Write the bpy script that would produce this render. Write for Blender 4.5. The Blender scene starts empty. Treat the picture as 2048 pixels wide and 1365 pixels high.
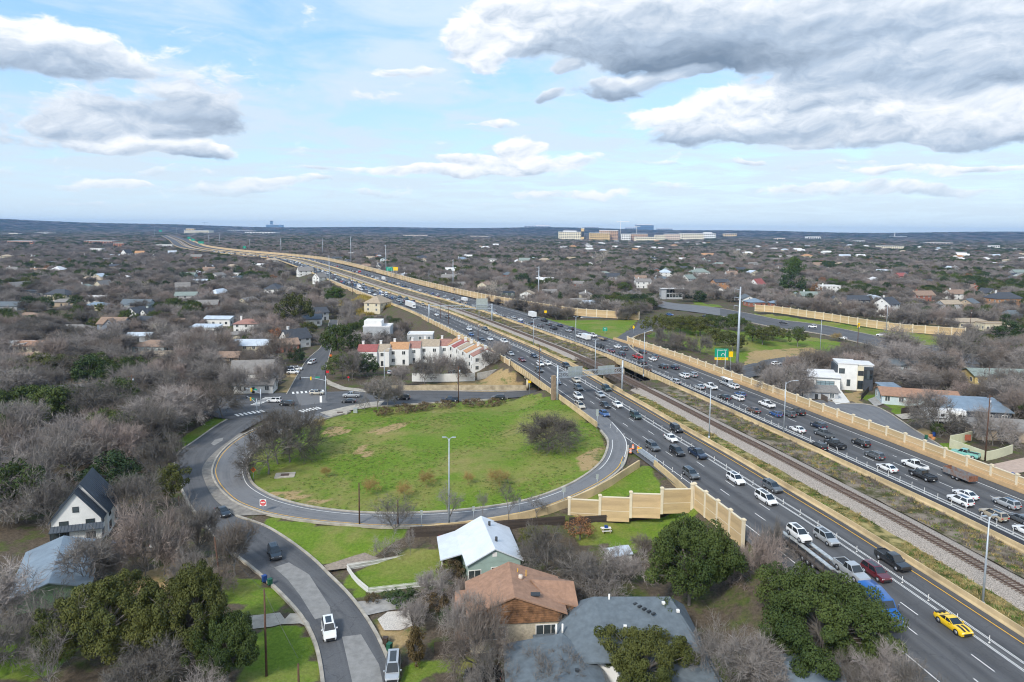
import bpy, math, random
import numpy as np
from mathutils import Vector, Matrix, noise as mnoise
random.seed(7); rng = np.random.default_rng(7)
S = bpy.context.scene
COL = S.collection
R = math.radians

# ------------------------------------------------------------------ camera
F, XC, YC, YH, ROLL, CH = 1365.0, 1024.0, 590.0, 459.0, 0.0095, 57.0
PITCH = math.atan2(YC - YH, F)
cam = bpy.data.cameras.new('camera'); cam.sensor_width = 36; cam.lens = 36 * F / 2048
cam.shift_y = -(682.5 - YC) / 2048; cam.clip_start = 1; cam.clip_end = 60000
co = bpy.data.objects.new('camera', cam); COL.objects.link(co)
co.matrix_world = Matrix.Translation((0, 0, CH)) @ Matrix.Rotation(math.pi / 2 - PITCH, 4, 'X') @ Matrix.Rotation(ROLL, 4, 'Z')
S.camera = co

# ------------------------------------------------------------------ light
SUN_AZ, SUN_EL = R(-148), R(40)          # azimuth measured from +Y towards +X
sd = bpy.data.lights.new('sun', 'SUN'); sd.energy = 1.5; sd.angle = R(10); sd.color = (1, .95, .87)
so = bpy.data.objects.new('sun', sd); COL.objects.link(so)
sv = Vector((math.sin(SUN_AZ) * math.cos(SUN_EL), math.cos(SUN_AZ) * math.cos(SUN_EL), math.sin(SUN_EL)))
so.rotation_euler = (-sv).to_track_quat('-Z', 'Y').to_euler()
S.view_settings.view_transform = 'Standard'; S.view_settings.look = 'None'
S.view_settings.exposure = 1.3; S.view_settings.gamma = 1.0; S.view_settings.use_curve_mapping = False
S.cycles.use_denoising = True; S.cycles.filter_width = 1.1
S.cycles.max_bounces = 5; S.cycles.diffuse_bounces = 3; S.cycles.glossy_bounces = 2; S.cycles.transparent_max_bounces = 8
S.cycles.volume_bounces = 0
S.cycles.use_adaptive_sampling = True; S.cycles.adaptive_threshold = 0.02
S.cycles.caustics_reflective = False; S.cycles.caustics_refractive = False

def pix_ray(px, py):                       # direction in the world of a point seen in the photograph
    dx, dy = px - XC, py - YC; c, s = math.cos(ROLL), math.sin(ROLL)
    x = dx * c + dy * s; y = -dx * s + dy * c
    return (x, F * math.cos(PITCH) - y * math.sin(PITCH), -(F * math.sin(PITCH) + y * math.cos(PITCH)))

def gz(px, py, z=0.0):                     # the ground point of that height
    r = pix_ray(px, py); t = (CH - z) / (-r[2]); return Vector((r[0] * t, r[1] * t, z))

# ------------------------------------------------------------------ sky
def build_sky():
    w = bpy.data.worlds.new('World'); S.world = w; w.use_nodes = True
    nt = w.node_tree; nt.nodes.clear(); L = nt.links
    def nd(t): return nt.nodes.new(t)
    def m(op, a, b=None, c=None, clamp=False):
        n = nd('ShaderNodeMath'); n.operation = op; n.use_clamp = clamp
        for i, v in enumerate((a, b, c)):
            if v is None: continue
            if isinstance(v, (int, float)): n.inputs[i].default_value = v
            else: L.new(v, n.inputs[i])
        return n.outputs[0]
    def xyz(a, b, c=0.0):
        n = nd('ShaderNodeCombineXYZ')
        for i, v in enumerate((a, b, c)):
            if isinstance(v, (int, float)): n.inputs[i].default_value = v
            else: L.new(v, n.inputs[i])
        return n.outputs[0]
    def noise(vec, scale, detail=6, rough=.6, dist=0.0):
        n = nd('ShaderNodeTexNoise'); L.new(vec, n.inputs['Vector'])
        n.inputs['Scale'].default_value = scale; n.inputs['Detail'].default_value = detail
        n.inputs['Roughness'].default_value = rough; n.inputs['Distortion'].default_value = dist
        return n.outputs['Fac']
    def mix(f, a, b):
        n = nd('ShaderNodeMix'); n.data_type = 'RGBA'
        if isinstance(f, (int, float)): n.inputs[0].default_value = f
        else: L.new(f, n.inputs[0])
        for i, v in ((6, a), (7, b)):
            if isinstance(v, tuple): n.inputs[i].default_value = (*v, 1)
            else: L.new(v, n.inputs[i])
        return n.outputs[2]
    def sstep(x, a, b):
        n = nd('ShaderNodeMapRange'); n.interpolation_type = 'SMOOTHSTEP'; L.new(x, n.inputs[0])
        n.inputs[1].default_value = a; n.inputs[2].default_value = b; return n.outputs[0]
    tc = nd('ShaderNodeTexCoord'); sp = nd('ShaderNodeSeparateXYZ'); L.new(tc.outputs['Generated'], sp.inputs[0])
    X, Y, Z = sp.outputs
    az = m('ARCTAN2', X, Y); el = m('ARCSINE', Z)
    zc = m('ADD', m('MAXIMUM', Z, 0.0), .07)
    flat = xyz(m('DIVIDE', X, zc), m('DIVIDE', Y, zc))      # a level sheet of cloud seen from below
    # billowy coordinates: stretched sideways near the horizon
    warp = noise(xyz(az, m('MULTIPLY', el, 1.8)), 9.0, 3, .55)
    wv = m('MULTIPLY', m('SUBTRACT', warp, .5), .10)
    u = m('ADD', az, wv); v = m('ADD', el, m('MULTIPLY', wv, .45))
    bill = xyz(u, m('MULTIPLY', v, 2.0))
    n1 = noise(bill, 15, 7, .62)
    n1b = noise(xyz(m('ADD', u, -.006), m('ADD', m('MULTIPLY', v, 2.0), .022)), 15, 7, .62)   # the same, looked up a little towards the light
    n2 = noise(flat, .55, 7, .58, .3)
    n3 = noise(flat, 1.6, 8, .62, .6)
    # (px, py, rx, ry, strength, grey) : clouds as they lie round the horizon
    B = [(90, 88, 130, 34, .95, .1), (30, 120, 110, 20, .8, .7), (190, 112, 60, 16, .7, .8), (240, 135, 60, 12, .6, .8), (320, 175, 95, 50, .62, .35), (420, 185, 60, 40, .5, .4), (250, 258, 120, 20, .9, .1), (360, 245, 110, 26, .8, .8), (320, 298, 112, 12, .95, .1), (395, 312, 60, 12, .8, .75), (250, 366, 50, 8, .95, .1), (90, 220, 110, 40, .5, .5), (60, 285, 120, 14, .5, .45),
         (470, 378, 70, 12, .75, .3), (560, 362, 90, 9, .75, .25), (130, 372, 36, 6, .7, .2), (350, 342, 60, 6, .65, .3), (620, 335, 80, 6, .5, .4), (720, 385, 90, 6, .5, .4),
         (960, 85, 72, 46, 1.1, .05), (1080, 40, 120, 44, 1.05, .12), (1200, 70, 130, 50, 1.1, .55), (1390, 90, 180, 38, 1.2, .68), (1560, 66, 220, 40, 1.15, .68), (1420, 30, 220, 30, 1.0, .35), (1900, 30, 200, 50, 1.0, .35), (1830, 138, 250, 38, 1.05, .5), (1450, 118, 150, 24, .9, 1.0), (1240, 12, 200, 24, .9, .3), (1650, 105, 120, 26, .9, .45), (1990, 110, 110, 46, .95, .4),
         (1232, 178, 82, 17, .95, .75), (1240, 160, 46, 10, .75, .1), (1125, 140, 30, 11, .8, .35), (1100, 190, 14, 8, .6, .6), (1340, 155, 46, 10, .6, .3), (1380, 152, 30, 8, .6, .8),
         (1420, 232, 120, 30, 1.15, .0), (1530, 205, 100, 22, .95, .05), (1440, 275, 150, 14, .85, .6), (1650, 195, 70, 22, .95, .8), (1760, 205, 110, 26, .85, .1), (1640, 245, 110, 22, .9, .35), (1640, 285, 120, 12, .85, .45), (1880, 240, 150, 32, 1.0, .2), (1980, 262, 110, 26, .9, .45), (2030, 220, 60, 20, .8, .2),
         (1040, 298, 44, 15, .95, .05), (880, 345, 170, 10, .95, .12), (1060, 330, 100, 16, .95, .12), (940, 322, 80, 10, .8, .15), (985, 250, 54, 8, .85, .12), (820, 142, 70, 9, .55, .25), (900, 170, 60, 8, .4, .3),
         (1135, 388, 90, 9, .98, .08), (1690, 376, 115, 11, .98, .08), (1840, 344, 110, 8, .75, .15), (1890, 378, 70, 8, .6, .45), (1330, 372, 50, 7, .6, .25), (1990, 338, 60, 6, .65, .2), (1490, 408, 90, 6, .5, .4), (1300, 320, 90, 6, .5, .45), (1560, 330, 140, 7, .5, .45), (1000, 412, 120, 5, .45, .4), (250, 408, 140, 5, .45, .45), (30, 350, 60, 8, .5, .4), (700, 185, 120, 14, .5, .3)]
    dsum = None; gsum = None; vsum = None
    for px, py, rx, ry, wgt, gr in B:
        r = Vector(pix_ray(px, py)).normalized(); a0 = math.atan2(r.x, r.y); e0 = math.asin(r.z)
        su = rx / F; s_v = ry / F
        du = m('MULTIPLY', m('SUBTRACT', u, a0), 1 / su); dv = m('MULTIPLY', m('SUBTRACT', v, e0), 1 / s_v)
        q = m('MULTIPLY_ADD', du, du, m('MULTIPLY', dv, dv))
        g = m('MULTIPLY', m('EXPONENT', m('MULTIPLY', m('MULTIPLY', q, q), -.55)), wgt)
        gv = m('MULTIPLY', g, dv); vsum = gv if vsum is None else m('ADD', vsum, gv)
        dsum = g if dsum is None else m('ADD', dsum, g)
        gg = m('MULTIPLY', g, gr)
        gsum = gg if gsum is None else m('ADD', gsum, gg)
    ncen = m('SUBTRACT', n1, .5)
    dens = m('ADD', m('MULTIPLY', dsum, 1.08), m('MULTIPLY', ncen, 2.9))
    # sheet of thin broken cloud over the whole sky
    sheet = m('ADD', m('MULTIPLY', n2, .7), m('MULTIPLY', n3, .45))
    thin = m('MULTIPLY', sstep(sheet, .43, .66), .82)
    low = sstep(el, .34, .08)
    thin = m('MAXIMUM', thin, m('MULTIPLY', low, m('MULTIPLY_ADD', sstep(n3, .35, .65), .40, .40)))
    alpha = m('MULTIPLY', sstep(dens, .30, .92), .95)
    behind = m('ABSOLUTE', az); generic = m('MULTIPLY', sstep(behind, .75, 1.1), m('MULTIPLY', sstep(sheet, .52, .68), .9))
    alpha = m('MAXIMUM', alpha, generic)
    grey = m('DIVIDE', gsum, m('ADD', dsum, .12))
    emboss = m('MULTIPLY', m('MULTIPLY', m('SUBTRACT', n1, n1b), 1.35), m('SUBTRACT', 1.0, m('MULTIPLY', grey, .8)))
    up = m('MULTIPLY', m('DIVIDE', vsum, m('ADD', dsum, .15)), .24)
    lightness = m('SUBTRACT', m('ADD', m('ADD', .86, up), emboss), m('MULTIPLY', grey, m('ADD', .76, m('MULTIPLY', ncen, .55))), None, True)
    rim = sstep(dens, 1.0, .45)
    lightness = m('ADD', lightness, m('MULTIPLY', rim, .10), None, True)
    sky = nd('ShaderNodeTexSky'); sky.sky_type = 'NISHITA'; sky.sun_disc = False
    sky.sun_elevation = SUN_EL; sky.sun_rotation = SUN_AZ; sky.altitude = 200; sky.air_density = 1.0; sky.dust_density = .6; sky.ozone_density = 2.0
    k = .485 / SKY
    base = mix(.6, sky.outputs[0], (.16 * k, .44 * k, .80 * k))
    cthin = mix(low, (.66 * k, .77 * k, .87 * k), (.62 * k, .70 * k, .78 * k))
    c = mix(thin, base, cthin)
    ramp = nd('ShaderNodeValToRGB'); L.new(lightness, ramp.inputs[0]); cr = ramp.color_ramp
    cr.elements[0].position = .12; cr.elements[0].color = (.17 * k, .23 * k, .32 * k, 1)
    cr.elements[1].position = 1.0; cr.elements[1].color = (.98 * k, .96 * k, .95 * k, 1)
    e = cr.elements.new(.45); e.color = (.42 * k, .51 * k, .63 * k, 1)
    e = cr.elements.new(.75); e.color = (.74 * k, .79 * k, .86 * k, 1)
    c = mix(alpha, c, ramp.outputs[0])
    hz = m('MULTIPLY', sstep(el, .10, .0), .72)
    c = mix(hz, c, (.60 * k, .73 * k, .84 * k))
    bg = nd('ShaderNodeBackground'); L.new(c, bg.inputs[0]); bg.inputs[1].default_value = SKY
    out = nd('ShaderNodeOutputWorld'); L.new(bg.outputs[0], out.inputs[0])
SKY = 0.12
build_sky()
S.world.cycles.sampling_method = 'MANUAL'; S.world.cycles.sample_map_resolution = 512

# ------------------------------------------------------------------ materials
MATS = {}
def mat(name, col, rough=.85, var=.12, scale=1.0, bump=0.0, metal=0.0, coat=0.0, rnd=0.0, col2=None, detail=5, fac=(.35, .65), spec=.5, trans=0.0):
    """A procedural surface: two tones mixed by noise, fine grain, an optional shift from one object to the next."""
    if name in MATS: return MATS[name]
    M = bpy.data.materials.new(name); M.use_nodes = True; nt = M.node_tree; L = nt.links
    b = nt.nodes['Principled BSDF']
    tc = nt.nodes.new('ShaderNodeTexCoord'); no = nt.nodes.new('ShaderNodeTexNoise')
    L.new(tc.outputs['Object'], no.inputs['Vector']); no.inputs['Scale'].default_value = scale; no.inputs['Detail'].default_value = detail
    no.inputs['Roughness'].default_value = .62
    mr = nt.nodes.new('ShaderNodeMapRange'); L.new(no.outputs['Fac'], mr.inputs[0]); mr.inputs[1].default_value = fac[0]; mr.inputs[2].default_value = fac[1]
    mx = nt.nodes.new('ShaderNodeMix'); mx.data_type = 'RGBA'; L.new(mr.outputs[0], mx.inputs[0])
    a = tuple(max(0, c * (1 - var)) for c in col); c2 = col2 or tuple(min(1, c * (1 + var)) for c in col)
    mx.inputs[6].default_value = (*a, 1); mx.inputs[7].default_value = (*c2, 1)
    o = mx.outputs[2]
    if rnd:
        oi = nt.nodes.new('ShaderNodeObjectInfo'); hs = nt.nodes.new('ShaderNodeHueSaturation')
        m1 = nt.nodes.new('ShaderNodeMapRange'); L.new(oi.outputs['Random'], m1.inputs[0]); m1.inputs[3].default_value = 1 - rnd; m1.inputs[4].default_value = 1 + rnd
        m2 = nt.nodes.new('ShaderNodeMapRange'); L.new(oi.outputs['Random'], m2.inputs[0]); m2.inputs[3].default_value = .5 + rnd * .035; m2.inputs[4].default_value = .5 - rnd * .035
        L.new(o, hs.inputs['Color']); L.new(m1.outputs[0], hs.inputs['Value']); L.new(m2.outputs[0], hs.inputs['Hue']); o = hs.outputs[0]
    L.new(o, b.inputs['Base Color']); b.inputs['Roughness'].default_value = rough; b.inputs['Metallic'].default_value = metal
    b.inputs['Coat Weight'].default_value = coat; b.inputs['Coat Roughness'].default_value = .05
    b.inputs['Specular IOR Level'].default_value = spec
    if bump:
        bp = nt.nodes.new('ShaderNodeBump'); bp.inputs['Strength'].default_value = min(1, bump); bp.inputs['Distance'].default_value = .05
        n2 = nt.nodes.new('ShaderNodeTexNoise'); L.new(tc.outputs['Object'], n2.inputs['Vector']); n2.inputs['Scale'].default_value = scale * 4; n2.inputs['Detail'].default_value = 4
        L.new(n2.outputs['Fac'], bp.inputs['Height']); L.new(bp.outputs[0], b.inputs['Normal'])
    MATS[name] = M
    return M

# ------------------------------------------------------------------ mesh helpers
class MB:
    def __init__(s): s.v = []; s.f = []; s.m = []; s.sm = []
    def add(s, vs, fs, mi=0, smooth=False):
        o = len(s.v); s.v.extend([tuple(p) for p in vs])
        for f in fs: s.f.append(tuple(i + o for i in f)); s.m.append(mi); s.sm.append(smooth)
    def box(s, c, d, rz=0.0, mi=0, taper=1.0):
        hx, hy, hz = d[0] / 2, d[1] / 2, d[2] / 2; cs, sn = math.cos(rz), math.sin(rz); vs = []
        for z, t in ((-hz, 1), (hz, taper)):
            for x, y in ((-hx, -hy), (hx, -hy), (hx, hy), (-hx, hy)):
                x *= t; y *= t
                vs.append((c[0] + x * cs - y * sn, c[1] + x * sn + y * cs, c[2] + z))
        s.add(vs, [(3, 2, 1, 0), (4, 5, 6, 7), (0, 1, 5, 4), (1, 2, 6, 5), (2, 3, 7, 6), (3, 0, 4, 7)], mi)
    def b6(s, x0, x1, y0, y1, z0, z1, mi=0): s.box(((x0 + x1) / 2, (y0 + y1) / 2, (z0 + z1) / 2), (x1 - x0, y1 - y0, z1 - z0), 0, mi)
    def tube(s, p0, p1, r0, r1=None, n=6, mi=0, caps=True):
        r1 = r0 if r1 is None else r1
        p0, p1 = Vector(p0), Vector(p1); d = (p1 - p0)
        if d.length < 1e-6: return
        d.normalize(); a = d.orthogonal().normalized(); b = d.cross(a); vs = []
        for p, r in ((p0, r0), (p1, r1)):
            for i in range(n):
                t = 2 * math.pi * i / n; vs.append(p + a * (r * math.cos(t)) + b * (r * math.sin(t)))
        fs = [(i, (i + 1) % n, n + (i + 1) % n, n + i) for i in range(n)]
        if caps: fs += [tuple(range(n - 1, -1, -1)), tuple(range(n, 2 * n))]
        s.add(vs, fs, mi, n > 5)
    def poly_tube(s, pts, r, n=4, mi=0):
        for a, b in zip(pts[:-1], pts[1:]): s.tube(a, b, r, r, n, mi, False)
    def prism(s, poly, z0, z1, mi=0):               # footprint (counter-clockwise) raised between two heights
        n = len(poly); vs = [(x, y, z0) for x, y in poly] + [(x, y, z1) for x, y in poly]
        s.add(vs, [tuple(range(n - 1, -1, -1)), tuple(range(n, 2 * n))] + [(i, (i + 1) % n, n + (i + 1) % n, n + i) for i in range(n)], mi)
    def mesh(s, name, mats):
        me = bpy.data.meshes.new(name); me.from_pydata(s.v, [], s.f)
        for x in (mats if isinstance(mats, (list, tuple)) else [mats]): me.materials.append(x)
        me.polygons.foreach_set('material_index', s.m); me.polygons.foreach_set('use_smooth', s.sm); me.update()
        return me
    def build(s, name, mats, parent=None, loc=None, kind=None, rz=0.0):
        return obj(name, s.mesh(name, mats), parent, loc, kind, rz)

def obj(name, me, parent=None, loc=None, kind=None, rz=0.0):
    o = bpy.data.objects.new(name, me); COL.objects.link(o)
    if parent is not None: o.parent = parent
    if loc is not None: o.location = loc
    if rz: o.rotation_euler.z = rz
    if kind: o['kind'] = kind
    return o
def tag(o, label, cat, group=None):
    o['label'] = label; o['category'] = cat
    if group: o['group'] = group
    return o
def thing(name, label, cat, loc=(0, 0, 0), rz=0.0, group=None):
    o = bpy.data.objects.new(name, None); COL.objects.link(o); o.location = loc; o.rotation_euler.z = rz; o.empty_display_size = .5
    return tag(o, label, cat, group)
def dup(root, loc, rz, label, group=None, paint=None, scale=None):
    r = root.copy(); COL.objects.link(r); r.location = loc; r.rotation_euler = (0, 0, rz); r['label'] = label
    if group: r['group'] = group
    if scale: r.scale = scale
    for ch in root.children:
        c = ch.copy(); COL.objects.link(c); c.parent = r
        if paint and c.name.startswith('body'): c.material_slots[0].material = paint
        for g in ch.children:
            e = g.copy(); COL.objects.link(e); e.parent = c
    return r

# ------------------------------------------------------------------ curves in plan
def smooth_line(pts, step):
    """Catmull-Rom through points of any dimension, resampled at an even step measured in plan."""
    P = np.array([tuple(p) for p in pts], float)
    P = np.vstack([2 * P[0] - P[1], P, 2 * P[-1] - P[-2]]); out = []
    for i in range(1, len(P) - 2):
        t = np.linspace(0, 1, 16, endpoint=False)[:, None]; a, b, c, d = P[i - 1], P[i], P[i + 1], P[i + 2]
        out.append(.5 * (2 * b + (c - a) * t + (2 * a - 5 * b + 4 * c - d) * t ** 2 + (3 * b - a - 3 * c + d) * t ** 3))
    out = np.vstack(out + [P[-2:-1]])
    l = np.concatenate([[0], np.cumsum(np.linalg.norm(np.diff(out[:, :2], axis=0), axis=1))])
    n = max(2, int(round(l[-1] / step)) + 1); q = np.linspace(0, l[-1], n)
    return np.stack([np.interp(q, l, out[:, k]) for k in range(out.shape[1])], 1)

# ------------------------------------------------------------------ the highway's line (plan, along the railway)
ZH = 6.0
_near = [(93.5, -40.0), (84.5, 30.0), (77.6, 70.0), (73.6, 93.1), (69.4, 114.6), (65.4, 131.5), (59.6, 154.9), (55.0, 171.8), (48.6, 196.5), (42.6, 218.5), (33.4, 252.0), (22.3, 285.7), (15.0, 305.5), (-28.0, 414.1), (-55.0, 473.0), (-104.0, 575.0), (-185.0, 752.0), (-276.1, 947.4), (-352.0, 1098.0), (-440.0, 1215.0), (-555.2, 1350.0), (-700, 1545), (-849.0, 1790.0), (-1122.6, 2313.5), (-1359.7, 2761.3), (-2147.5, 4225.4)]
HL = smooth_line(_near, 2.0)
HT = np.gradient(HL, axis=0); HT /= np.linalg.norm(HT, axis=1)[:, None]
for _ in range(30): HT[1:-1] = (HT[:-2] + HT[1:-1] + HT[2:]) / 3
HT /= np.linalg.norm(HT, axis=1)[:, None]
HN = np.stack([HT[:, 1], -HT[:, 0]], 1)            # to the right of travel away from the camera
HS = np.concatenate([[0], np.cumsum(np.linalg.norm(np.diff(HL, axis=0), axis=1))])
_i0 = int(np.argmin(np.abs(HL[:, 1] - 93.1))); HS -= HS[_i0]
def hp(s, off, z=ZH):
    x = np.interp(s, HS, HL[:, 0]) + off * np.interp(s, HS, HN[:, 0]); y = np.interp(s, HS, HL[:, 1]) + off * np.interp(s, HS, HN[:, 1])
    return Vector((float(x), float(y), z))
def hdir(s): return math.atan2(float(np.interp(s, HS, HT[:, 1])), float(np.interp(s, HS, HT[:, 0])))
def hinv(x, y):
    d = (HL[:, 0] - x) ** 2 + (HL[:, 1] - y) ** 2; i = int(np.argmin(d))
    v = np.array([x, y]) - HL[i]; return float(HS[i] + v @ HT[i]), float(v @ HN[i])
def hoff(P):                                        # many points at once
    so_, of = np.empty(len(P)), np.empty(len(P)); C = HL[::3]
    for a in range(0, len(P), 4000):
        q = P[a:a + 4000]; d = ((q[:, None, :] - C[None]) ** 2).sum(2); i = d.argmin(1) * 3
        v = q - HL[i]; so_[a:a + 4000] = HS[i] + (v * HT[i]).sum(1); of[a:a + 4000] = (v * HN[i]).sum(1)
    return so_, of

# ------------------------------------------------------------------ streets: edges traced on the ground
def E(pts, z=0.0): return [gz(p[0], p[1], p[2] if len(p) > 2 else z) for p in pts]
RAMP_IN = E([(1150, 815, 6), (1180, 842, 6), (1203, 861, 6), (1217, 880, 6), (1216, 900, 5.9), (1204, 925, 5.7), (1175, 950, 5.2), (1130, 975, 4.5), (1060, 1000, 3.7), (980, 1015, 3.0), (880, 1025, 2.3), (780, 1028, 1.7), (700, 1025, 1.2), (620, 1015, .8), (560, 1000, .5), (526, 985, .3), (502, 967, .15), (493, 943, 0), (494, 922, 0), (506, 903, 0), (535, 880, 0), (590, 856, 0), (650, 838, 0), (700, 824, 0)])
RAMP_OUT = E([(1195, 820, 6), (1225, 845, 6), (1248, 872, 6), (1255, 892, 6), (1251, 915, 5.9), (1240, 938, 5.7), (1205, 965, 5.2), (1150, 993, 4.5), (1085, 1018, 3.7), (1000, 1036, 3.0), (895, 1050, 2.3), (780, 1054, 1.7), (690, 1049, 1.2), (610, 1041, .8), (545, 1030, .5), (500, 1017, .3), (462, 998, .15), (432, 965, 0), (427, 935, 0), (448, 900, 0), (492, 868, 0), (560, 838, 0), (620, 826, 0), (690, 813, 0)])
ST_L = E([(455, 840), (430, 855), (395, 880), (362, 903), (350, 922), (356, 950), (366, 980), (385, 1015), (412, 1050), (448, 1091), (500, 1130), (547, 1170), (584, 1207), (612, 1242), (636, 1293), (649, 1365), (652, 1450)])
ST_R = E([(530, 838), (478, 868), (430, 905), (405, 936), (410, 965), (430, 1000), (470, 1033), (525, 1052), (565, 1075), (600, 1100), (628, 1123), (655, 1150), (690, 1185), (722, 1225), (750, 1270), (775, 1325), (790, 1365), (800, 1450)])
CR_N = E([(380, 797), (480, 790), (560, 787), (640, 785), (732, 782), (850, 782), (1053, 782)]) + [Vector((50, 262, 0)), Vector((91, 281, 0)), Vector((117, 303, 0)), Vector((160, 327, 0)), Vector((205, 345, 0)), Vector((260, 352, 0))]
CR_S = E([(380, 822), (450, 838), (540, 838), (640, 828), (732, 815), (850, 807), (1015, 797)]) + [Vector((54, 246, 0)), Vector((97, 266, 0)), Vector((124, 289, 0)), Vector((165, 311, 0)), Vector((209, 330, 0)), Vector((262, 336, 0))]
NO_L = E([(566, 800), (574, 789), (612, 724), (642, 695), (652, 670), (660, 640)])
NO_R = E([(660, 800), (650, 770), (652, 735), (662, 697), (670, 670), (676, 640)])
RR_L = E([(1440, 617), (1500, 628), (1560, 640), (1640, 650), (1750, 672), (1850, 692), (1960, 712)], 1)        # road beyond the northbound side
RR_R = E([(1440, 632), (1500, 645), (1560, 657), (1640, 668), (1750, 693), (1850, 718), (1960, 740)], 1)
RW_L = E([(1440, 617), (1395, 611), (1350, 607), (1318, 601), (1290, 592), (1262, 580)], 1)
RW_R = E([(1440, 632), (1385, 624), (1335, 618), (1305, 610), (1280, 599), (1255, 585)], 1)
CUL_L = E([(1648, 800), (1680, 808), (1710, 808), (1745, 812), (1775, 826), (1800, 842), (1830, 862), (1868, 885), (1905, 912), (1950, 950), (2000, 985), (2080, 1030)], 5)
CUL_R = [hp(hinv(p.x, p.y)[0], 36.2, 5.0) for p in CUL_L]
LOOP_L = E([(1277, 640, 5.5), (1270, 655, 5), (1252, 664, 5.2), (1236, 675, 5.6), (1225, 687, 6), (1240, 703, 6)])
LOOP_R = E([(1330, 640, 5), (1300, 664, 5), (1270, 674, 5.2), (1258, 683, 5.6), (1262, 695, 6), (1285, 712, 6)])
XLINE = smooth_line([(a.x / 2 + b.x / 2, a.y / 2 + b.y / 2) for a, b in zip(CR_N, CR_S)], 4.0)

# ------------------------------------------------------------------ terrain
CTRL = []
for l in (RAMP_IN, RAMP_OUT): CTRL += [tuple(p) for p in smooth_line([tuple(p) for p in l], 5.0)]
for l in (ST_L, ST_R, NO_L, NO_R, RR_L, RR_R, RW_L, RW_R, CUL_L, CUL_R, LOOP_L, LOOP_R): CTRL += [tuple(p) for p in smooth_line([tuple(p) for p in l], 8.0)]
for a, b in zip(CR_N, CR_S): CTRL += [(a.x, a.y, 0.0), (b.x, b.y, 0.0), (a.x / 2 + b.x / 2, a.y / 2 + b.y / 2, 0.0)]
CTRL += [tuple(gz(*p)) for p in [(100, 900, 0), (200, 800, 0), (100, 700, 0), (300, 650, 0), (500, 700, 0), (800, 700, 0), (900, 730, 0), (700, 1130, 0), (900, 1150, 0), (1000, 1200, 0), (1200, 1250, 0), (1300, 1130, .5), (1150, 1080, 1), (1250, 1060, 1.6), (1320, 1050, 2), (1100, 1350, 0), (1500, 1350, .5), (1700, 1360, 1.5),
         (700, 900, .6), (850, 900, 2), (850, 850, 1.5), (1000, 960, 3.6), (1000, 900, 3.4), (1000, 850, 3.6), (1080, 880, 4.4), (1150, 880, 5.3), (1100, 815, 5.2), (1080, 800, 3.0), (1030, 815, 2.2), (950, 812, .8), (1130, 925, 5),
         (1200, 655, 5.6), (1320, 700, 4), (1400, 690, 2.5), (1500, 700, 1.5), (1600, 690, 1), (1700, 780, 4.5), (1800, 800, 5), (1900, 850, 5), (2000, 900, 5), (1900, 750, 3.5), (2040, 750, 3), (1700, 640, 3), (1560, 620, 3.5), (1800, 655, 2.5), (1620, 780, 3.5), (1560, 790, 3)]]
CTRL += [(x, y, 0.0) for x, y in [(-300, 100), (-300, 300), (-200, 500), (0, 600), (-100, 420), (-250, 700), (200, 700), (350, 500), (330, 300), (150, 480), (100, 560), (-200, 20), (0, 30), (0, 820), (500, 900), (400, 800), (-500, 500)]] + [(230, 200, 4.0), (220, 120, 5.0), (140, 120, 5.0), (110, 60, 5.5), (130, 0, 5)]
CTRL = np.array(CTRL)
def sst(a, b, x): t = np.clip((x - a) / (b - a), 0, 1); return t * t * (3 - 2 * t)
def poly_dist(P, L_):
    d = np.full(len(P), 1e9)
    for a in range(0, len(P), 8000): d[a:a + 8000] = np.sqrt(((P[a:a + 8000, None, :2] - L_[None, :, :2]) ** 2).sum(2).min(1))
    return d
def terrain_z(P):
    P = np.asarray(P, float).reshape(-1, 2); z = np.empty(len(P))
    for a in range(0, len(P), 4000):
        d2 = ((P[a:a + 4000, None, :] - CTRL[None, :, :2]) ** 2).sum(2) + .6; w = d2 ** -1.7
        z[a:a + 4000] = (w * CTRL[None, :, 2]).sum(1) / w.sum(1)
    far = np.hypot(P[:, 0], P[:, 1]); z *= 1 - sst(600, 900, far)
    s, o = hoff(P)
    over = np.maximum(np.maximum(-30.9 - o, o - 36.6), 0.0)
    wid = np.where(o < 0, np.where((s > 20) & (s < 62), 4.0, 12.0), 7.0)
    wgt = 1 - sst(0, 1, over / wid)
    x = poly_dist(P, XLINE); tr = sst(11.0, 19.0, x); tr = np.maximum(tr, sst(330, 360, np.abs(P[:, 1] + 90)))
    wgt = wgt * tr
    z = z * (1 - wgt) + (ZH - .25) * wgt
    z = np.where((x < 13) & (np.abs(o) < 60), np.minimum(z, .0 + 6 * sst(9.5, 19, x)), z)
    return z
def tz(x, y): return float(terrain_z([(x, y)])[0])
def gp(px, py):                                     # where that line of sight meets the terrain
    z = 0.0
    for _ in range(7): p = gz(px, py, z); z = .5 * z + .5 * tz(p.x, p.y)
    return Vector((p.x, p.y, tz(p.x, p.y)))
def inside(poly, P):
    P = np.asarray(P, float).reshape(-1, 2); q = np.zeros(len(P), bool); n = len(poly)
    for i in range(n):
        x0, y0 = poly[i][:2]; x1, y1 = poly[(i + 1) % n][:2]
        c = ((y0 > P[:, 1]) != (y1 > P[:, 1])) & (P[:, 0] < (x1 - x0) * (P[:, 1] - y0) / (y1 - y0 + 1e-12) + x0); q ^= c
    return q

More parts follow.
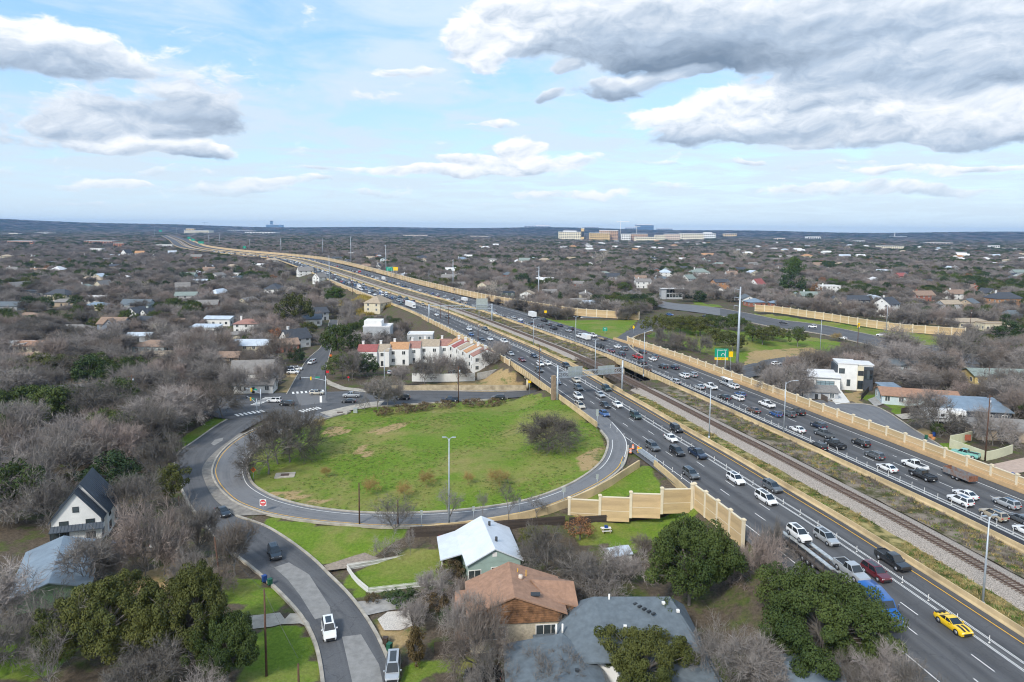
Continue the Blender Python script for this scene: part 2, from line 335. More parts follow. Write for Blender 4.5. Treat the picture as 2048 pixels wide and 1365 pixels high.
LOOP_POLY = [p for p in RAMP_IN] + list(reversed(E([(700, 824), (732, 815), (850, 807), (1015, 797)]))) [::-1] + [gz(1112, 797, 6)]
def area(pts, z=0.0): return E(pts, z)
LAWNS = [LOOP_POLY,
         area([(350, 925), (395, 880), (455, 840), (475, 835), (470, 815), (430, 830), (345, 895)]),
         area([(535, 1032), (620, 1048), (700, 1052), (800, 1058), (845, 1065), (760, 1110), (690, 1122), (640, 1122), (590, 1090), (530, 1055)], .5),
         area([(690, 1140), (870, 1108), (905, 1125), (895, 1165), (745, 1185), (725, 1180)]), area([(700, 1150), (740, 1190), (730, 1200), (690, 1160)]),
         area([(400, 1150), (520, 1150), (580, 1195), (570, 1230), (420, 1210), (390, 1190)]), area([(490, 1265), (600, 1252), (635, 1320), (640, 1365), (480, 1365)]),
         area([(0, 1245), (120, 1235), (150, 1290), (120, 1365), (0, 1365)]), area([(800, 1320), (950, 1310), (965, 1345), (800, 1365)]),
         area([(1140, 1040), (1250, 1025), (1330, 1020), (1400, 1060), (1330, 1090), (1240, 1100), (1150, 1085)], 1.5), area([(1150, 1000), (1240, 955), (1285, 935), (1330, 975), (1250, 990), (1170, 1000)], 5),
         area([(1080, 635), (1278, 640), (1250, 662), (1225, 682), (1190, 668)], 5.7), area([(1290, 685), (1340, 660), (1450, 665), (1560, 660), (1680, 680), (1690, 700), (1600, 705), (1480, 720), (1380, 705)], 2),
         area([(1510, 622), (1590, 630), (1700, 645), (1800, 658), (1930, 672), (1930, 690), (1780, 670), (1560, 640)], 3), area([(1340, 612), (1400, 605), (1440, 612), (1400, 620)], 1),
         area([(1760, 805), (1800, 800), (1830, 815), (1800, 830)], 5), area([(1720, 790), (1760, 785), (1770, 800), (1730, 805)], 5), area([(90, 800), (130, 790), (132, 822), (98, 824)]),
         area([(1885, 888), (1925, 880), (1945, 915), (1905, 905)], 5), area([(1370, 1310), (1440, 1300), (1450, 1365), (1380, 1365)], .5), area([(640, 1090), (655, 1075), (740, 1060)], .5)]
DRY = [area([(780, 765), (1000, 752), (1050, 765), (1053, 780), (800, 780)], 1.5), area([(570, 745), (605, 740), (590, 780), (560, 790)]), area([(1480, 735), (1500, 700), (1620, 690), (1690, 705), (1600, 722)], 2),
       area([(1690, 785), (1725, 780), (1720, 805), (1680, 800)], 5), area([(200, 1170), (420, 1110), (440, 1150), (300, 1200)]), area([(1800, 862), (1850, 858), (1880, 880), (1840, 885)], 5), area([(1180, 570), (1320, 570), (1330, 600), (1200, 600)], 0), area([(85, 788), (150, 752), (205, 740), (140, 790)]), area([(740, 1255), (760, 1235), (830, 1230), (830, 1290), (780, 1290)]), area([(640, 855), (700, 845), (690, 868), (650, 872)], .5), area([(735, 856), (790, 846), (830, 842), (800, 856), (750, 866)], 1.5), area([(708, 895), (735, 890), (742, 915), (715, 920)], .6), area([(1165, 905), (1205, 895), (1195, 930), (1150, 950)], 5.5), area([(520, 985), (560, 975), (700, 1015), (620, 1010)], .5)]
def clearing(P):
    q = np.zeros(len(P), bool)
    for a in LAWNS: q |= inside(a, P)
    return q
# ------------------------------------------------------------------ the ground: one sheet to the horizon
def axis(lo, hi, step, far):
    a = list(np.arange(lo, hi + .1, step)); d = step; x = hi
    while x < far: d *= 1.16; x += d; a.append(x)
    d = step; x = lo; b = []
    while x > -far: d *= 1.16; x -= d; b.append(x)
    return np.array(b[::-1] + a)
def build_ground():
    xs = axis(-210, 270, 2.6, 24000); ys = axis(40, 420, 2.6, 26000); ys = ys[ys > -400]
    Xg, Yg = np.meshgrid(xs, ys); P = np.stack([Xg.ravel(), Yg.ravel()], 1)
    near = np.hypot(P[:, 0], P[:, 1] - 200) < 4500
    z = np.zeros(len(P)); z[near] = terrain_z(P[near])
    # the land under roads sits lower than their paving
    road = np.full(len(P), 1e9)
    mid = (np.abs(P[:, 0]) < 330) & (P[:, 1] < 560)
    sink = np.zeros(len(P))
    for l, r in STREETS:
        poly = [p for p in l] + list(reversed(r)); q = inside(poly, P[mid]); sink[np.where(mid)[0][q]] = .45
    rr = np.random.default_rng(3)
    z = z - .10 - sink
    # hills along the horizon
    d = np.hypot(P[:, 0], P[:, 1]); a = np.arctan2(P[:, 0], P[:, 1])
    hill = 62 + 22 * np.sin(a * 9 + 1) * .5 + 16 * np.sin(a * 23) * .5 + 55 * sst(-.5, -.7, a)
    z += sst(6500, 9500, d) * np.maximum(hill, 5)
    n, mm = len(ys), len(xs); i = np.arange(n * mm).reshape(n, mm)
    f = np.stack([i[:-1, :-1], i[:-1, 1:], i[1:, 1:], i[1:, :-1]], -1).reshape(-1, 4)
    me = bpy.data.meshes.new('ground'); me.from_pydata(np.column_stack([P, z]).tolist(), [], f.tolist())
    at = me.color_attributes.new('zone', 'FLOAT_COLOR', 'POINT'); c = np.zeros((len(P), 4)); c[:, 3] = 1
    idx = np.where(mid)[0]
    for poly in LAWNS: c[idx[inside(poly, P[mid])], 0] = 1
    for poly in DRY: c[idx[inside(poly, P[mid])], 1] = 1
    rng2 = np.random.default_rng(5)
    at.data.foreach_set('color', c.ravel()); me.polygons.foreach_set('use_smooth', [True] * len(f))
    M = bpy.data.materials.new('ground_cover'); M.use_nodes = True; nt = M.node_tree; L = nt.links; b = nt.nodes['Principled BSDF']; b.inputs['Roughness'].default_value = .95; b.inputs['Specular IOR Level'].default_value = .15
    tc = nt.nodes.new('ShaderNodeTexCoord')
    def noi(s, det=6, ro=.6, d=0):
        q = nt.nodes.new('ShaderNodeTexNoise'); L.new(tc.outputs['Object'], q.inputs['Vector']); q.inputs['Scale'].default_value = s; q.inputs['Detail'].default_value = det; q.inputs['Roughness'].default_value = ro; q.inputs['Distortion'].default_value = d; return q.outputs['Fac']
    def rg(x, a, b_, o0=0, o1=1):
        q = nt.nodes.new('ShaderNodeMapRange'); L.new(x, q.inputs[0]); q.inputs[1].default_value = a; q.inputs[2].default_value = b_; q.inputs[3].default_value = o0; q.inputs[4].default_value = o1; return q.outputs[0]
    def mx(f_, a, b_):
        q = nt.nodes.new('ShaderNodeMix'); q.data_type = 'RGBA'; L.new(f_, q.inputs[0])
        for k, v in ((6, a), (7, b_)):
            if isinstance(v, tuple): q.inputs[k].default_value = (*v, 1)
            else: L.new(v, q.inputs[k])
        return q.outputs[2]
    def mt(op, a, b_):
        q = nt.nodes.new('ShaderNodeMath'); q.operation = op
        for k, v in ((0, a), (1, b_)):
            if isinstance(v, (int, float)): q.inputs[k].default_value = v
            else: L.new(v, q.inputs[k])
        return q.outputs[0]
    zn = nt.nodes.new('ShaderNodeVertexColor'); zn.layer_name = 'zone'; sp = nt.nodes.new('ShaderNodeSeparateColor'); L.new(zn.outputs[0], sp.inputs[0])
    fine = noi(1.9, 8, .72); big = noi(.045, 6, .6, .5); med = noi(.22, 7, .65)
    lush = mx(rg(fine, .3, .7), (.072, .13, .012), (.16, .245, .03))
    yell = mx(rg(fine, .3, .7), (.19, .17, .055), (.29, .25, .10))
    lawn = mx(rg(mt('ADD', mt('MULTIPLY', big, .75), mt('MULTIPLY', med, .35)), .50, .68, 0, .85), lush, yell)
    lawn = mx(rg(noi(.09, 8, .66, 1.2), .675, .71), lawn, (.34, .27, .19))
    litter = mx(rg(fine, .3, .7), (.05, .04, .03), (.15, .12, .088))
    litter = mx(rg(med, .5, .62), litter, mx(rg(fine, .3, .7), (.045, .075, .016), (.11, .12, .04)))
    dry = mx(rg(fine, .3, .7), (.26, .185, .085), (.40, .30, .16))
    dry = mx(rg(med, .56, .66), dry, (.12, .14, .045))
    e = mt('MULTIPLY', mt('SUBTRACT', med, .5), .9)
    c_ = mx(rg(mt('ADD', sp.outputs[0], e), .38, .58), litter, lawn)
    c_ = mx(rg(mt('ADD', sp.outputs[1], mt('MULTIPLY', e, 1.3)), .4, .7), c_, dry)
    # far country: winter woods and fields
    L.new(c_, b.inputs['Base Color'])
    bp = nt.nodes.new('ShaderNodeBump'); bp.inputs['Strength'].default_value = .6; bp.inputs['Distance'].default_value = .25; L.new(fine, bp.inputs['Height']); L.new(bp.outputs[0], b.inputs['Normal'])
    me.materials.append(M); return obj('ground', me, kind='structure')
STREETS = [(RAMP_IN, RAMP_OUT), (ST_L, ST_R), (CR_N, CR_S), (NO_L, NO_R), (RR_L, RR_R), (RW_L, RW_R), (CUL_L, CUL_R), (LOOP_L, LOOP_R)]
build_ground()

# ------------------------------------------------------------------ paving
def asphalt(name, col, worn, var=.10, lane=None):
    M = bpy.data.materials.new(name); M.use_nodes = True; nt = M.node_tree; L = nt.links; b = nt.nodes['Principled BSDF']; b.inputs['Roughness'].default_value = .88; b.inputs['Specular IOR Level'].default_value = .25
    uv = nt.nodes.new('ShaderNodeUVMap'); uv.uv_map = 'along'; mp = nt.nodes.new('ShaderNodeMapping'); L.new(uv.outputs[0], mp.inputs[0]); mp.inputs['Scale'].default_value = (1.0, .018, 1)
    a = nt.nodes.new('ShaderNodeTexNoise'); L.new(mp.outputs[0], a.inputs['Vector']); a.inputs['Scale'].default_value = .8; a.inputs['Detail'].default_value = 4
    tc = nt.nodes.new('ShaderNodeTexCoord'); g = nt.nodes.new('ShaderNodeTexNoise'); L.new(tc.outputs['Object'], g.inputs['Vector']); g.inputs['Scale'].default_value = .16; g.inputs['Detail'].default_value = 8; g.inputs['Roughness'].default_value = .7
    h = nt.nodes.new('ShaderNodeTexNoise'); L.new(tc.outputs['Object'], h.inputs['Vector']); h.inputs['Scale'].default_value = 5; h.inputs['Detail'].default_value = 6
    def mx(f, x, y, lo=.3, hi=.7):
        r = nt.nodes.new('ShaderNodeMapRange'); L.new(f, r.inputs[0]); r.inputs[1].default_value = lo; r.inputs[2].default_value = hi
        q = nt.nodes.new('ShaderNodeMix'); q.data_type = 'RGBA'; L.new(r.outputs[0], q.inputs[0])
        for k, v in ((6, x), (7, y)):
            if isinstance(v, tuple): q.inputs[k].default_value = (*v, 1)
            else: L.new(v, q.inputs[k])
        return q.outputs[2]
    c = mx(a.outputs['Fac'], col, worn, .38, .62); c = mx(g.outputs['Fac'], c, tuple(.5 * (x + y) * (1 + var) for x, y in zip(col, worn)), .45, .68)
    hv = nt.nodes.new('ShaderNodeHueSaturation'); L.new(c, hv.inputs['Color']); r2 = nt.nodes.new('ShaderNodeMapRange'); L.new(h.outputs['Fac'], r2.inputs[0]); r2.inputs[3].default_value = .78; r2.inputs[4].default_value = 1.22; L.new(r2.outputs[0], hv.inputs['Value'])
    if lane is not None:      # oil-darkened middles of the lanes
        su = nt.nodes.new('ShaderNodeSeparateXYZ'); L.new(uv.outputs[0], su.inputs[0]); ws = [nt.nodes.new('ShaderNodeMath') for _ in range(4)]
        for q_, op, v_ in zip(ws, ('SUBTRACT', 'MULTIPLY', 'COSINE', 'MULTIPLY_ADD'), (lane, 2 * math.pi / 3.55, None, -.11)):
            q_.operation = op
            if v_ is not None: q_.inputs[1].default_value = v_
        ws[3].inputs[2].default_value = .93; L.new(su.outputs[0], ws[0].inputs[0])
        for q_, r_ in zip(ws[:-1], ws[1:]): L.new(q_.outputs[0], r_.inputs[0])
        hw = nt.nodes.new('ShaderNodeHueSaturation'); L.new(hv.outputs[0], hw.inputs['Color']); L.new(ws[3].outputs[0], hw.inputs['Value']); hv = hw
    # thin sealed cracks
    v = nt.nodes.new('ShaderNodeTexVoronoi'); v.feature = 'DISTANCE_TO_EDGE'; v.inputs['Scale'].default_value = .11; wn = nt.nodes.new('ShaderNodeVectorMath'); wn.operation = 'ADD'; L.new(tc.outputs['Object'], wn.inputs[0]); vm = nt.nodes.new('ShaderNodeVectorMath'); vm.operation = 'SCALE'; vm.inputs['Scale'].default_value = 5; L.new(g.outputs['Color'], vm.inputs[0]); L.new(vm.outputs[0], wn.inputs[1]); L.new(wn.outputs[0], v.inputs['Vector'])
    c = mx(v.outputs['Distance'], tuple(x * .8 for x in col), hv.outputs[0], .001, .006)
    L.new(c, b.inputs['Base Color']); return M
M_HWY = asphalt('highway_asphalt', (.076, .078, .084), (.112, .113, .117), .1, 5.6); M_HWYN = asphalt('highway_asphalt', (.076, .078, .084), (.112, .113, .117), .1, 3.1)
M_HWYD = asphalt('fresh_asphalt', (.026, .028, .034), (.044, .046, .054))
M_SHOULDER = asphalt('shoulder_asphalt', (.085, .086, .088), (.115, .115, .115))
M_STREET = asphalt('street_asphalt', (.075, .078, .085), (.115, .117, .122), .2)
M_RAMP = asphalt('ramp_asphalt', (.13, .135, .145), (.175, .178, .185), .15)
M_CONC = mat('pale_concrete', (.36, .33, .28), .9, .22, .6, .2)
M_CONCG = mat('grey_concrete', (.30, .29, .275), .9, .2, .8, .2)
M_TAN = mat('tan_stained_concrete', (.50, .38, .21), .9, .16, .25, .1)
M_TANB = mat('tan_barrier_concrete', (.49, .375, .215), .9, .24, .22, .15, detail=8)
M_CREAM = mat('cream_concrete', (.66, .58, .43), .85, .08, .5)
M_PANEL = mat('ashlar_tan_panel', (.52, .38, .21), .9, .24, .5, .3, rnd=.11, detail=9)
M_WHITE = mat('white_road_paint', (.72, .72, .70), .7, .14, 2)
M_YELLOW = mat('yellow_road_paint', (.72, .40, .03), .7, .14, 2)
M_BALLAST = mat('railway_ballast', (.31, .27, .232), .95, .42, 6, .6, detail=8, fac=(.4, .6))
M_STEEL = mat('galvanised_steel', (.42, .47, .52), .5, .1, 1, metal=.35)
M_RUST = mat('rusty_rail_steel', (.085, .055, .042), .7, .3, 3)
M_TIE = mat('weathered_timber_tie', (.13, .095, .075), .9, .25, 3)
M_WOOD = mat('creosoted_wood', (.095, .05, .033), .9, .25, 2)
M_BLACK = mat('black_rubber', (.018, .018, .02), .8, .1, 3)
M_WIRE = mat('dark_cable', (.05, .05, .055), .7, .1, 1)

def strip_mesh(name, L_, R_, m, nx=1, uv=True, dz=0.0):
    """Paving between two edge lines given as equal-length arrays of points."""
    L_, R_ = np.array(L_, float), np.array(R_, float); n = len(L_); v = []; u = []
    l = np.concatenate([[0], np.cumsum(np.linalg.norm(np.diff((L_ + R_)[:, :2] / 2, axis=0), axis=1))])
    for k in range(nx + 1):
        t = k / nx; q = L_ * (1 - t) + R_ * t; q[:, 2] += dz; v.append(q); w = np.linalg.norm((R_ - L_)[:, :2], axis=1) * t; u.append(np.stack([w, l], 1))
    V = np.vstack(v); U = np.vstack(u); i = np.arange(len(V)).reshape(nx + 1, n)
    f = np.stack([i[:-1, :-1], i[1:, :-1], i[1:, 1:], i[:-1, 1:]], -1).reshape(-1, 4)
    me = bpy.data.meshes.new(name); me.from_pydata(V.tolist(), [], f.tolist()); me.materials.append(m)
    lay = me.uv_layers.new(name='along'); lay.data.foreach_set('uv', U[f.ravel()].ravel()); me.polygons.foreach_set('use_smooth', [True] * len(f)); me.update()
    return me
def street(name, A, B, m, n=60, dz=0.05, parent=None, kind='structure'):
    a = smooth_line([tuple(p) for p in A], .5); b = smooth_line([tuple(p) for p in B], .5)
    q = np.linspace(0, 1, n); a = np.stack([np.interp(q, np.linspace(0, 1, len(a)), a[:, k]) for k in range(3)], 1); b = np.stack([np.interp(q, np.linspace(0, 1, len(b)), b[:, k]) for k in range(3)], 1)
    return obj(name, strip_mesh(name, a, b, m, 4, dz=dz), parent, kind=kind if parent is None else None)
def curb(parent, A, m=None, w=.35, h=.16, side=1, step=2.0, name='kerb', dz=.05, gutter=.0):
    p = smooth_line([tuple(x) for x in A], step); t = np.gradient(p[:, :2], axis=0); t /= np.linalg.norm(t, axis=1)[:, None] + 1e-9; nn = np.stack([t[:, 1], -t[:, 0]], 1) * side
    return sweep(name, p, nn, [(-.02, -.3), (-.02, h), (w, h), (w, -.3)], m or M_CONC, parent, dz)
def sweep(name, p, nn, prof, m, parent=None, dz=0.0, closed=False, kind=None):
    n = len(p); k = len(prof); V = []
    for a, b in prof: V.append(np.column_stack([p[:, :2] + nn * a, p[:, 2] + b + dz]))
    V = np.vstack(V); i = np.arange(n * k).reshape(k, n); f = []
    for r in range(k - 1 if not closed else k):
        r2 = (r + 1) % k; f += np.stack([i[r, :-1], i[r2, :-1], i[r2, 1:], i[r, 1:]], -1).tolist()
    f += [i[:, 0].tolist(), i[::-1, -1].tolist()]
    me = bpy.data.meshes.new(name); me.from_pydata(V.tolist(), [], f); me.materials.append(m); me.update()
    return obj(name, me, parent, kind=kind)

SN = np.concatenate([np.arange(-60, 420, 4.0), np.arange(420, 4500, 12.0)])
def hline(off, s, z=ZH):
    x = np.interp(s, HS, HL[:, 0]); y = np.interp(s, HS, HL[:, 1]); nx = np.interp(s, HS, HN[:, 0]); ny = np.interp(s, HS, HN[:, 1]); l = np.hypot(nx, ny)
    return np.column_stack([x + off * nx / l, y + off * ny / l, np.full(len(s), z)])
def hnorm(s):
    n = np.column_stack([np.interp(s, HS, HN[:, 0]), np.interp(s, HS, HN[:, 1])]); return n / np.linalg.norm(n, axis=1)[:, None]
def hstrip(name, o0, o1, m, s=SN, z=ZH, nx=1, parent=None, z1=None):
    return obj(name, strip_mesh(name, hline(o0, s, z), hline(o1, s, z if z1 is None else z1), m, nx), parent, kind=None if parent else 'structure')
def srange(a, b, st=4.0): return np.linspace(a, b, max(2, int((b - a) / st) + 1))
def gate(s, lo, hi): return s[(s >= lo) & (s <= hi)]

SB_road = hstrip('southbound_road', -30.7, -10.0, M_HWY, nx=6)
NB_road = hstrip('northbound_road', 15.0, 34.6, M_HWYN, nx=6)
hstrip('northbound_toll_lane', 11.8, 15.05, M_HWYD, z=ZH + .004)
hstrip('southbound_shoulder', -30.65, -27.4, M_SHOULDER, z=ZH + .005, s=gate(SN, -60, 60))
# markings: flat paint, a few millimetres up, child of its road
def marks(parent, solid, dashes, z=ZH + .011):
    for col, offs in solid:
        V, Fc = [], []
        for o0, w, s in offs:
            a, b = hline(o0 - w / 2, s, z), hline(o0 + w / 2, s, z); k = len(V); n = len(s); V += a.tolist() + b.tolist()
            Fc += [(k + i, k + n + i, k + n + i + 1, k + i + 1) for i in range(n - 1)]
        me = bpy.data.meshes.new('edge_line'); me.from_pydata(V, [], Fc); me.materials.append(col); obj('edge_line', me, parent)
    V, Fc = [], []; cnt = 0
    for o0, s0, gap, ln, send in dashes:
        s = s0
        while s < send:
            if s < 60 and cnt < 40:
                mb = MB(); q = [hp(s, o0 - .07, z), hp(s, o0 + .07, z), hp(s + ln, o0 + .07, z), hp(s + ln, o0 - .07, z)]; mb.add(q, [(0, 1, 2, 3)]); mb.build('lane_dash', M_WHITE, parent); cnt += 1
            else:
                q = [hp(s, o0 - .07, z), hp(s, o0 + .07, z), hp(s + ln, o0 + .07, z), hp(s + ln, o0 - .07, z)]; k = len(V); V += [tuple(p) for p in q]; Fc.append((k, k + 1, k + 2, k + 3))
            s += gap
    me = bpy.data.meshes.new('lane_dashes'); me.from_pydata(V, [], Fc); me.materials.append(M_WHITE); obj('lane_dashes', me, parent, kind='stuff')
s_all = gate(SN, -60, 1500)
marks(SB_road, [(M_WHITE, [(-27.4, .16, s_all), (-16.05, .11, s_all), (-15.8, .11, s_all), (-14.75, .11, s_all), (-14.5, .11, s_all)]), (M_YELLOW, [(-11.2, .16, s_all)])],
      [(-23.0, -42, 12.0, 3.3, 700), (-19.5, -38, 12.0, 3.3, 700)])
marks(NB_road, [(M_WHITE, [(15.3, .12, s_all), (15.55, .12, s_all), (16.25, .12, s_all), (16.5, .12, s_all), (31.3, .16, s_all)])],
      [(19.9, -43, 12.0, 3.3, 700), (23.5, -36, 12.0, 3.3, 700), (27.1, -42, 12.0, 1.2, 700)])

# ------------------------------------------------------------------ barriers along the carriageways
JERSEY = [(-.32, -.3), (-.32, .08), (-.14, .36), (-.10, 1.02), (.10, 1.02), (.14, .36), (.32, .08), (.32, -.3)]
def barrier(label, off, s, prof=JERSEY, m=None, name='concrete_barrier'):
    root = thing(name, label, 'barrier', hp(s[0], off))
    root.location = (0, 0, 0)
    k = 0; far = []
    near = s[s < 330]; farr = s[s >= 326]
    seg = 9
    for a in range(0, max(0, len(near) - 1), seg):
        q = near[a:a + seg + 1].copy()
        if len(q) < 2: continue
        q[-1] -= .03
        sweep('barrier_section', hline(off, q), hnorm(q), prof, m or M_TANB, root)
    if len(farr) > 1: sweep('barrier_section', hline(off, farr), hnorm(farr), prof, m or M_TANB, root)
    return root
TALL = [(-.22, -.3), (-.22, .1), (-.16, .35), (-.12, 1.15), (.22, 1.15), (.26, -.3)]
barrier('tan concrete barrier between the oncoming lanes and the grass beside the railway', -9.7, SN)
barrier('tan concrete barrier between the railway scrub and the dark toll lane', 11.5, SN)
barrier('tan concrete barrier along the outer oncoming lane, from the bridge towards the horizon', -30.9, gate(SN, 176, 4400), TALL)
barrier('short tan concrete barrier from the bridge to the mouth of the exit ramp', -30.9, gate(SN, 92, 124), TALL)
barrier('brown footing barrier under the long right-hand noise wall', 34.75, gate(SN, -60, 222), [(-.3, -.3), (-.3, .15), (-.18, .85), (.15, .9), (.9, .9), (.9, -.3)], mat('brown_stained_concrete', (.44, .30, .16), .9, .12, .4))

# ------------------------------------------------------------------ railway
def railway():
    g = lambda lo, hi: SN[(SN >= lo) & (SN <= hi)]
    for lo, hi in ((-60, 129), (181, 4400)):
        s = srange(lo, hi, 5) if hi < 500 else np.concatenate([srange(181, 500, 5), np.arange(510, 4400, 12.)])
        p = hline(0, s); V = sweep('railway_ballast', p, hnorm(s), [(-4.6, -.35), (-3.7, .02), (-1.7, .25), (1.7, .25), (3.2, .0), (4.1, -.35)], M_BALLAST); V['kind'] = 'structure'
    root = thing('railway_track', 'single rusty railway track on pale ballast between the two carriageways', 'railway track', (0, 0, 0))
    s = np.concatenate([srange(-60, 500, 4), np.arange(510, 4400, 12.)])
    for o in (-.75, .75): sweep('rail', hline(o, s, ZH + .36), hnorm(s), [(-.07, 0), (-.04, .16), (.04, .16), (.07, 0)], M_RUST, root)
    mb = MB(); s = -60.0
    while s < 300:
        c = hp(s, 0, ZH + .29); mb.box(c, (2.6, .24, .16), hdir(s) - math.pi / 2); s += .62
    mb.build('sleepers', M_TIE, root, kind='stuff')
    s = gate(SN, 296, 4400); q = sweep('sleeper_bed', hline(0, s, ZH + .26), hnorm(s), [(-1.25, 0), (-1.25, .08), (1.25, .08), (1.25, 0)], M_TIE, root)
railway()
hst = lambda *a, **k: hstrip(*a, **k)
M_MED = mat('median_grass', (.10, .125, .03), .95, .5, .35, .4, col2=(.34, .28, .125), detail=9, fac=(.40, .60), spec=.1)
M_SCRUB = mat('median_scrub', (.13, .13, .055), .95, .5, .3, .4, col2=(.23, .195, .155), detail=9, fac=(.42, .58), spec=.1)
for nm, a, b, m in (('median_grass', -9.4, -4.4, M_MED), ('median_scrub', 3.9, 11.2, M_SCRUB)):
    for lo, hi in ((-60, 120 if a < 0 else 130), (176 if a < 0 else 182, 1400)):
        s = srange(lo, hi, 3); L0 = hline(a, s, ZH - .12); R0 = hline(b, s, ZH - .12)
        me = strip_mesh(nm, L0, R0, m, 8); v = np.array([x.co for x in me.vertices])
        for i, x in enumerate(me.vertices): x.co.z += .22 * mnoise.noise(Vector((x.co.x * .25, x.co.y * .25, 3))) + .1 * mnoise.noise(Vector((x.co.x * .8, x.co.y * .8, 9)))
        o = obj(nm, me, kind='structure')

# ------------------------------------------------------------------ bridges over the cross street
M_GIRD = mat('bridge_girder_concrete', (.42, .34, .22), .9, .15, .5)
M_DARK = mat('dark_steel', (.10, .085, .075), .8, .25, 1)  # plain dark brown steel, shared by the bridge and trailer frames
def bridge(label, o0, o1, s0, s1, colsL, fas):
    root = thing('road_bridge', label, 'bridge', (0, 0, 0)); s = srange(s0, s1, 3)
    p = hline((o0 + o1) / 2, s); w = (o1 - o0) / 2
    sweep('deck', p, hnorm(s), [(-w, -.25), (-w, -.04), (w, -.04), (w, -.25)], M_GIRD, root, closed=True)
    n = 7
    for k in range(n):
        o = o0 + .5 + (o1 - o0 - 1.0) * k / (n - 1); sweep('girder', hline(o, s), hnorm(s), [(-.3, -.25), (-.3, -1.35), (.3, -1.35), (.3, -.25)], M_GIRD, root)
    for side, o in fas:
        sweep('parapet', hline(o, s), hnorm(s), [(-.18, -1.0), (-.18, 1.15), (.18, 1.15), (.18, -1.0)], M_TAN, root, closed=True)
        mb = MB(); q = s0 + 1
        while q < s1: mb.box(hp(q, o + side * .2, ZH + .3), (.12, .12, 1.5), hdir(q)); q += 2.6
        mb.build('parapet_ribs', M_CREAM, root, kind='stuff')
    for sc in colsL:
        mbc = MB(); mbc.box(hp(sc, (o0 + o1) / 2, ZH - 1.75), (1.0, o1 - o0 - 1, .8), hdir(sc)); mbc.build('bent_cap', M_CREAM, root)
        for k in range(5):
            c = hp(sc, o0 + 1.6 + (o1 - o0 - 3.2) * k / 4, -.3); mb = MB(); mb.tube((c.x, c.y, -.3), (c.x, c.y, ZH - 2.1), .48, .48, 12); mb.build('column', M_CREAM, root)
bridge('tan concrete bridge carrying the oncoming lanes over the cross street', -31.0, -9.4, 124, 176, (138, 162), ((-1, -31.0), (1, -9.5)))
bridge('tan concrete bridge carrying the lanes heading away over the cross street', 11.2, 35.4, 131, 184, (147, 171), ((-1, 11.4), (1, 35.3)))
def rail_bridge():
    root = thing('railway_bridge', 'dark steel railway bridge between the two road bridges', 'bridge', (0, 0, 0)); s = srange(127, 183, 3)
    sweep('deck', hline(0, s), hnorm(s), [(-2.6, .0), (-2.6, .2), (2.6, .2), (2.6, .0)], M_TIE, root, closed=True)
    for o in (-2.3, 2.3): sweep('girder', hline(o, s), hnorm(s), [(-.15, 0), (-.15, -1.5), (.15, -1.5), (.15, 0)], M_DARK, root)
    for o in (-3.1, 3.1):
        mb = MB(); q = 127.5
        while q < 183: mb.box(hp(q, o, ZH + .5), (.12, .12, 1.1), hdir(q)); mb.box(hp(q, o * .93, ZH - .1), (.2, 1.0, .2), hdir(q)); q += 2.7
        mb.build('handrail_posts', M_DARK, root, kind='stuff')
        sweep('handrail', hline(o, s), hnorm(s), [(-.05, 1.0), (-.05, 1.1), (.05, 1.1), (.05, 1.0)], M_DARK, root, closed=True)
    for sc in (142, 156, 169):
        mb = MB(); mb.box(hp(sc, 0, 2.0), (1.2, 4.6, 5.0), hdir(sc)); mb.build('pier', M_GIRD, root)
rail_bridge()
# abutment slopes are paved
for nm, s0, o0, o1, sg in (('abutment_slope', 126, -30.5, 35, 1), ('abutment_slope', 183, -30.5, 35, -1)):
    pass

# ------------------------------------------------------------------ streets
ramp = street('exit_ramp', RAMP_IN, RAMP_OUT, M_RAMP, 160)
curb(ramp, RAMP_IN[2:], side=1, w=.5)
curb(ramp, RAMP_OUT[3:22], side=-1, w=.4)
st = street('curving_street', ST_L, ST_R, M_STREET, 110)
curb(st, ST_L, side=1, w=.45); curb(st, ST_R[6:], side=-1, w=.45)
cs = street('cross_street', CR_N, CR_S, M_STREET, 110, dz=.062)
curb(cs, CR_N[4:7], side=-1, w=.4); curb(cs, CR_S[4:7], side=1, w=.4)
ns = street('north_street', NO_L, NO_R, M_STREET, 50, dz=.056)
curb(ns, NO_L[1:], side=-1, w=.3); curb(ns, NO_R[2:], side=1, w=.3)
rr = street('frontage_road', RR_L, RR_R, M_STREET, 50); rw = street('hillside_street', RW_L, RW_R, M_RAMP, 40, dz=.056)
curb(rr, RR_L, side=-1, w=.3); curb(rr, RR_R, side=1, w=.3)
cul = street('side_street', CUL_L, CUL_R, M_RAMP, 80); curb(cul, CUL_L, side=-1, w=.35)
lp = street('loop_ramp', LOOP_L, LOOP_R, M_STREET, 40, dz=.06); curb(lp, LOOP_R, side=1, w=.6); 
# ramp paint
def paint_line(parent, A, off, w, m, dz, step=1.5, name='edge_line'):
    p = smooth_line([tuple(x) for x in A], step); t = np.gradient(p[:, :2], axis=0); t /= np.linalg.norm(t, axis=1)[:, None] + 1e-9; nn = np.stack([t[:, 1], -t[:, 0]], 1)
    a = p.copy(); a[:, :2] += nn * (off - w / 2); b = p.copy(); b[:, :2] += nn * (off + w / 2)
    return obj(name, strip_mesh(name, a, b, m, 1, dz=dz), parent)
paint_line(ramp, RAMP_IN[3:20], -.9, .13, M_WHITE, .075); paint_line(ramp, RAMP_OUT[4:22], .6, .14, M_YELLOW, .075)
paint_line(ramp, RAMP_OUT[1:5], .2, .16, M_WHITE, .08)
# painted median between the ramp and the street
sep = street('street_divider', ST_R[1:7], [Vector((p.x, p.y, p.z)) for p in RAMP_OUT[14:21]][::-1], mat('weathered_divider', (.205, .19, .17), .92, .25, .9, .2), 60, dz=.10)
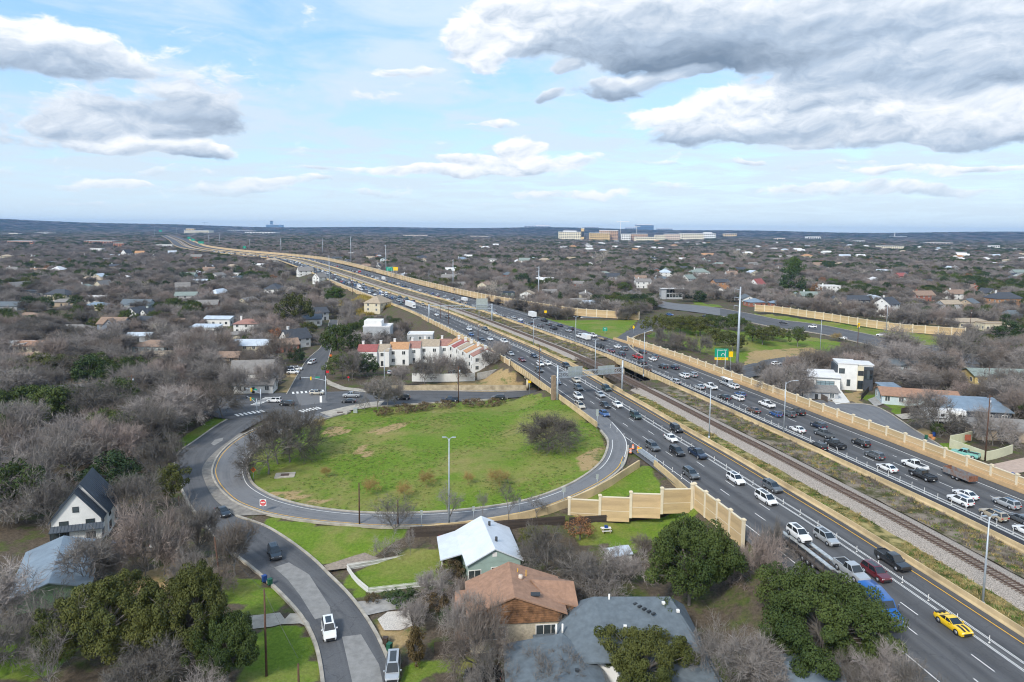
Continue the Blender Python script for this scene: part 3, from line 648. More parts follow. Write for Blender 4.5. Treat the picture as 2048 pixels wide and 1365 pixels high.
# patches of newer concrete in the street
M_PATCH = mat('grey_street_patch', (.225, .222, .215), .92, .16, .8, .1)
def patch(px, z=0.0, m=None, dz=.075, parent=None, name='road_patch'):
    mb = MB(); q = [gz(a, b, z) for a, b in px]; mb.add([(p.x, p.y, p.z + dz) for p in q], [tuple(range(len(q)))]); o = mb.build(name, m or M_PATCH, parent); return o
for px in ([(548, 1136), (578, 1126), (618, 1150), (660, 1215), (662, 1232), (630, 1240), (600, 1192), (575, 1160)], [(684, 1275), (722, 1270), (758, 1330), (766, 1368), (705, 1368)], [(422, 888), (430, 880), (447, 876), (445, 882), (428, 892)]):
    patch(px, parent=st)
patch([(700, 1115), (800, 1085), (905, 1075), (905, 1090), (800, 1105), (690, 1138), (655, 1142), (648, 1132)], .3, mat('gravel_drive', (.27, .22, .175), .95, .25, 2, .4), .06, name='driveway')['kind'] = 'structure'
patch([(715, 1205), (800, 1195), (838, 1196), (830, 1215), (780, 1222), (735, 1232)], 0, M_CONCG, .1, name='driveway')['kind'] = 'structure'
patch([(480, 1235), (560, 1226), (575, 1246), (545, 1254), (482, 1262)], 0, M_CONC, .06, name='parking_pad')['kind'] = 'structure'
patch([(560, 1250), (580, 1228), (600, 1228), (618, 1246), (622, 1258), (600, 1248)], 0, M_CONC, .07, name='driveway')['kind'] = 'structure'
patch([(755, 1240), (775, 1225), (818, 1222), (830, 1225), (828, 1252), (800, 1262), (768, 1262)], 0, mat('white_gravel', (.52, .48, .43), .95, .35, 16, .5, fac=(.42, .58)), .09, name='gravel_bed')['kind'] = 'structure'
patch([(1638, 772), (1672, 768), (1700, 806), (1672, 810)], 5, mat('white_concrete', (.62, .61, .58), .85, .05, 1), .12, name='driveway')['kind'] = 'structure'
patch([(1735, 800), (1775, 785), (1800, 790), (1770, 808), (1750, 814)], 5, M_CONCG, .12, name='driveway')['kind'] = 'structure'
patch([(1790, 830), (1875, 822), (1880, 832), (1805, 840)], 5, M_CONC, .12, name='driveway')['kind'] = 'structure'
patch([(1985, 930), (2055, 915), (2055, 945), (2010, 950)], 5, mat('pink_concrete', (.42, .32, .26), .9, .1, 1), .12, name='driveway')['kind'] = 'structure'
patch([(590, 788), (650, 782), (655, 806), (600, 812)], 0, asphalt('patched_asphalt', (.13, .132, .138), (.17, .17, .172)), .075, cs)
patch([(640, 826), (700, 812), (735, 806), (770, 802), (760, 812), (700, 822), (660, 834)], 0, M_CONC, .10, name='traffic_island')['kind'] = 'structure'
patch([(652, 758), (665, 765), (690, 775), (735, 780), (735, 786), (680, 780), (655, 770)], 0, M_CONC, .10, name='pavement')['kind'] = 'structure'
# crosswalk bars
def crosswalk(a, b, n, ln, wd):
    p, q = gz(*a), gz(*b); u = (q - p); u.normalize(); ang = math.atan2(u.y, u.x); mb = MB()
    for k in range(n):
        c = p.lerp(q, (k + .5) / n); v = [Vector((x, y, 0)) for x, y in ((-wd / 2, -ln / 2), (wd / 2, -ln / 2), (wd / 2, ln / 2), (-wd / 2, ln / 2))]
        v = [Matrix.Rotation(ang, 3, 'Z') @ w_ + c for w_ in v]; mb.add([(w_.x, w_.y, .085) for w_ in v], [(0, 1, 2, 3)])
    mb.build('crosswalk', M_WHITE, cs, kind='stuff')
crosswalk((582, 787), (650, 782), 8, 3, .7); crosswalk((508, 812), (540, 795), 7, 3, .7); crosswalk((470, 832), (528, 822), 7, 3, .7); crosswalk((600, 824), (640, 816), 6, 3, .7)
# retaining wall on the far side of the cross street and the hedge
def low_wall(name, label, cat, pts, w, h, m, group=None, cap=None, seg=6.0):
    root = thing(name, label, cat, (0, 0, 0), group=group); p = smooth_line([tuple(x) for x in pts], seg); t = np.gradient(p[:, :2], axis=0); t /= np.linalg.norm(t, axis=1)[:, None]; nn = np.stack([t[:, 1], -t[:, 0]], 1)
    for i in range(len(p) - 1):
        a, b = p[i].copy(), p[i + 1].copy(); q = np.array([a, b + (a - b) * .006]); sweep('wall_section', q, nn[i:i + 2], [(-w / 2, -.6), (-w / 2, h), (w / 2, h), (w / 2, -.6)], m, root, closed=True)
    if cap: sweep('coping', p, nn, [(-w * .7, h + .003), (-w * .7, h + .12), (w * .7, h + .12), (w * .7, h + .003)], cap, root, closed=True)
    return root
low_wall('retaining_wall', 'pale stained concrete retaining wall along the far kerb of the cross street', 'wall', [p + Vector((0, 1.2, 0)) for p in CR_N[4:7]], .4, 1.7, mat('stained_concrete', (.40, .33, .22), .9, .3, .5, col2=(.50, .42, .29)))
low_wall('concrete_barrier', 'tan concrete barrier curling along the outer side of the exit ramp', 'barrier', [Vector((p.x, p.y, p.z)) for p in E([(1278, 932, 6), (1245, 953, 5.7), (1210, 976, 5.2), (1155, 1003, 4.5), (1088, 1028, 3.7), (1003, 1046, 3.0), (900, 1060, 2.3), (845, 1066, 2)])], .35, 1.25, M_TANB)
low_wall('concrete_barrier', 'tan concrete barrier from the crash cushion to the near noise wall', 'barrier', [hp(61, -29.9), hp(52, -30.3), hp(42, -31.0)], .35, 1.25, M_TANB)
low_wall('concrete_barrier', 'curved tan barrier on the outer side of the loop ramp beside the live oak', 'barrier', [p + Vector((.8, -.8, 0)) for p in LOOP_R[1:5]], .35, .8, M_TANB)

# ------------------------------------------------------------------ noise walls: posts and panels
def noise_wall(label, pts, h, plen, near=400, band=True, capw=.55, post=.5):
    root = thing('noise_wall', label, 'noise wall', (0, 0, 0)); p = smooth_line([tuple(x) for x in pts], plen)
    pm = MB(); pm.box((0, 0, h / 2 - .3), (1, .2, h + .6), 0, 0); pm.box((0, 0, h + .09), (1, .34, .17), 0, 1)
    if band: pm.box((0, 0, h * .36), (1, .24, .10), 0, 1)
    # courses of the moulded face
    pmesh = pm.mesh('panel', [M_PANEL, M_CREAM])
    qm = MB(); qm.box((0, 0, h / 2 - .2), (post, .42, h + .9), 0, 0); qm.box((0, 0, h + .36), (capw + .15, .62, .2), 0, 0); qm.box((0, 0, h + .5), (capw * .8, .42, .12), 0, 0)
    qmesh = qm.mesh('post', [M_CREAM]); far = MB(); k = 0
    for i in range(len(p)):
        if i < len(p) - 1:
            c = (p[i] + p[i + 1]) / 2; d = p[i + 1] - p[i]; ang = math.atan2(d[1], d[0]); ln = math.hypot(d[0], d[1])
        z = p[i][2]
        if k < near:
            o = obj('post', qmesh, root, tuple(p[i]), rz=ang)
            if i < len(p) - 1:
                q = obj('panel', pmesh, root, (c[0], c[1], min(p[i][2], p[i + 1][2])), rz=ang); q.scale.x = ln - post + .02
        else:
            far.box((p[i][0], p[i][1], z + h / 2), (post, .42, h + 1), ang, 1)
            if i < len(p) - 1: far.box((c[0], c[1], z + h / 2 - .2), (ln - post, .2, h + .6), ang, 0)
        k += 1
    if far.v: far.build('far_panels', [M_PANEL, M_CREAM], root, kind='stuff')
    return root
noise_wall('long tan noise wall with cream posts on the right edge of the lanes heading away', [hp(s, 35.35, ZH + .88) for s in np.arange(-55, 216, 8)], 1.9, 5.65)
noise_wall('tall tan noise wall running from the loop ramp away beside the lanes to the horizon', E([(1278, 638), (1215, 634), (1150, 629), (1080, 618), (1020, 608), (960, 597), (890, 581), (830, 566), (765, 548), (700, 531), (650, 520)], 6) + [hp(s, 37, 6) for s in (1130, 1250, 1400, 1600, 1900, 2300, 2800)], 3.6, 6.4, near=150)
noise_wall('tan noise wall with cream posts on the bank beyond the frontage road', E([(1510, 621, 3.5), (1550, 624, 3.5), (1600, 631, 3.3), (1660, 640, 3), (1720, 650, 2.8), (1790, 660, 2.5), (1860, 666, 2), (1930, 671, 2)]), 3.6, 6.2)
_c = hp(40, -31.6, 5.4)
noise_wall('near tan noise wall turning away from the oncoming lanes above the back gardens', [gz(1138, 1040, 2.2), gz(1197, 1036, 2.9), gz(1254, 1030, 3.7), gz(1311, 1023, 4.6), _c + Vector((-.5, -.1, 0))], 4.0, 5.6)
noise_wall('near tan noise wall standing along the oncoming lanes beside the evergreen oak', [hp(s, -31.6, 5.6) for s in np.arange(40, 20, -4.3)], 3.9, 4.3)
noise_wall('low tan wall along the oncoming lanes beside the terrace houses', [hp(s, -31.6, 5.4) for s in np.arange(178, 330, 8)], 2.1, 6.0, band=False)
noise_wall('low tan wall above the yellow weed bank on the far oncoming side', [hp(s, -31.8, 5.2) for s in np.arange(400, 620, 10)], 2.0, 6.0, band=False)
# ------------------------------------------------------------------ houses
def shingle(name, c, s=1.2): return mat(name, c, .92, .16, s, .3, detail=8)
W_ = {'white': mat('white_painted_wall', (.70, .70, .68), .8, .06, .6), 'cream': mat('cream_wall', (.60, .54, .40), .85, .08, .6), 'blue': mat('blue_grey_wall', (.20, .25, .32), .85, .08, .8),
      'green': mat('pale_green_siding', (.30, .40, .36), .85, .06, .8), 'lime': mat('moss_green_wall', (.30, .36, .16), .85, .08, .8), 'tan': mat('tan_wall', (.40, .32, .23), .85, .1, .8), 'brick': mat('red_brick_wall', (.30, .12, .08), .9, .18, 4),
      'obrick': mat('orange_brick_wall', (.42, .22, .11), .9, .15, 4), 'dark': mat('charcoal_wall', (.05, .06, .075), .8, .1, .8), 'grey': mat('grey_wall', (.38, .40, .42), .85, .07, .8), 'yellow': mat('yellow_wall', (.60, .46, .17), .85, .08, .8),
      'paleblue': mat('pale_blue_wall', (.50, .58, .60), .85, .06, .8), 'dgreen': mat('dark_green_wall', (.07, .10, .085), .85, .1, .8), 'brown': mat('brown_wood_wall', (.16, .095, .06), .9, .25, 2)}
R_ = {'grey': shingle('grey_shingles', (.20, .19, .18)), 'brown': shingle('brown_shingles', (.25, .175, .13)), 'rust': shingle('rust_brown_shingles', (.30, .175, .115)), 'dark': shingle('dark_shingles', (.055, .062, .075)), 'blue': shingle('blue_grey_shingles', (.11, .135, .155)),
      'metal': mat('pale_metal_roof', (.55, .60, .65), .45, .1, .5, metal=.25), 'bmetal': mat('blue_metal_roof', (.22, .28, .34), .45, .16, .4, metal=.3), 'dmetal': mat('dark_standing_seam', (.055, .07, .09), .45, .12, .5, metal=.3), 'red': shingle('red_shingles', (.27, .085, .08)), 'orange': shingle('orange_brown_shingles', (.42, .235, .12)),
      'tan': shingle('tan_shingles', (.33, .27, .20)), 'flat': mat('white_flat_roof', (.62, .62, .62), .8, .08, .5), 'greenr': shingle('green_grey_shingles', (.20, .24, .22)), 'mauve': shingle('mauve_brown_shingles', (.30, .16, .13))}
M_TRIM = mat('white_trim', (.74, .73, .70), .7, .04, 1); M_DTRIM = mat('dark_trim', (.03, .035, .04), .6, .1, 1)
def glass_mat():
    M = bpy.data.materials.new('window_glass'); M.use_nodes = True; nt = M.node_tree; b = nt.nodes['Principled BSDF']; oi = nt.nodes.new('ShaderNodeObjectInfo'); cr = nt.nodes.new('ShaderNodeValToRGB'); nt.links.new(oi.outputs['Random'], cr.inputs[0])
    cr.color_ramp.elements[0].color = (.012, .016, .02, 1); cr.color_ramp.elements[1].color = (.09, .11, .12, 1); nt.links.new(cr.outputs[0], b.inputs['Base Color']); b.inputs['Roughness'].default_value = .07; b.inputs['Specular IOR Level'].default_value = .8; return M
M_GLASS = glass_mat()
HOUSES = []      # (x, y, radius) kept clear of trees
LANDMARKS = []   # (x, y, phrase)
_win = {}
def window(parent, x, y, z, ang, w=1.2, h=1.4, trim=None, bars=1):
    """A framed window whose outward direction is ANG, in the parent's own space."""
    key = (round(w, 2), round(h, 2), trim, bars)
    if key not in _win:
        f = MB(); t = .11
        f.b6(-.02, .06, -w / 2 - t, w / 2 + t, h / 2, h / 2 + t); f.b6(-.02, .08, -w / 2 - t, w / 2 + t, -h / 2 - t, -h / 2)
        f.b6(-.02, .06, -w / 2 - t, -w / 2, -h / 2, h / 2); f.b6(-.02, .06, w / 2, w / 2 + t, -h / 2, h / 2)
        for k in range(bars): yy = -w / 2 + w * (k + 1) / (bars + 1); f.b6(-.02, .055, yy - .04, yy + .04, -h / 2, h / 2)
        g = MB(); g.b6(-.03, .03, -w / 2, w / 2, -h / 2, h / 2)
        _win[key] = (f.mesh('window', trim or M_TRIM), g.mesh('pane', M_GLASS))
    a, b = _win[key]; o = obj('window', a, parent, (x, y, z), rz=ang); obj('pane', b, o); return o
def roof_slab(mb, pts, th=.2, mi=0):
    n = len(pts); P = [Vector(p) for p in pts]; vs = P + [p - Vector((0, 0, th)) for p in P]
    mb.add(vs, [tuple(range(n)), tuple(range(2 * n - 1, n - 1, -1))] + [(i, n + i, n + (i + 1) % n, (i + 1) % n) for i in range(n)], mi)
def house(px, py, label, L=12, W=9, h=3, rot=0, roof='gable', rise=2.2, wall='white', roofm='grey', z=None, chim=0, cat='house', name='house', wins=True, trim=None, wing=None, xy=None, door=True, over=.5, lm=True, seams=False, small=False, dw=1.25, dh=1.4):
    """One house: walls, a pitched or flat roof with eaves, framed windows, a door, perhaps a chimney and a wing."""
    p = Vector((*xy, 0)) if xy else (gp(px, py) if z is None else gz(px, py, z))
    p.z = tz(p.x, p.y) if z is None else z
    root = thing(name, label, cat, p, R(rot))
    HOUSES.append((p.x, p.y, math.hypot(L, W) / 2))
    if lm: LANDMARKS.append((p.x, p.y, label))
    wm, rm = W_[wall], R_[roofm]
    def block(cx, cy, L, W, h, rise, roof, ang90=False, base=0.0):
        mb = MB(); mb.b6(cx - L / 2, cx + L / 2, cy - W / 2, cy + W / 2, -1.2, h)
        rb = MB(); o = over
        if roof == 'gable':
            if ang90:
                for s in (-1, 1): mb.add([(cx - L / 2 , cy + s * W / 2, h - .02), (cx + L / 2, cy + s * W / 2, h - .02), (cx, cy + s * W / 2, h + rise)], [(0, 1, 2) if s < 0 else (2, 1, 0)])
                e = h - rise * o / (L / 2) + .16
                for s in (-1, 1): roof_slab(rb, [(cx, cy - W / 2 - o, h + rise + .16), (cx, cy + W / 2 + o, h + rise + .16), (cx + s * (L / 2 + o), cy + W / 2 + o, e), (cx + s * (L / 2 + o), cy - W / 2 - o, e)][::-s])
            else:
                for s in (-1, 1): mb.add([(cx + s * L / 2, cy - W / 2, h - .02), (cx + s * L / 2, cy + W / 2, h - .02), (cx + s * L / 2, cy, h + rise)], [(0, 1, 2) if s > 0 else (2, 1, 0)])
                e = h - rise * o / (W / 2) + .16
                for s in (-1, 1):
                    roof_slab(rb, [(cx - L / 2 - o, cy, h + rise + .16), (cx + L / 2 + o, cy, h + rise + .16), (cx + L / 2 + o, cy + s * (W / 2 + o), e), (cx - L / 2 - o, cy + s * (W / 2 + o), e)][::s])
                    if seams:
                        k = cx - L / 2 - o + .3
                        while k < cx + L / 2 + o: rb.tube((k, cy, h + rise + .2), (k, cy + s * (W / 2 + o), e + .04), .035, n=3); k += .6
        elif roof == 'hip':
            e = h + .05; r = max(.3, (L - W) / 2 + .2); A, B = L / 2 + o, W / 2 + o; t = h + rise
            roof_slab(rb, [(cx - A, cy - B, e), (cx + A, cy - B, e), (cx + r, cy, t), (cx - r, cy, t)]); roof_slab(rb, [(cx + A, cy + B, e), (cx - A, cy + B, e), (cx - r, cy, t), (cx + r, cy, t)])
            roof_slab(rb, [(cx + A, cy - B, e), (cx + A, cy + B, e), (cx + r, cy, t)]); roof_slab(rb, [(cx - A, cy + B, e), (cx - A, cy - B, e), (cx - r, cy, t)])
        elif roof == 'shed':
            roof_slab(rb, [(cx - L / 2 - o, cy - W / 2 - o, h + .1), (cx + L / 2 + o, cy - W / 2 - o, h + .1), (cx + L / 2 + o, cy + W / 2 + o, h + rise), (cx - L / 2 - o, cy + W / 2 + o, h + rise)])
            mb.b6(cx - L / 2, cx + L / 2, cy + W / 2 - .2, cy + W / 2, h - .02, h + rise - .3)
        else:
            rb.b6(cx - L / 2 + .15, cx + L / 2 - .15, cy - W / 2 + .15, cy + W / 2 - .15, h - .1, h + .02)
            for s in (-1, 1): rb.b6(cx - L / 2 - .06, cx + L / 2 + .06, cy + s * W / 2 - .1, cy + s * W / 2 + .1, h - .1, h + rise); rb.b6(cx + s * L / 2 - .1, cx + s * L / 2 + .1, cy - W / 2 + .1, cy + W / 2 - .1, h - .1, h + rise)
        mb.build('wall', wm, root); ro = rb.build('roof', rm, root)
        if wins:
            nst = max(1, int(round(h / 3.0)))
            for ang, dx, dy, ln in ((0, L / 2, 0, W), (math.pi, -L / 2, 0, W), (math.pi / 2, 0, W / 2, L), (-math.pi / 2, 0, -W / 2, L)):
                wa = ang + R(rot); to = Vector((-p.x, -p.y)); to.normalize()
                if math.cos(wa) * to.x + math.sin(wa) * to.y < .2: continue
                nw = max(1, int(ln / (4.2 if small else 3.4)))
                for st_ in range(nst):
                    for k in range(nw):
                        t = (k + .5) / nw * ln - ln / 2; t += ((k * 7 + st_ * 3) % 3 - 1) * .25
                        wx = cx + (dx if dx else -t * math.sin(ang)); wy = cy + (dy if dy else t * math.cos(ang))
                        if dx: wx, wy = cx + dx, cy + t
                        else: wx, wy = cx + t, cy + dy
                        zz = h / nst * st_ + min(1.75, h / nst * .6)
                        if door and st_ == 0 and k == nw // 2 and dy < 0:
                            d = MB(); d.b6(-.02, .05, -.5, .5, -1.0, 1.05); dd = d.build('door', M_DTRIM, root, (wx, wy, 1.0), rz=ang); kb = MB(); kb.b6(.05, .1, .32, .42, -.05, .05); kb.build('handle', M_STEEL, dd)
                        else: window(root, wx, wy, zz, ang, dw, min(dh, h / nst * .5), trim, 1)
                if roof == 'gable' and ((dx and not ang90) or (dy and ang90)) and rise > 1.8: window(root, cx + dx, cy + dy, h + rise * .35, ang, .8, .8, trim, 0)
        return ro
    ro = block(0, 0, L, W, h, rise, roof)
    if wing: block(*wing)
    for k in range(chim):
        c = MB(); x = -L * .28 + k * L * .5; c.b6(x - .45, x + .45, -.1, .8, h, h + rise + 1.3); c.b6(x - .55, x + .55, -.2, .9, h + rise + 1.3, h + rise + 1.45); c.build('chimney', W_['white'] if wall != 'brick' else W_['brick'], ro)
    return root

def custom_house(label, roofs, walls, gables, wm, rm, name='house', cat='house', center=None, wins=(), extras=(), trim=None, seams=None):
    c = center; root = thing(name, label, cat, c); off = Vector(c); LANDMARKS.append((c[0], c[1], label))
    def l(p): return Vector(p) - off
    if walls:
        mb = MB()
        for fp, z0, z1 in walls: mb.prism([(p[0] - c[0], p[1] - c[1]) for p in fp], z0 - c[2], z1 - c[2])
        for g in gables: mb.add([l(p) for p in g], [tuple(range(len(g)))])
        mb.build('wall', wm, root)
    rb = MB()
    for r in roofs: roof_slab(rb, [l(p) for p in r])
    ro = rb.build('roof', rm, root)
    for (p, ang, w, h, bars) in wins: q = l(p); window(root, q.x, q.y, q.z, ang, w, h, trim, bars)
    return root, ro, l
def facing(a, b): return math.atan2(b[1] - a[1], b[0] - a[0]) - math.pi / 2      # outward direction of a wall run from a to b (counter-clockwise footprint)

# --- white metal roof house with green siding
def green_house():
    a = Vector((-5.2, 118.3, 5.7)); b = Vector((-2.3, 105.6, 5.7)); u = (b - a).normalized(); r = Vector((-u.y, u.x, 0)); r = r if r.x > 0 else -r
    eR, eL, zR = 4.75, 4.75, 3.3
    A, B = a, b; C = b + r * eR; C.z = zR; D = a + r * (eR + .4); D.z = zR; E1 = b - r * eL; E1.z = zR; G1 = a - r * eL; G1.z = zR
    V = E1 - u * 4.3; P1 = V - r * 3.6; P1.z = zR - .75; P0 = G1 - r * 3.2; P0.z = zR - .75
    i = .45; n = u * i
    fp = [C - r * i - n, D - r * i + n, G1 + r * i + n, E1 + r * i - n]
    fpx = [(q.x, q.y) for q in fp]
    gb = [(fp[3].x, fp[3].y, 3.2), (fp[0].x, fp[0].y, 3.2), (b.x - n.x, b.y - n.y, 5.55)]; gf = [(fp[1].x, fp[1].y, 3.2), (fp[2].x, fp[2].y, 3.2), (a.x + n.x, a.y + n.y, 5.55)]
    ang = math.atan2(u.y, u.x); fc = lambda t, z: Vector((fp[3].x + (fp[0].x - fp[3].x) * t, fp[3].y + (fp[0].y - fp[3].y) * t, z)) + u * .0
    root, ro, l = custom_house('pale green house with a white metal roof behind the white picket fence', [(A, G1, E1, B), (A, B, C, D), (G1, P0, P1, V)], [(fpx[::-1] if area2(fpx) < 0 else fpx, -.5, 3.25)], [gb, gf], W_['green'], mat('white_metal_roof', (.66, .70, .75), .5, .07, .5, metal=.15), center=(a.x / 2 + b.x / 2, a.y / 2 + b.y / 2, .3),
        wins=[(fc(.78, 1.75), ang, 1.9, 1.45, 1), (fc(.50, 2.1), ang, 1.0, .45, 0), (fc(.12, 1.5), ang, 1.9, 1.3, 1)])
    v = MB(); q = l(fc(.5, 4.55)) ; v.box(q, (.08, .75, .75), ang); v.build('gable_vent', M_TRIM, root)
    pb = MB()
    for q in (P1 + r * .3 - u * .3, P0 + r * .3 + u * .4, (P0 + P1) / 2 + r * .3): q = l(q); pb = MB(); pb.tube((q.x, q.y, -.6), (q.x, q.y, q.z - .1), .09, n=5); pb.build('porch_post', M_TRIM, root)
    tb = MB(); q = [E1 + r * .0 , V + r * .0 - u * 3]; 
    for t, s_, zz in ((.25, .9, 5.5), (.72, .9, 5.5)):
        q = a.lerp(b, t) + r * s_; q = l(q); tb = MB(); tb.tube((q.x, q.y, q.z - .9), (q.x, q.y, q.z + .25), .22, .22, 8); tb.build('roof_vent', M_DTRIM, ro)
    HOUSES.extend([(a.x, a.y, 7), (b.x, b.y + 3, 7), (-9, 112, 5)])
def area2(p): return sum(p[i][0] * p[(i + 1) % len(p)][1] - p[(i + 1) % len(p)][0] * p[i][1] for i in range(len(p)))
def ccw(p): return p if area2(p) > 0 else p[::-1]
green_house()
# --- brown roofed two-storey house
def brown_house():
    a = Vector((-.1, 96.5, 8.2)); b = Vector((.75, 86.8, 8.2)); zl = 5.6
    Ln, Lf = Vector((-5.7, 86.2, zl)), Vector((-6.5, 95.4, zl)); Rn, Rf = Vector((7.9, 87.4, zl)), Vector((7.2, 97.2, zl))
    roofs = [(a, Lf, Ln, b), (b, Rn, Rf, a)]
    fp = [(-5.2, 86.6), (7.2, 88.0), (6.7, 96.4), (-5.9, 94.8)]
    g0 = [(-5.2, 86.6, 5.6), (7.2, 88.0, 5.6), (.7, 87.15, 8.0)]; g1 = [(6.7, 96.4, 5.6), (-5.9, 94.8, 5.6), (-.1, 95.6, 8.0)]
    # side gable to the right, low wing to the left
    roofs += [(Vector((3.0, 92.6, 7.55)), Vector((9.2, 93.2, 7.0)), Vector((9.6, 89.6, 5.3)), Vector((5.4, 89.4, 6.35))), (Vector((9.2, 93.2, 7.0)), Vector((3.0, 92.6, 7.55)), Vector((5.2, 96.2, 6.2)), Vector((9.0, 96.4, 5.4)))]
    roofs += [(Vector((-5.9, 94.4, 5.0)), Vector((-7.9, 95.0, 4.4)), Vector((-7.6, 89.6, 4.3)), Vector((-5.4, 89.6, 5.0)))]
    ang = facing((-5.2, 86.6), (7.2, 88.0))
    fc = lambda t, z: (-5.2 + 12.4 * t, 86.6 + 1.4 * t, z)
    root, ro, l = custom_house('brown shingled two-storey house with weathered timber upper gable and stone lower storey', roofs, [(fp, 4.2, 5.65), ([(7.0, 89.5), (8.9, 89.7), (8.6, 95.6), (6.7, 95.4)], -.3, 5.3), ([(-7.4, 89.9), (-5.5, 89.8), (-6.0, 94.3), (-7.6, 94.6)], -.3, 4.3)], [g0, g1], mat('weathered_timber_boards', (.21, .105, .05), .9, .5, 1.2, .3), R_['rust'], center=(0, 91, 0),
        wins=[(fc(.62, 5.3), ang, 1.9, 1.2, 1)])
    m = MB(); m.prism([(x - 0, y - 91) for x, y in [(-5.1, 86.75), (7.1, 88.15), (6.6, 96.3), (-5.8, 94.7)]], -.5, 4.2); m.build('lower_wall', mat('cream_limestone', (.48, .42, .32), .9, .2, 3, .3), root)
    # boards of the gable
    for z in np.arange(4.35, 7.6, .32):
        t = 1.0 if z < 5.6 else max(.04, 1 - (z - 5.6) / 2.4); q0 = Vector((.85, 87.2, 0)); d = Vector((12.2, 1.4, 0)) * .5 * t
        bm = MB(); c = q0 + Vector((math.cos(ang) * .03, math.sin(ang) * .03, 0)); bm.box((c.x, c.y - 91, z), (2 * d.length, .06, .28), math.atan2(1.4, 12.4)); bm.build('board', MATS['weathered_timber_boards'], root)
    for t, w in ((.84, 3.0), (.25, 3.2)):
        q = fc(t, 2.9); window(root, q[0], q[1] + .05 - 91, q[2], ang, w, 1.6, M_TRIM, 2)
    s = MB(); s.box((3.6, -2.0, 7.35), (1.3, .9, .12), 0); sk = s.build('skylight', M_DTRIM, ro); sk.rotation_euler = (0, 0, 0)
    s = MB(); s.tube((1.6, 1.6, 7.6), (1.6, 1.6, 8.2), .35, .3, 10); s.build('roof_vent', mat('pale_vent', (.6, .5, .42), .7, .1, 2), ro)
    for x, y in ((1.2, 3.2), (2.4, 2.8)): s = MB(); s.tube((x, y, 7.4), (x, y, 8.3), .06, n=5); s.build('vent_pipe', M_YELLOW, ro)
    HOUSES.extend([(0, 91, 9.5)])
brown_house()
# --- grey-blue shingled house in front
def grey_house():
    c = Vector((14, 84, 0)); roofs = []; z0, z1 = 4.0, 7.2
    A, B = Vector((11.5, 88.8, z1)), Vector((22.0, 89.0, z1))          # main ridge
    FL, FR, BL, BR = Vector((6.0, 86.2, 4.3)), Vector((25.5, 78.0, 3.6)), Vector((10.0, 92.4, 4.6)), Vector((24.6, 91.6, 4.6))
    M0 = Vector((8.2, 79.2, 4.0)); M1 = Vector((14.0, 74.0, 3.6))
    roofs += [(B, A, FL, M0, Vector((12.8, 78.4, 4.75))), (B, Vector((12.8, 78.4, 4.75)), M1, Vector((25.6, 74.0, 3.4)), FR), (B, FR, BR), (A, B, BR, BL), (A, BL, FL)]
    W0, W1 = Vector((1.3, 82.6, 4.2)), Vector((7.2, 83.4, 4.6))        # lower-left wing, ridge towards the viewer
    roofs += [(Vector((7.0, 84.0, 4.9)), Vector((-.7, 83.6, 3.6)), Vector((-.2, 72.0, 3.3)), Vector((5.4, 72.0, 4.9))), (Vector((7.0, 84.0, 4.9)), Vector((5.4, 72.0, 4.9)), Vector((12.0, 72.0, 3.4)), Vector((11.4, 79.0, 3.5)))]
    roofs += [(Vector((3.2, 86.6, 3.0)), Vector((3.4, 84.2, 3.3)), Vector((7.2, 84.4, 3.4)), Vector((7.0, 87.0, 3.1)))]
    root, ro, l = custom_house('large blue-grey shingled house with white gable behind the olive oak', roofs, [(ccw([(6.9, 85.6), (9.2, 80.6), (13.4, 79.4), (14.8, 75.2), (24.6, 75.2), (24.6, 90.6), (10.6, 91.2)]), -.4, 3.4), (ccw([(.2, 82.8), (.6, 72.8), (11.0, 72.8), (10.6, 79.2), (6.6, 83.2)]), -.4, 3.25)],
        [], W_['white'], R_['blue'], center=(14, 83, 0), wins=[(Vector((24.7, 82, 1.7)), 0, 1.2, 1.3, 1)])
    for x, y, z, hh in ((6.2, 84.6, 4.4, 1.3), (7.0, 84.4, 4.6, 1.3), (13.6, 88.4, 6.9, .9)):
        s = MB(); s.tube((x - 14, y - 83, z - .4), (x - 14, y - 83, z + hh), .13, n=7); s.build('vent_pipe', M_TRIM, ro)
    for x, y, z in ((15.0, 83.5, 6.05), (14.2, 82.0, 5.65), (22.5, 86.5, 6.5), (8.2, 77.0, 4.45), (20.8, 87.6, 6.95)):
        s = MB(); s.box((x - 14, y - 83, z + .12), (.42, .42, .3)); s.build('roof_vent', M_TRIM if x > 14 else M_DTRIM, ro)
    for k in range(5): s = MB(); s.box((17.0 + k * .5 - 14, 87.6 - k * .55 - 83, 6.85 - k * .02 + .05), (.55, .3, .2), .6); s.build('ridge_vent', M_DTRIM, ro)
    HOUSES.extend([(9, 84, 8), (18, 84, 9), (5, 76, 8), (20, 78, 7)])
grey_house()
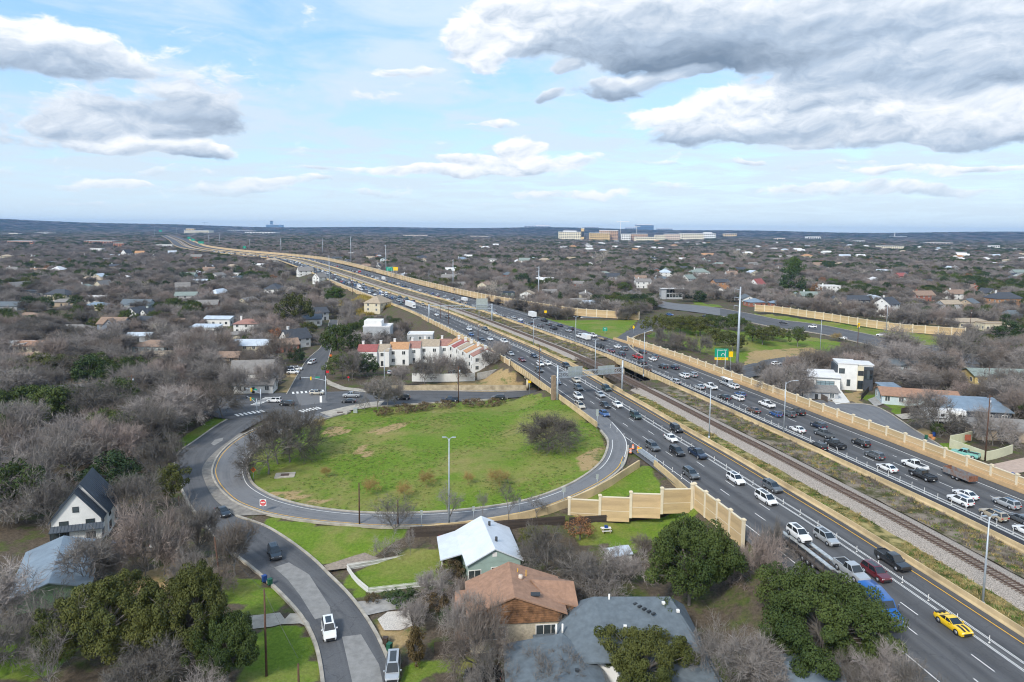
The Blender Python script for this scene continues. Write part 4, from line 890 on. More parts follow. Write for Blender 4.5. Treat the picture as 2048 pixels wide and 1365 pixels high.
# --- white gabled house with dark standing-seam roof
def seam_house():
    root = house(0, 0, 'white two-storey house with black standing-seam roofs and a steep front gable', xy=(-79.2, 123.6), z=0, L=8.0, W=8.2, h=5.0, rot=108, roof='gable', rise=5.4, wall='white', roofm='dmetal', wing=(-4.9, .3, 2.6, 7.8, 4.7, 4.9, 'gable'), seams=True, trim=M_DTRIM, door=False, over=.4)
    p = root; mb = MB()
    roof_slab(mb, [(-7.2, -4.2, 2.9), (-7.2, 4.4, 2.9), (-6.25, 4.2, 3.7), (-6.25, -3.8, 3.7)], .12)
    k = -4.0
    while k < 4.1: mb.tube((-7.2, k, 2.95), (-6.25, k, 3.75), .035, n=3); k += .55
    mb.build('porch_roof', R_['dmetal'], root)
    for y in (-2.9, -1.3): window(root, -6.24, -y + .9, 1.6, math.pi, 1.2, 1.9, M_DTRIM, 1)
    d = MB(); roof_slab(d, [(-1.5, 4.3, 5.4), (1.6, 4.3, 5.4), (1.6, 1.8, 6.4), (-1.5, 1.8, 6.4)]); d.b6(-1.3, 1.4, 1.8, 4.0, 3.0, 5.3); d.build('dormer', R_['dmetal'], root)
seam_house()
def blue_roof_house():
    house(0, 0, 'low green-walled house with a weathered blue metal roof and open carport', xy=(-71.6, 103.4), z=-.2, L=15.5, W=9.0, h=3.2, rot=-63.0, roof='gable', rise=1.5, wall='green', roofm='bmetal', over=.9, wins=False, door=False)
    W_['green2'] = mat('apple_green_wall', (.22, .36, .20), .85, .08, .8)
blue_roof_house()
for o in list(COL.objects)[-6:]:
    if o.name.startswith('wall') and o.parent and 'green-walled' in o.parent.get('label', ''): o.data.materials[0] = MATS['apple_green_wall']

# --- the other houses: (px, py of the middle of the base, label, ...)
def hh(*a, **k): return house(*a, **k)
hh(1236, 1126, 'small white metal garden shed in the back yard below the near noise wall', 3.6, 3.0, 2.0, 20, 'gable', .7, 'white', 'metal', name='garden_shed', cat='shed', wins=False, door=False, over=.15)
hh(1600, 1385, 'blue-grey metal roof peeping in below the evergreen oak at the lower edge', 9, 6, 2.8, 8, 'gable', 1.2, 'grey', 'bmetal', z=1)
# left of the highway
T = [(275, 640, 'white house of twin front gables with dark roofs', 10, 9, 4.5, 75, 'gable', 3.4, 'white', 'dark', dict(wing=(1.5, -6.5, 8, 6, 4.0, 3.0, 'gable'))),
     (197, 620, 'low cream house with a broad pale blue-grey hip roof', 15, 10, 3.2, 0, 'hip', 2.0, 'cream', 'bmetal', {}),
     (231, 668, 'blue-grey two-storey house with brown roof and white-trimmed front gable', 13, 10, 6.0, 0, 'gable', 2.8, 'blue', 'brown', dict(wing=(1, -5.5, 5.5, 4, 6.0, 2.8, 'gable', True))),
     (287, 650, 'house under a long dark roof below the twin white gables', 12, 8, 3.0, 5, 'gable', 2.0, 'grey', 'dark', {}),
     (150, 668, 'low tan bungalow under a wide brown-grey hip roof', 17, 9, 3.0, 3, 'hip', 2.0, 'tan', 'grey', {}),
     (26, 702, 'white boxy house with a shallow white metal roof', 15, 8, 3.8, 3, 'flat', .4, 'white', 'flat', {}),
     (72, 702, 'low house with a long rust-brown roof beside the white boxy house', 14, 9, 3.0, 0, 'gable', 1.6, 'cream', 'rust', {}),
     (24, 742, 'brown two-level house with grey-brown gables at the left edge', 15, 10, 4.2, 20, 'gable', 2.6, 'brown', 'brown', {}),
     (262, 738, 'moss green bungalow with a tan gable roof', 9, 8, 3.2, 80, 'gable', 2.0, 'lime', 'tan', {}), (318, 728, 'moss green flat-fronted house behind the green bungalow', 12, 7, 4.2, 4, 'gable', 1.2, 'lime', 'tan', {}),
     (318, 764, 'small slate blue house with a grey gable roof', 9, 7, 3.2, 30, 'gable', 2.0, 'blue', 'grey', {}),
     (170, 800, 'long low house with a sweeping pale grey roof', 24, 11, 2.8, 22, 'hip', 2.6, 'dgreen', 'grey', {}),
     (282, 682, 'small house with a bright white metal roof', 11, 7, 3.0, 8, 'gable', 1.2, 'grey', 'metal', {}),
     (413, 668, 'white house with dark window strips and low metal roof', 14, 8, 4.0, 0, 'shed', .8, 'white', 'metal', {}),
     (441, 650, 'house with a wide white sheet-metal roof', 15, 10, 4.0, 0, 'gable', 1.2, 'white', 'metal', {}),
     (497, 664, 'white house with a red-brown hip roof and white chimney', 13, 10, 5.0, 8, 'hip', 2.2, 'white', 'mauve', dict(chim=1)),
     (476, 678, 'small grey-roofed garage in front of the red-brown roof', 9, 6, 2.6, 10, 'hip', 1.4, 'cream', 'grey', {}),
     (505, 708, 'cream house under a long white metal roof', 15, 10, 4.6, 4, 'gable', 2.0, 'cream', 'metal', {}),
     (590, 694, 'white steep-gabled house with slate roof and white chimney', 12, 8, 4.6, 50, 'gable', 4.0, 'white', 'dark', dict(chim=1)),
     (566, 702, 'brick house with brown shingles behind the gabled white house', 13, 8, 3.4, 30, 'gable', 2.2, 'brick', 'brown', {}),
     (508, 766, 'large white house with grey-brown cross gables by the junction', 14, 9, 4.8, 10, 'gable', 3.6, 'white', 'grey', dict(wing=(5.5, -3.0, 6, 10, 4.2, 3.0, 'gable', True))),
     (458, 738, 'narrow tan two-storey house behind bare branches', 10, 7, 5.4, 0, 'gable', 1.6, 'tan', 'brown', {}),
     (512, 782, 'low white annexe with two dark windows facing the junction', 13, 7, 3.0, 6, 'gable', 1.4, 'white', 'grey', {}),
     (624, 650, 'white cottage with dark blue metal roof left of the north street', 11, 8, 4.0, 12, 'gable', 2.4, 'white', 'dmetal', {}), (637, 640, 'grey-gabled house at the top of the north street', 10, 8, 5.0, 40, 'gable', 2.8, 'grey', 'dark', {}),
     (345, 808, 'house with a plain grey roof half buried in bare trees', 14, 9, 3.0, 8, 'hip', 1.8, 'grey', 'grey', {}),
     (104, 890, 'pale green bungalow glimpsed through bare trees', 15, 8, 3.0, 4, 'gable', 1.6, 'green', 'grey', {}), (10, 958, 'slate-roofed cottage at the left edge among bare trees', 9, 8, 3.0, 20, 'hip', 2.0, 'grey', 'dark', {}),
     (15, 520, 'cream two-storey house at the far left among the trees', 16, 11, 6, 10, 'hip', 2.5, 'cream', 'tan', {}), (71, 527, 'house with a tan hip roof far on the left', 17, 11, 4, 0, 'hip', 3.0, 'tan', 'tan', {}), (195, 505, 'white modern box with a black upper window far on the left', 24, 12, 8, 0, 'flat', .5, 'white', 'flat', {}),
     (25, 548, 'small white house with a chimney at the far left', 10, 8, 5, 20, 'gable', 3, 'white', 'grey', dict(chim=1)), (186, 566, 'house under a long orange-tan roof among grey trees', 22, 11, 3.4, 4, 'hip', 3, 'tan', 'tan', {}), (80, 592, 'dark low modern house with a lit strip of wall', 22, 9, 4, 3, 'flat', .5, 'dark', 'dmetal', {}),
     (254, 515, 'pair of pointed white gables far up the left side', 14, 12, 8, 70, 'gable', 6, 'white', 'dark', {}), (280, 514, 'white house with an orange ridge beside the pointed gables', 15, 11, 7, 20, 'gable', 4, 'white', 'orange', {}), (345, 512, 'bright white gabled house below the far highway bend', 15, 10, 5, 30, 'gable', 5, 'white', 'metal', {}), (231, 516, 'long pale metal-roofed house left of the pointed gables', 18, 9, 4, 0, 'gable', 2, 'white', 'metal', {}),
     (366, 588, 'grey-white tall house ringed by bare trees', 11, 9, 6, 25, 'gable', 3.5, 'grey', 'grey', {}), (404, 570, 'pale metal roof floating above the grey trees', 18, 9, 4, 5, 'gable', 1.6, 'white', 'metal', {}), (190, 606, 'white flat-roofed pavilion house with a porch', 16, 9, 4.6, 6, 'flat', .4, 'white', 'flat', {}), (465, 540, 'tan house right of the green gap in the trees', 16, 11, 4.5, 0, 'hip', 3, 'tan', 'tan', {}), (470, 552, 'small open white carport under the tan house', 12, 7, 3, 0, 'flat', .3, 'white', 'flat', {}),
     (90, 469, 'long white shed near the horizon', 110, 30, 9, 0, 'flat', 1, 'white', 'flat', {}), (25, 470, 'second long white shed near the left horizon', 80, 30, 8, 0, 'flat', 1, 'cream', 'flat', {}), (330, 496, 'white hall beside the far highway ramps', 40, 20, 8, 10, 'flat', .6, 'white', 'flat', {}), (610, 552, 'big white house with grey roofs beside the yellow weed bank', 16, 12, 6, 30, 'gable', 4, 'white', 'grey', {}), (640, 566, 'white gabled wing next to the big white house', 11, 9, 6, 60, 'gable', 4, 'white', 'grey', {}), (545, 527, 'pale grey house below the far noise wall', 20, 11, 5, 8, 'hip', 3, 'grey', 'tan', {}),
     (757, 622, 'tall tan-roofed house with a pointed gable beside the oncoming lanes', 16, 12, 6, 70, 'hip', 4.5, 'cream', 'tan', {}),
     (518, 536, 'low pale house half hidden under the far noise wall', 18, 10, 4, 0, 'gable', 2, 'white', 'flat', {}), (130, 612, 'grey-roofed bungalow in the trees left of the pavilion house', 15, 9, 3, 5, 'hip', 2, 'tan', 'grey', {}), (20, 620, 'blue-grey roof at the left edge among the trees', 14, 9, 3, 5, 'gable', 2.4, 'grey', 'blue', {}), (345, 655, 'grey bungalow behind the bare tree by the white house', 13, 9, 3, 10, 'gable', 2, 'grey', 'brown', {}), (60, 642, 'brown bungalow in the left-hand trees', 14, 9, 3, 0, 'hip', 2, 'brown', 'brown', {}),
     # right of the highway
     (843, 522, 'white house with a black gable roof between dark evergreens', 18, 11, 5, 12, 'gable', 3.5, 'white', 'dark', {}), (924, 525, 'broad house with a pale blue hip roof and chimney', 20, 13, 5.5, 4, 'hip', 3.5, 'white', 'bmetal', dict(chim=1)), (985, 528, 'white two-storey house with black window bands', 14, 10, 7.5, 0, 'hip', 1.6, 'white', 'grey', {}), (741, 522, 'small white gabled house behind the far noise wall', 14, 9, 5, 20, 'gable', 3, 'white', 'tan', {}), (700, 512, 'cream house with brown trim beyond the noise wall', 16, 10, 6, 0, 'flat', .5, 'cream', 'flat', {}),
     (970, 585, 'cream two-storey house with a brown roof behind the noise wall', 12, 9, 7.0, 65, 'gable', 2.6, 'cream', 'brown', {}), (917, 578, 'white cottage below the tall steel pole beyond the wall', 12, 8, 4, 20, 'gable', 2.5, 'white', 'grey', {}), (1012, 600, 'dark green house with a flat stepped roof behind the wall', 13, 10, 6.0, 5, 'flat', .5, 'dgreen', 'dmetal', {}), (1055, 604, 'pale house over a blue-grey double garage behind the wall', 10, 10, 6.5, 75, 'gable', 2.2, 'white', 'tan', {}),
     (1098, 596, 'grey cottage with front gables behind the wall', 12, 9, 4.5, 15, 'gable', 2.6, 'grey', 'grey', {}), (1154, 612, 'low white house with a grey roof touching the wall', 13, 9, 3.6, 10, 'gable', 2, 'white', 'grey', {}), (1178, 620, 'white gabled house with two dark doors near the wall end', 13, 9, 4.2, 40, 'gable', 2.4, 'white', 'metal', {}), (1238, 618, 'pale blue-roofed bungalow just inside the end of the wall', 16, 9, 3.2, 4, 'hip', 2, 'white', 'bmetal', {}),
     (1285, 576, 'white two-storey colonial house with dark windows', 15, 9, 6.5, 4, 'gable', 2.5, 'white', 'grey', dict(chim=1)), (1376, 566, 'grey-roofed white gabled house right of the concrete villa', 14, 10, 5, 40, 'gable', 4, 'white', 'greenr', {}), (1398, 556, 'large house with a grey hip roof and round chimney', 22, 14, 7, 5, 'hip', 4.5, 'white', 'greenr', dict(chim=1)),
     (1440, 578, 'orange brick two-storey house with a dark roof', 15, 11, 7, 10, 'gable', 2.6, 'obrick', 'dark', {}), (1442, 590, 'low white garden building in front of the orange brick house', 9, 5, 3.2, 4, 'flat', .3, 'white', 'flat', {}), (1508, 612, 'red brick bungalow with a pale blue hip roof by the road', 12, 11, 3.2, 10, 'hip', 2.6, 'brick', 'bmetal', {}), (1557, 613, 'lower red brick wing with its own pale hip roof', 13, 8, 2.8, 8, 'hip', 2.0, 'brick', 'bmetal', {}),
     (1514, 578, 'steep red-roofed house among the trees', 14, 10, 5, 40, 'gable', 5, 'white', 'red', {}), (1306, 524, 'house with twin tall white chimneys', 14, 10, 6, 0, 'hip', 3, 'white', 'dark', dict(chim=2)), (1330, 530, 'low white terrace house below the twin chimneys', 24, 9, 4, 0, 'flat', .5, 'white', 'flat', {}), (1089, 526, 'tan-roofed house among grey treetops', 20, 12, 5, 0, 'hip', 3.5, 'tan', 'tan', {}), (1142, 523, 'second tan roof right of the grey treetops', 16, 10, 5, 20, 'gable', 3, 'cream', 'tan', {}),
     (1588, 604, 'cream house with a grey roof right of the red brick bungalow', 12, 9, 4.5, 60, 'gable', 3, 'cream', 'greenr', {}), (1618, 602, 'long green-grey roofed house beside the cream one', 16, 9, 4.5, 4, 'gable', 3, 'cream', 'greenr', dict(chim=1)), (1655, 592, 'big white three-storey house behind the dark-roofed house', 17, 11, 9, 4, 'flat', .5, 'white', 'flat', dict(chim=1)), (1668, 614, 'cream house with a sharp grey A-shaped front', 9, 9, 3.4, 75, 'gable', 4.6, 'cream', 'dark', {}), (1705, 608, 'long low house under a charcoal roof', 22, 11, 3.6, 2, 'gable', 3, 'dark', 'dark', {}),
     (1772, 632, 'tall white house with dark gables at the end of the bank wall', 13, 11, 8.5, 35, 'gable', 4, 'white', 'dark', dict(chim=1)), (1896, 622, 'pale two-storey house behind bare trees on the right', 14, 10, 5.5, 5, 'gable', 2.4, 'grey', 'tan', {}), (1936, 620, 'tan house with a blue-grey gable roof on the right', 14, 10, 5.5, 40, 'gable', 3, 'tan', 'blue', {}), (2005, 614, 'large brown brick house with a dark roof at the right edge', 24, 13, 7, 10, 'hip', 4.5, 'obrick', 'dark', dict(chim=1)),
     (1938, 654, 'mid-century house with a low brown-grey roof and deep eaves', 19, 11, 3.6, 0, 'hip', 1.8, 'cream', 'tan', {}), (1872, 648, 'low grey bungalow left of the mid-century house', 14, 9, 3, 0, 'hip', 1.6, 'tan', 'grey', {}), (1985, 660, 'flat-roofed cream house with a terrace at the right', 15, 9, 4, 0, 'flat', .5, 'cream', 'tan', {}), (1572, 518, 'white long house on the skyline of trees', 28, 12, 6, 0, 'flat', .5, 'white', 'flat', {}), (2035, 552, 'grey-roofed house far at the right edge', 18, 12, 5, 5, 'gable', 3.5, 'grey', 'greenr', {}),
     (1330, 553, 'white house with a rounded pale roof', 16, 12, 5, 0, 'hip', 3.6, 'white', 'metal', {}), (1680, 534, 'small tan roof poking through the grey woods', 14, 10, 5, 0, 'hip', 3, 'tan', 'tan', {}), (1800, 560, 'red brick house in the right-hand woods', 14, 10, 5, 20, 'gable', 3.5, 'brick', 'red', {}),
     (1812, 742, 'blue-grey bungalow behind bare trees on the right', 18, 9, 3.2, 6, 'gable', 1.6, 'paleblue', 'blue', dict(z=3.5)), (1990, 766, 'yellow bungalow with a grey roof on the right', 20, 10, 3.4, -4, 'gable', 1.8, 'yellow', 'greenr', dict(z=3)), (1832, 806, 'pale blue ranch house with a brown roof by the side street', 21, 9, 2.8, -16, 'gable', 1.5, 'paleblue', 'rust', dict(z=5)), (1935, 836, 'dark-walled house under a broad pale metal roof beside the caravan', 17, 11, 3.4, -10, 'shed', 1.6, 'dark', 'bmetal', dict(z=4.5)), (2010, 872, 'grey-roofed house inside the cream garden wall', 17, 10, 2.8, -12, 'hip', 1.8, 'tan', 'grey', dict(z=5)), (1625, 795, 'low white garage with a grey roof left of the modern house', 13, 8, 2.8, -8, 'gable', 1.2, 'grey', 'grey', dict(z=4.5)), (1775, 790, 'small blue shed beside the white modern house', 5, 4, 3, 0, 'shed', .6, 'paleblue', 'bmetal', dict(z=5, name='garden_shed', cat='shed'))]
for px, py, lab, L_, W__, h_, rot, rf, rise, wl, rfm, kw in T: hh(px, py, lab, L_, W__, h_, rot, rf, rise, wl, rfm, small=(py < 640), **kw)
# grey cube building behind the terraces
g = house(757, 690, 'plain pale grey cube of a building behind the terrace houses', 13, 11, 9.5, 2, 'flat', .5, 'grey', 'flat', wins=False, name='apartment_block', cat='building', door=False)
mb = MB(); mb.b6(-6.4, 2.0, -3.0, 5.4, 9.5, 12.2); mb.build('upper_storey', W_['white'], g)
for x, w in ((-3.4, 2.6), (3.0, 1.2)): window(g, x, -5.5, 6.0, -math.pi / 2, w, 1.3, M_DTRIM, 1)
house(842, 694, 'lower grey box of a building right of the pale cube', 12, 9, 6.5, 2, 'flat', .5, 'grey', 'flat', name='apartment_block', cat='building')
# terrace houses
for i, (px, py, w, hgt, rm, lab) in enumerate([(738, 729, 8.2, 6.0, 'red', 'first white terrace house, with the bright red roof'), (769, 728, 5.2, 6.0, 'tan', 'narrow white terrace house between the bright red and orange roofs'), (800.5, 725, 8.2, 6.3, 'orange', 'white terrace house with the wide orange-brown roof and double chimney'), (831.5, 722, 5.0, 6.2, 'mauve', 'narrow white terrace house with the dull mauve roof'), (861, 720, 8.3, 6.6, 'tan', 'white terrace house with the wide grey roof'), (891, 718, 5.4, 6.4, 'mauve', 'white terrace house with the small red-brown roof at the bend')]):
    house(px, py, lab, w, 9.5, hgt, 2, 'gable', 2.3, 'white', rm, chim=1, name='terrace_house', over=.0, z=.5)
for i, (px, py, rm, lab) in enumerate([(918, 717, 'orange', 'white terrace house with orange roof, farthest of the row beside the highway'), (931, 722, 'red', 'white terrace house with red roof, second of the row beside the highway'), (943, 727, 'tan', 'white terrace house with grey roof, third of the row beside the highway'), (956, 733, 'orange', 'white terrace house with orange-brown roof, fourth of the row beside the highway'), (970, 741, 'mauve', 'end terrace house with dull red roof and broad white gable')]):
    house(px, py, lab, 5.6, 11, 6.2, 106, 'gable', 2.6, 'white', rm, chim=1, name='terrace_house', over=.05, z=1.0)
# white modern house on the right
def modern_house():
    p = gz(1704, 773, 5); root = thing('modern_house', 'white two-storey modern house with black corner panels by the side street', 'house', p, R(-14)); HOUSES.append((p.x, p.y, 9)); LANDMARKS.append((p.x, p.y, 'white modern house'))
    m = MB(); m.b6(-5.4, .6, -3.6, 4.5, -1, 8.2); m.b6(1.0, 5.5, -2.6, 4.5, -1, 7.9); m.build('wall', W_['white'], root)
    m = MB(); m.b6(.6, 2.4, -4.1, -2.0, -1, 7.6); m.build('entrance_bay', W_['cream'], root)
    m = MB(); m.b6(-6.1, -5.4, -3.4, 4, -1, 7.6); m.b6(2.6, 5.6, -2.9, -2.6, -.5, 7.4); m.build('dark_cladding', W_['dark'], root)
    m = MB(); m.b6(-5.6, .8, -3.8, 4.7, 8.2, 8.5); m.b6(.8, 5.8, -2.9, 4.7, 7.9, 8.2); m.build('roof', R_['flat'], root)
    for x, y, z, w, h in ((-4.2, -3.62, 5.8, 1.6, 1.5), (1.5, -4.12, 5.4, 1.5, 1.4), (-2.0, -3.62, 1.9, .9, 2.0), (-4.9, -3.62, 2.0, .9, 2.2), (1.5, -4.12, 1.5, 1.5, 2.6)): window(root, x, y, z, -math.pi / 2, w, h, M_DTRIM, 1)
    for k in range(3): window(root, 3.2 + k * .9, -2.92, 4.8, -math.pi / 2, .7, 3.0, M_DTRIM, 0)
    q = gz(1642, 776, 5); g_ = thing('garage', 'white garage wing with a black-framed glass door left of the modern house', 'garage', q, R(-14)); HOUSES.append((q.x, q.y, 6))
    m = MB(); m.b6(-5.2, 5.2, -3.2, 5, -1, 4.0); m.build('wall', W_['white'], g_); m = MB(); roof_slab(m, [(-5.6, -3.8, 4.4), (5.6, -3.8, 4.4), (5.6, 5.2, 5.4), (-5.6, 5.2, 5.4)]); m.build('roof', R_['flat'], g_)
    d = MB(); d.b6(-2.2, 3.4, -3.3, -3.22, .1, 3.1); dd = d.build('garage_door', M_DTRIM, g_)
    for r in range(4):
        for c in range(4): pm = MB(); pm.b6(-2.1 + c * 1.38, -2.1 + c * 1.38 + 1.26, -3.34, -3.3, .2 + r * .74, .2 + r * .74 + .62); pm.build('pane', mat('garage_glass', (.20, .27, .30), .1, .05, 1), dd)
modern_house()
# concrete villa
def villa():
    p = gz(1340, 596, 2); root = thing('concrete_villa', 'modern villa with a tall concrete end wall and a flat white roof', 'house', p, R(4)); HOUSES.append((p.x, p.y, 14)); LANDMARKS.append((p.x, p.y, 'concrete villa'))
    m = MB(); m.b6(-8, -4, -3, 4, -1, 7.5); m.b6(-4, 10, -2, 4, -1, 3.8); m.build('wall', W_['grey'], root); m = MB(); m.b6(-8.6, 12, -4, 4.6, 7.5, 7.9); m.build('roof', R_['flat'], root)
    for k in range(5): window(root, -2.4 + k * 2.6, -2.02, 2.0, -math.pi / 2, 2.0, 2.4, M_DTRIM, 0)
    for k in range(5): window(root, -2.4 + k * 2.6, -1.62, 5.6, -math.pi / 2, 2.2, 2.6, M_DTRIM, 0)
    m = MB(); m.b6(-4, 10, -1.6, 4, 3.8, 7.5); m.build('upper_storey', W_['grey'], root)
villa()

# ------------------------------------------------------------------ far buildings near the skyline
def block(px, py, wpx, hpx, label, wall, name='office_block', cat='building', storeys=6, bays=10, band=None, dep=None, top=None, rot=0.0):
    p = gz(px, py, 0); sc = F / p.y; w, h = wpx / sc, hpx / sc; root = thing(name, label, cat, p, rot); d = dep or w * .5; HOUSES.append((p.x, p.y, w * .6))
    m = MB(); m.b6(-w / 2, w / 2, 0, d, -2, h); m.build('wall', wall, root)
    m = MB(); m.b6(-w / 2 - .5, w / 2 + .5, -.6, d + .5, h, h + h * .05 + .5)
    if top: m.b6(-w * top[0], w * top[1], d * .2, d * .8, h + .5, h + h * top[2])
    m.build('roof', R_['flat'] if top is None or len(top) < 4 else top[3], root)
    g = bpy.data.meshes.new('window_bands'); 
    for s in range(storeys):
        z0 = h * (s + .32) / storeys; z1 = h * (s + .78) / storeys
        if bays and s < 8:
            q = MB()
            for b_ in range(bays):
                x0 = -w / 2 + w * (b_ + .2) / bays; q.b6(x0, x0 + w * .6 / bays, -.35, .1, z0, z1)
            q.build('window_row', band or M_GLASS, root)
        else:
            q = MB(); q.b6(-w * .48, w * .48, -.35, .1, z0, z1); q.build('window_row', band or M_GLASS, root)
    return root
FC = mat('brightened_cream_block', (.80, .73, .56), .85, .06, .02); FW = mat('white_block', (.78, .77, .74), .85, .06, .02); FB = mat('brown_brick_block', (.52, .34, .22), .85, .1, .02); FG = mat('grey_block', (.36, .38, .40), .8, .1, .02); FBL = mat('blue_glass_block', (.10, .17, .26), .3, .1, .02); FO = mat('ochre_block', (.70, .50, .24), .85, .1, .02); FP = mat('pink_block', (.72, .58, .47), .85, .1, .02)  # pale base colours brightened to make up for sunlight missing on the blocks
block(1140, 481, 44, 16, 'cream hospital block with a white parapet and many windows', FC, storeys=5, bays=12, top=(.3, .3, .2))
block(1165, 482, 6, 24, 'thin ochre lift tower beside the cream hospital block', FO, storeys=1, bays=0); block(1200, 482, 40, 15, 'wide ochre and white block right of the lift tower', FO, storeys=4, bays=10)
block(1218, 482, 36, 20, 'brown striped block of the hospital group', FB, storeys=7, bays=9); block(1252, 483, 18, 14, 'white square block behind the tower crane', FW, storeys=4, bays=5); block(1278, 483, 34, 14, 'brick and glass block right of the crane', FB, storeys=4, bays=10)
block(1292, 484, 40, 9, 'low cream frontage building of the hospital group', FC, storeys=2, bays=10); block(1320, 483, 20, 12, 'plain cream block near the middle of the group', FC, storeys=3, bays=5); block(1345, 482, 30, 13, 'pink stone block of the group', FP, storeys=4, bays=8)
block(1385, 481, 44, 13, 'long cream block with a yellowish front', FC, storeys=4, bays=12); block(1415, 479, 32, 11, 'white stepped block at the right end of the group', FW, storeys=3, bays=8, top=(.2, .3, .3)); block(1461, 475, 24, 7, 'small ochre block standing apart on the right', FO, storeys=2, bays=6)
block(1075, 464, 52, 11, 'long grey office block on the skyline left of the hospital', FG, storeys=4, bays=8, top=(.05, .45, .25)); block(1183, 465, 28, 10, 'grey-green office block behind the hospital group', FG, storeys=4, bays=6); block(1290, 466, 34, 15, 'dark blue glass office block on the skyline', FBL, storeys=5, bays=0, top=(.5, .4, .12)); block(1262, 466, 22, 10, 'pale grey block left of the blue glass office', FG, storeys=4, bays=5); block(1330, 466, 30, 8, 'grey slab right of the blue glass office', FG, storeys=3, bays=6)
for k, (px, wd) in enumerate([(1372, 30), (1420, 26), (1480, 34)]): block(px, 463 + k * .6, wd, 4, ['first low grey block on the right skyline', 'second low grey block on the right skyline', 'third and widest low grey block on the right skyline'][k], FG, storeys=2, bays=4)
block(545, 457, 26, 7, 'bluish office cluster on the far left-centre skyline', FBL, storeys=3, bays=0); block(543, 456, 5, 14, 'slender bluish tower above the far office cluster', FBL, storeys=4, bays=0, name='office_tower', cat='tower'); block(563, 456.5, 7, 6, 'small dark block right of the far office cluster', FBL, storeys=2, bays=0)
block(196, 490, 56, 7, 'long red brick school with white roof strips', mat('school_brick', (.42, .19, .12), .9, .1, .05), storeys=2, bays=10, name='school', cat='school'); block(237, 494, 20, 7, 'red brick school wing standing lower and to the right', MATS['school_brick'], storeys=2, bays=4, name='school', cat='school'); block(40, 488, 50, 5, 'long brick and white school building at the far left', MATS['school_brick'], storeys=1, bays=10, name='school', cat='school')
block(380, 467, 16, 9, 'orange brick office end by the far interchange', FO, storeys=4, bays=3); block(393, 468.5, 48, 7, 'long cream office with dark ribbon windows by the far interchange', FC, storeys=3, bays=0, band=M_DTRIM); block(345, 463, 28, 7, 'grey multi-storey car park by the far interchange', FG, storeys=4, bays=0, name='car_park', cat='building'); block(440, 463, 40, 6, 'dark blue glass block near the far tower crane', FBL, storeys=2, bays=0); block(480, 465, 50, 4, 'long dark-windowed warehouse right of the blue block', FG, storeys=2, bays=12); block(520, 468, 60, 3, 'low white warehouses below the far ridge', FW, storeys=1, bays=10)
block(740, 464, 68, 4, 'pale row of apartments on the dark ridge', FW, storeys=2, bays=14); block(980, 462, 30, 4, 'white-fronted hall on the ridge left of the grey office', FW, storeys=1, bays=6); block(960, 476, 40, 3, 'row of orange-tinted roofs in the sunlit strip', FP, storeys=1, bays=8); block(830, 474, 46, 3, 'orange-tinted long roof left of the sunlit strip', FP, storeys=1, bays=8)
block(1628, 480, 26, 6, 'white hall with a row of openings on the right', FW, storeys=1, bays=6); block(1800, 478, 28, 5, 'grey-roofed church hall on the right skyline', FG, storeys=1, bays=5, name='church', cat='church'); block(1785, 500, 45, 7, 'pale yellow apartments in the sunlit strip on the right', FC, storeys=3, bays=12); block(1990, 500, 18, 8, 'white two-storey house block at the far right', FW, storeys=2, bays=4); block(2030, 502, 30, 4, 'long white shed at the far right edge', FW, storeys=1, bays=5); block(1880, 489, 50, 3, 'orange roofed row in the sunlit strip', FP, storeys=1, bays=8); block(1720, 486, 20, 4, 'small white block in the sunlit strip', FW, storeys=1, bays=4); block(1560, 481, 20, 4, 'pink low block in the sunlit strip', FP, storeys=1, bays=4)
def spire(px, py, hpx):
    p = gz(px, py, 0); sc = F / p.y; t = thing('church_spire', 'thin white church spire on the right skyline', 'spire', p); m = MB(); h = hpx / sc; m.box((0, 0, h * .2), (h * .16, h * .16, h * .4)); m.build('tower', FW, t); m = MB(); m.tube((0, 0, h * .4), (0, 0, h), h * .07, .2, 6); m.build('spire', FW, t)
spire(1789, 478, 14)
def crane(px, py, hpx, label, m, arm=(-.35, .9)):
    p = gz(px, py, 0); sc = F / p.y; t = thing('tower_crane', label, 'crane', p); h = hpx / sc; s = 1.6
    q = MB(); q.box((0, 0, h / 2), (s, s, h)); q.build('mast', m, t); q = MB(); q.box((h * (arm[0] + arm[1]) / 4, 0, h + 1), (h * (arm[1] - arm[0]) / 2, s, 1.8)); q.build('jib', m, t); q = MB(); q.box((0, 0, h + 3), (2.6, 2.6, 4)); q.build('cab', m, t); q = MB(); q.box((h * arm[0] * .42, 0, h - 1), (4, 2, 4)); q.build('counterweight', m, t)
crane(1240, 482, 38, 'tall white tower crane over the hospital group', FW, (-.4, .9)); crane(1273, 482, 28, 'shorter white tower crane right of the tall one', FW, (-.3, .5)); crane(410, 462, 16, 'dark tower crane above the far interchange', M_DTRIM, (-.6, .9))

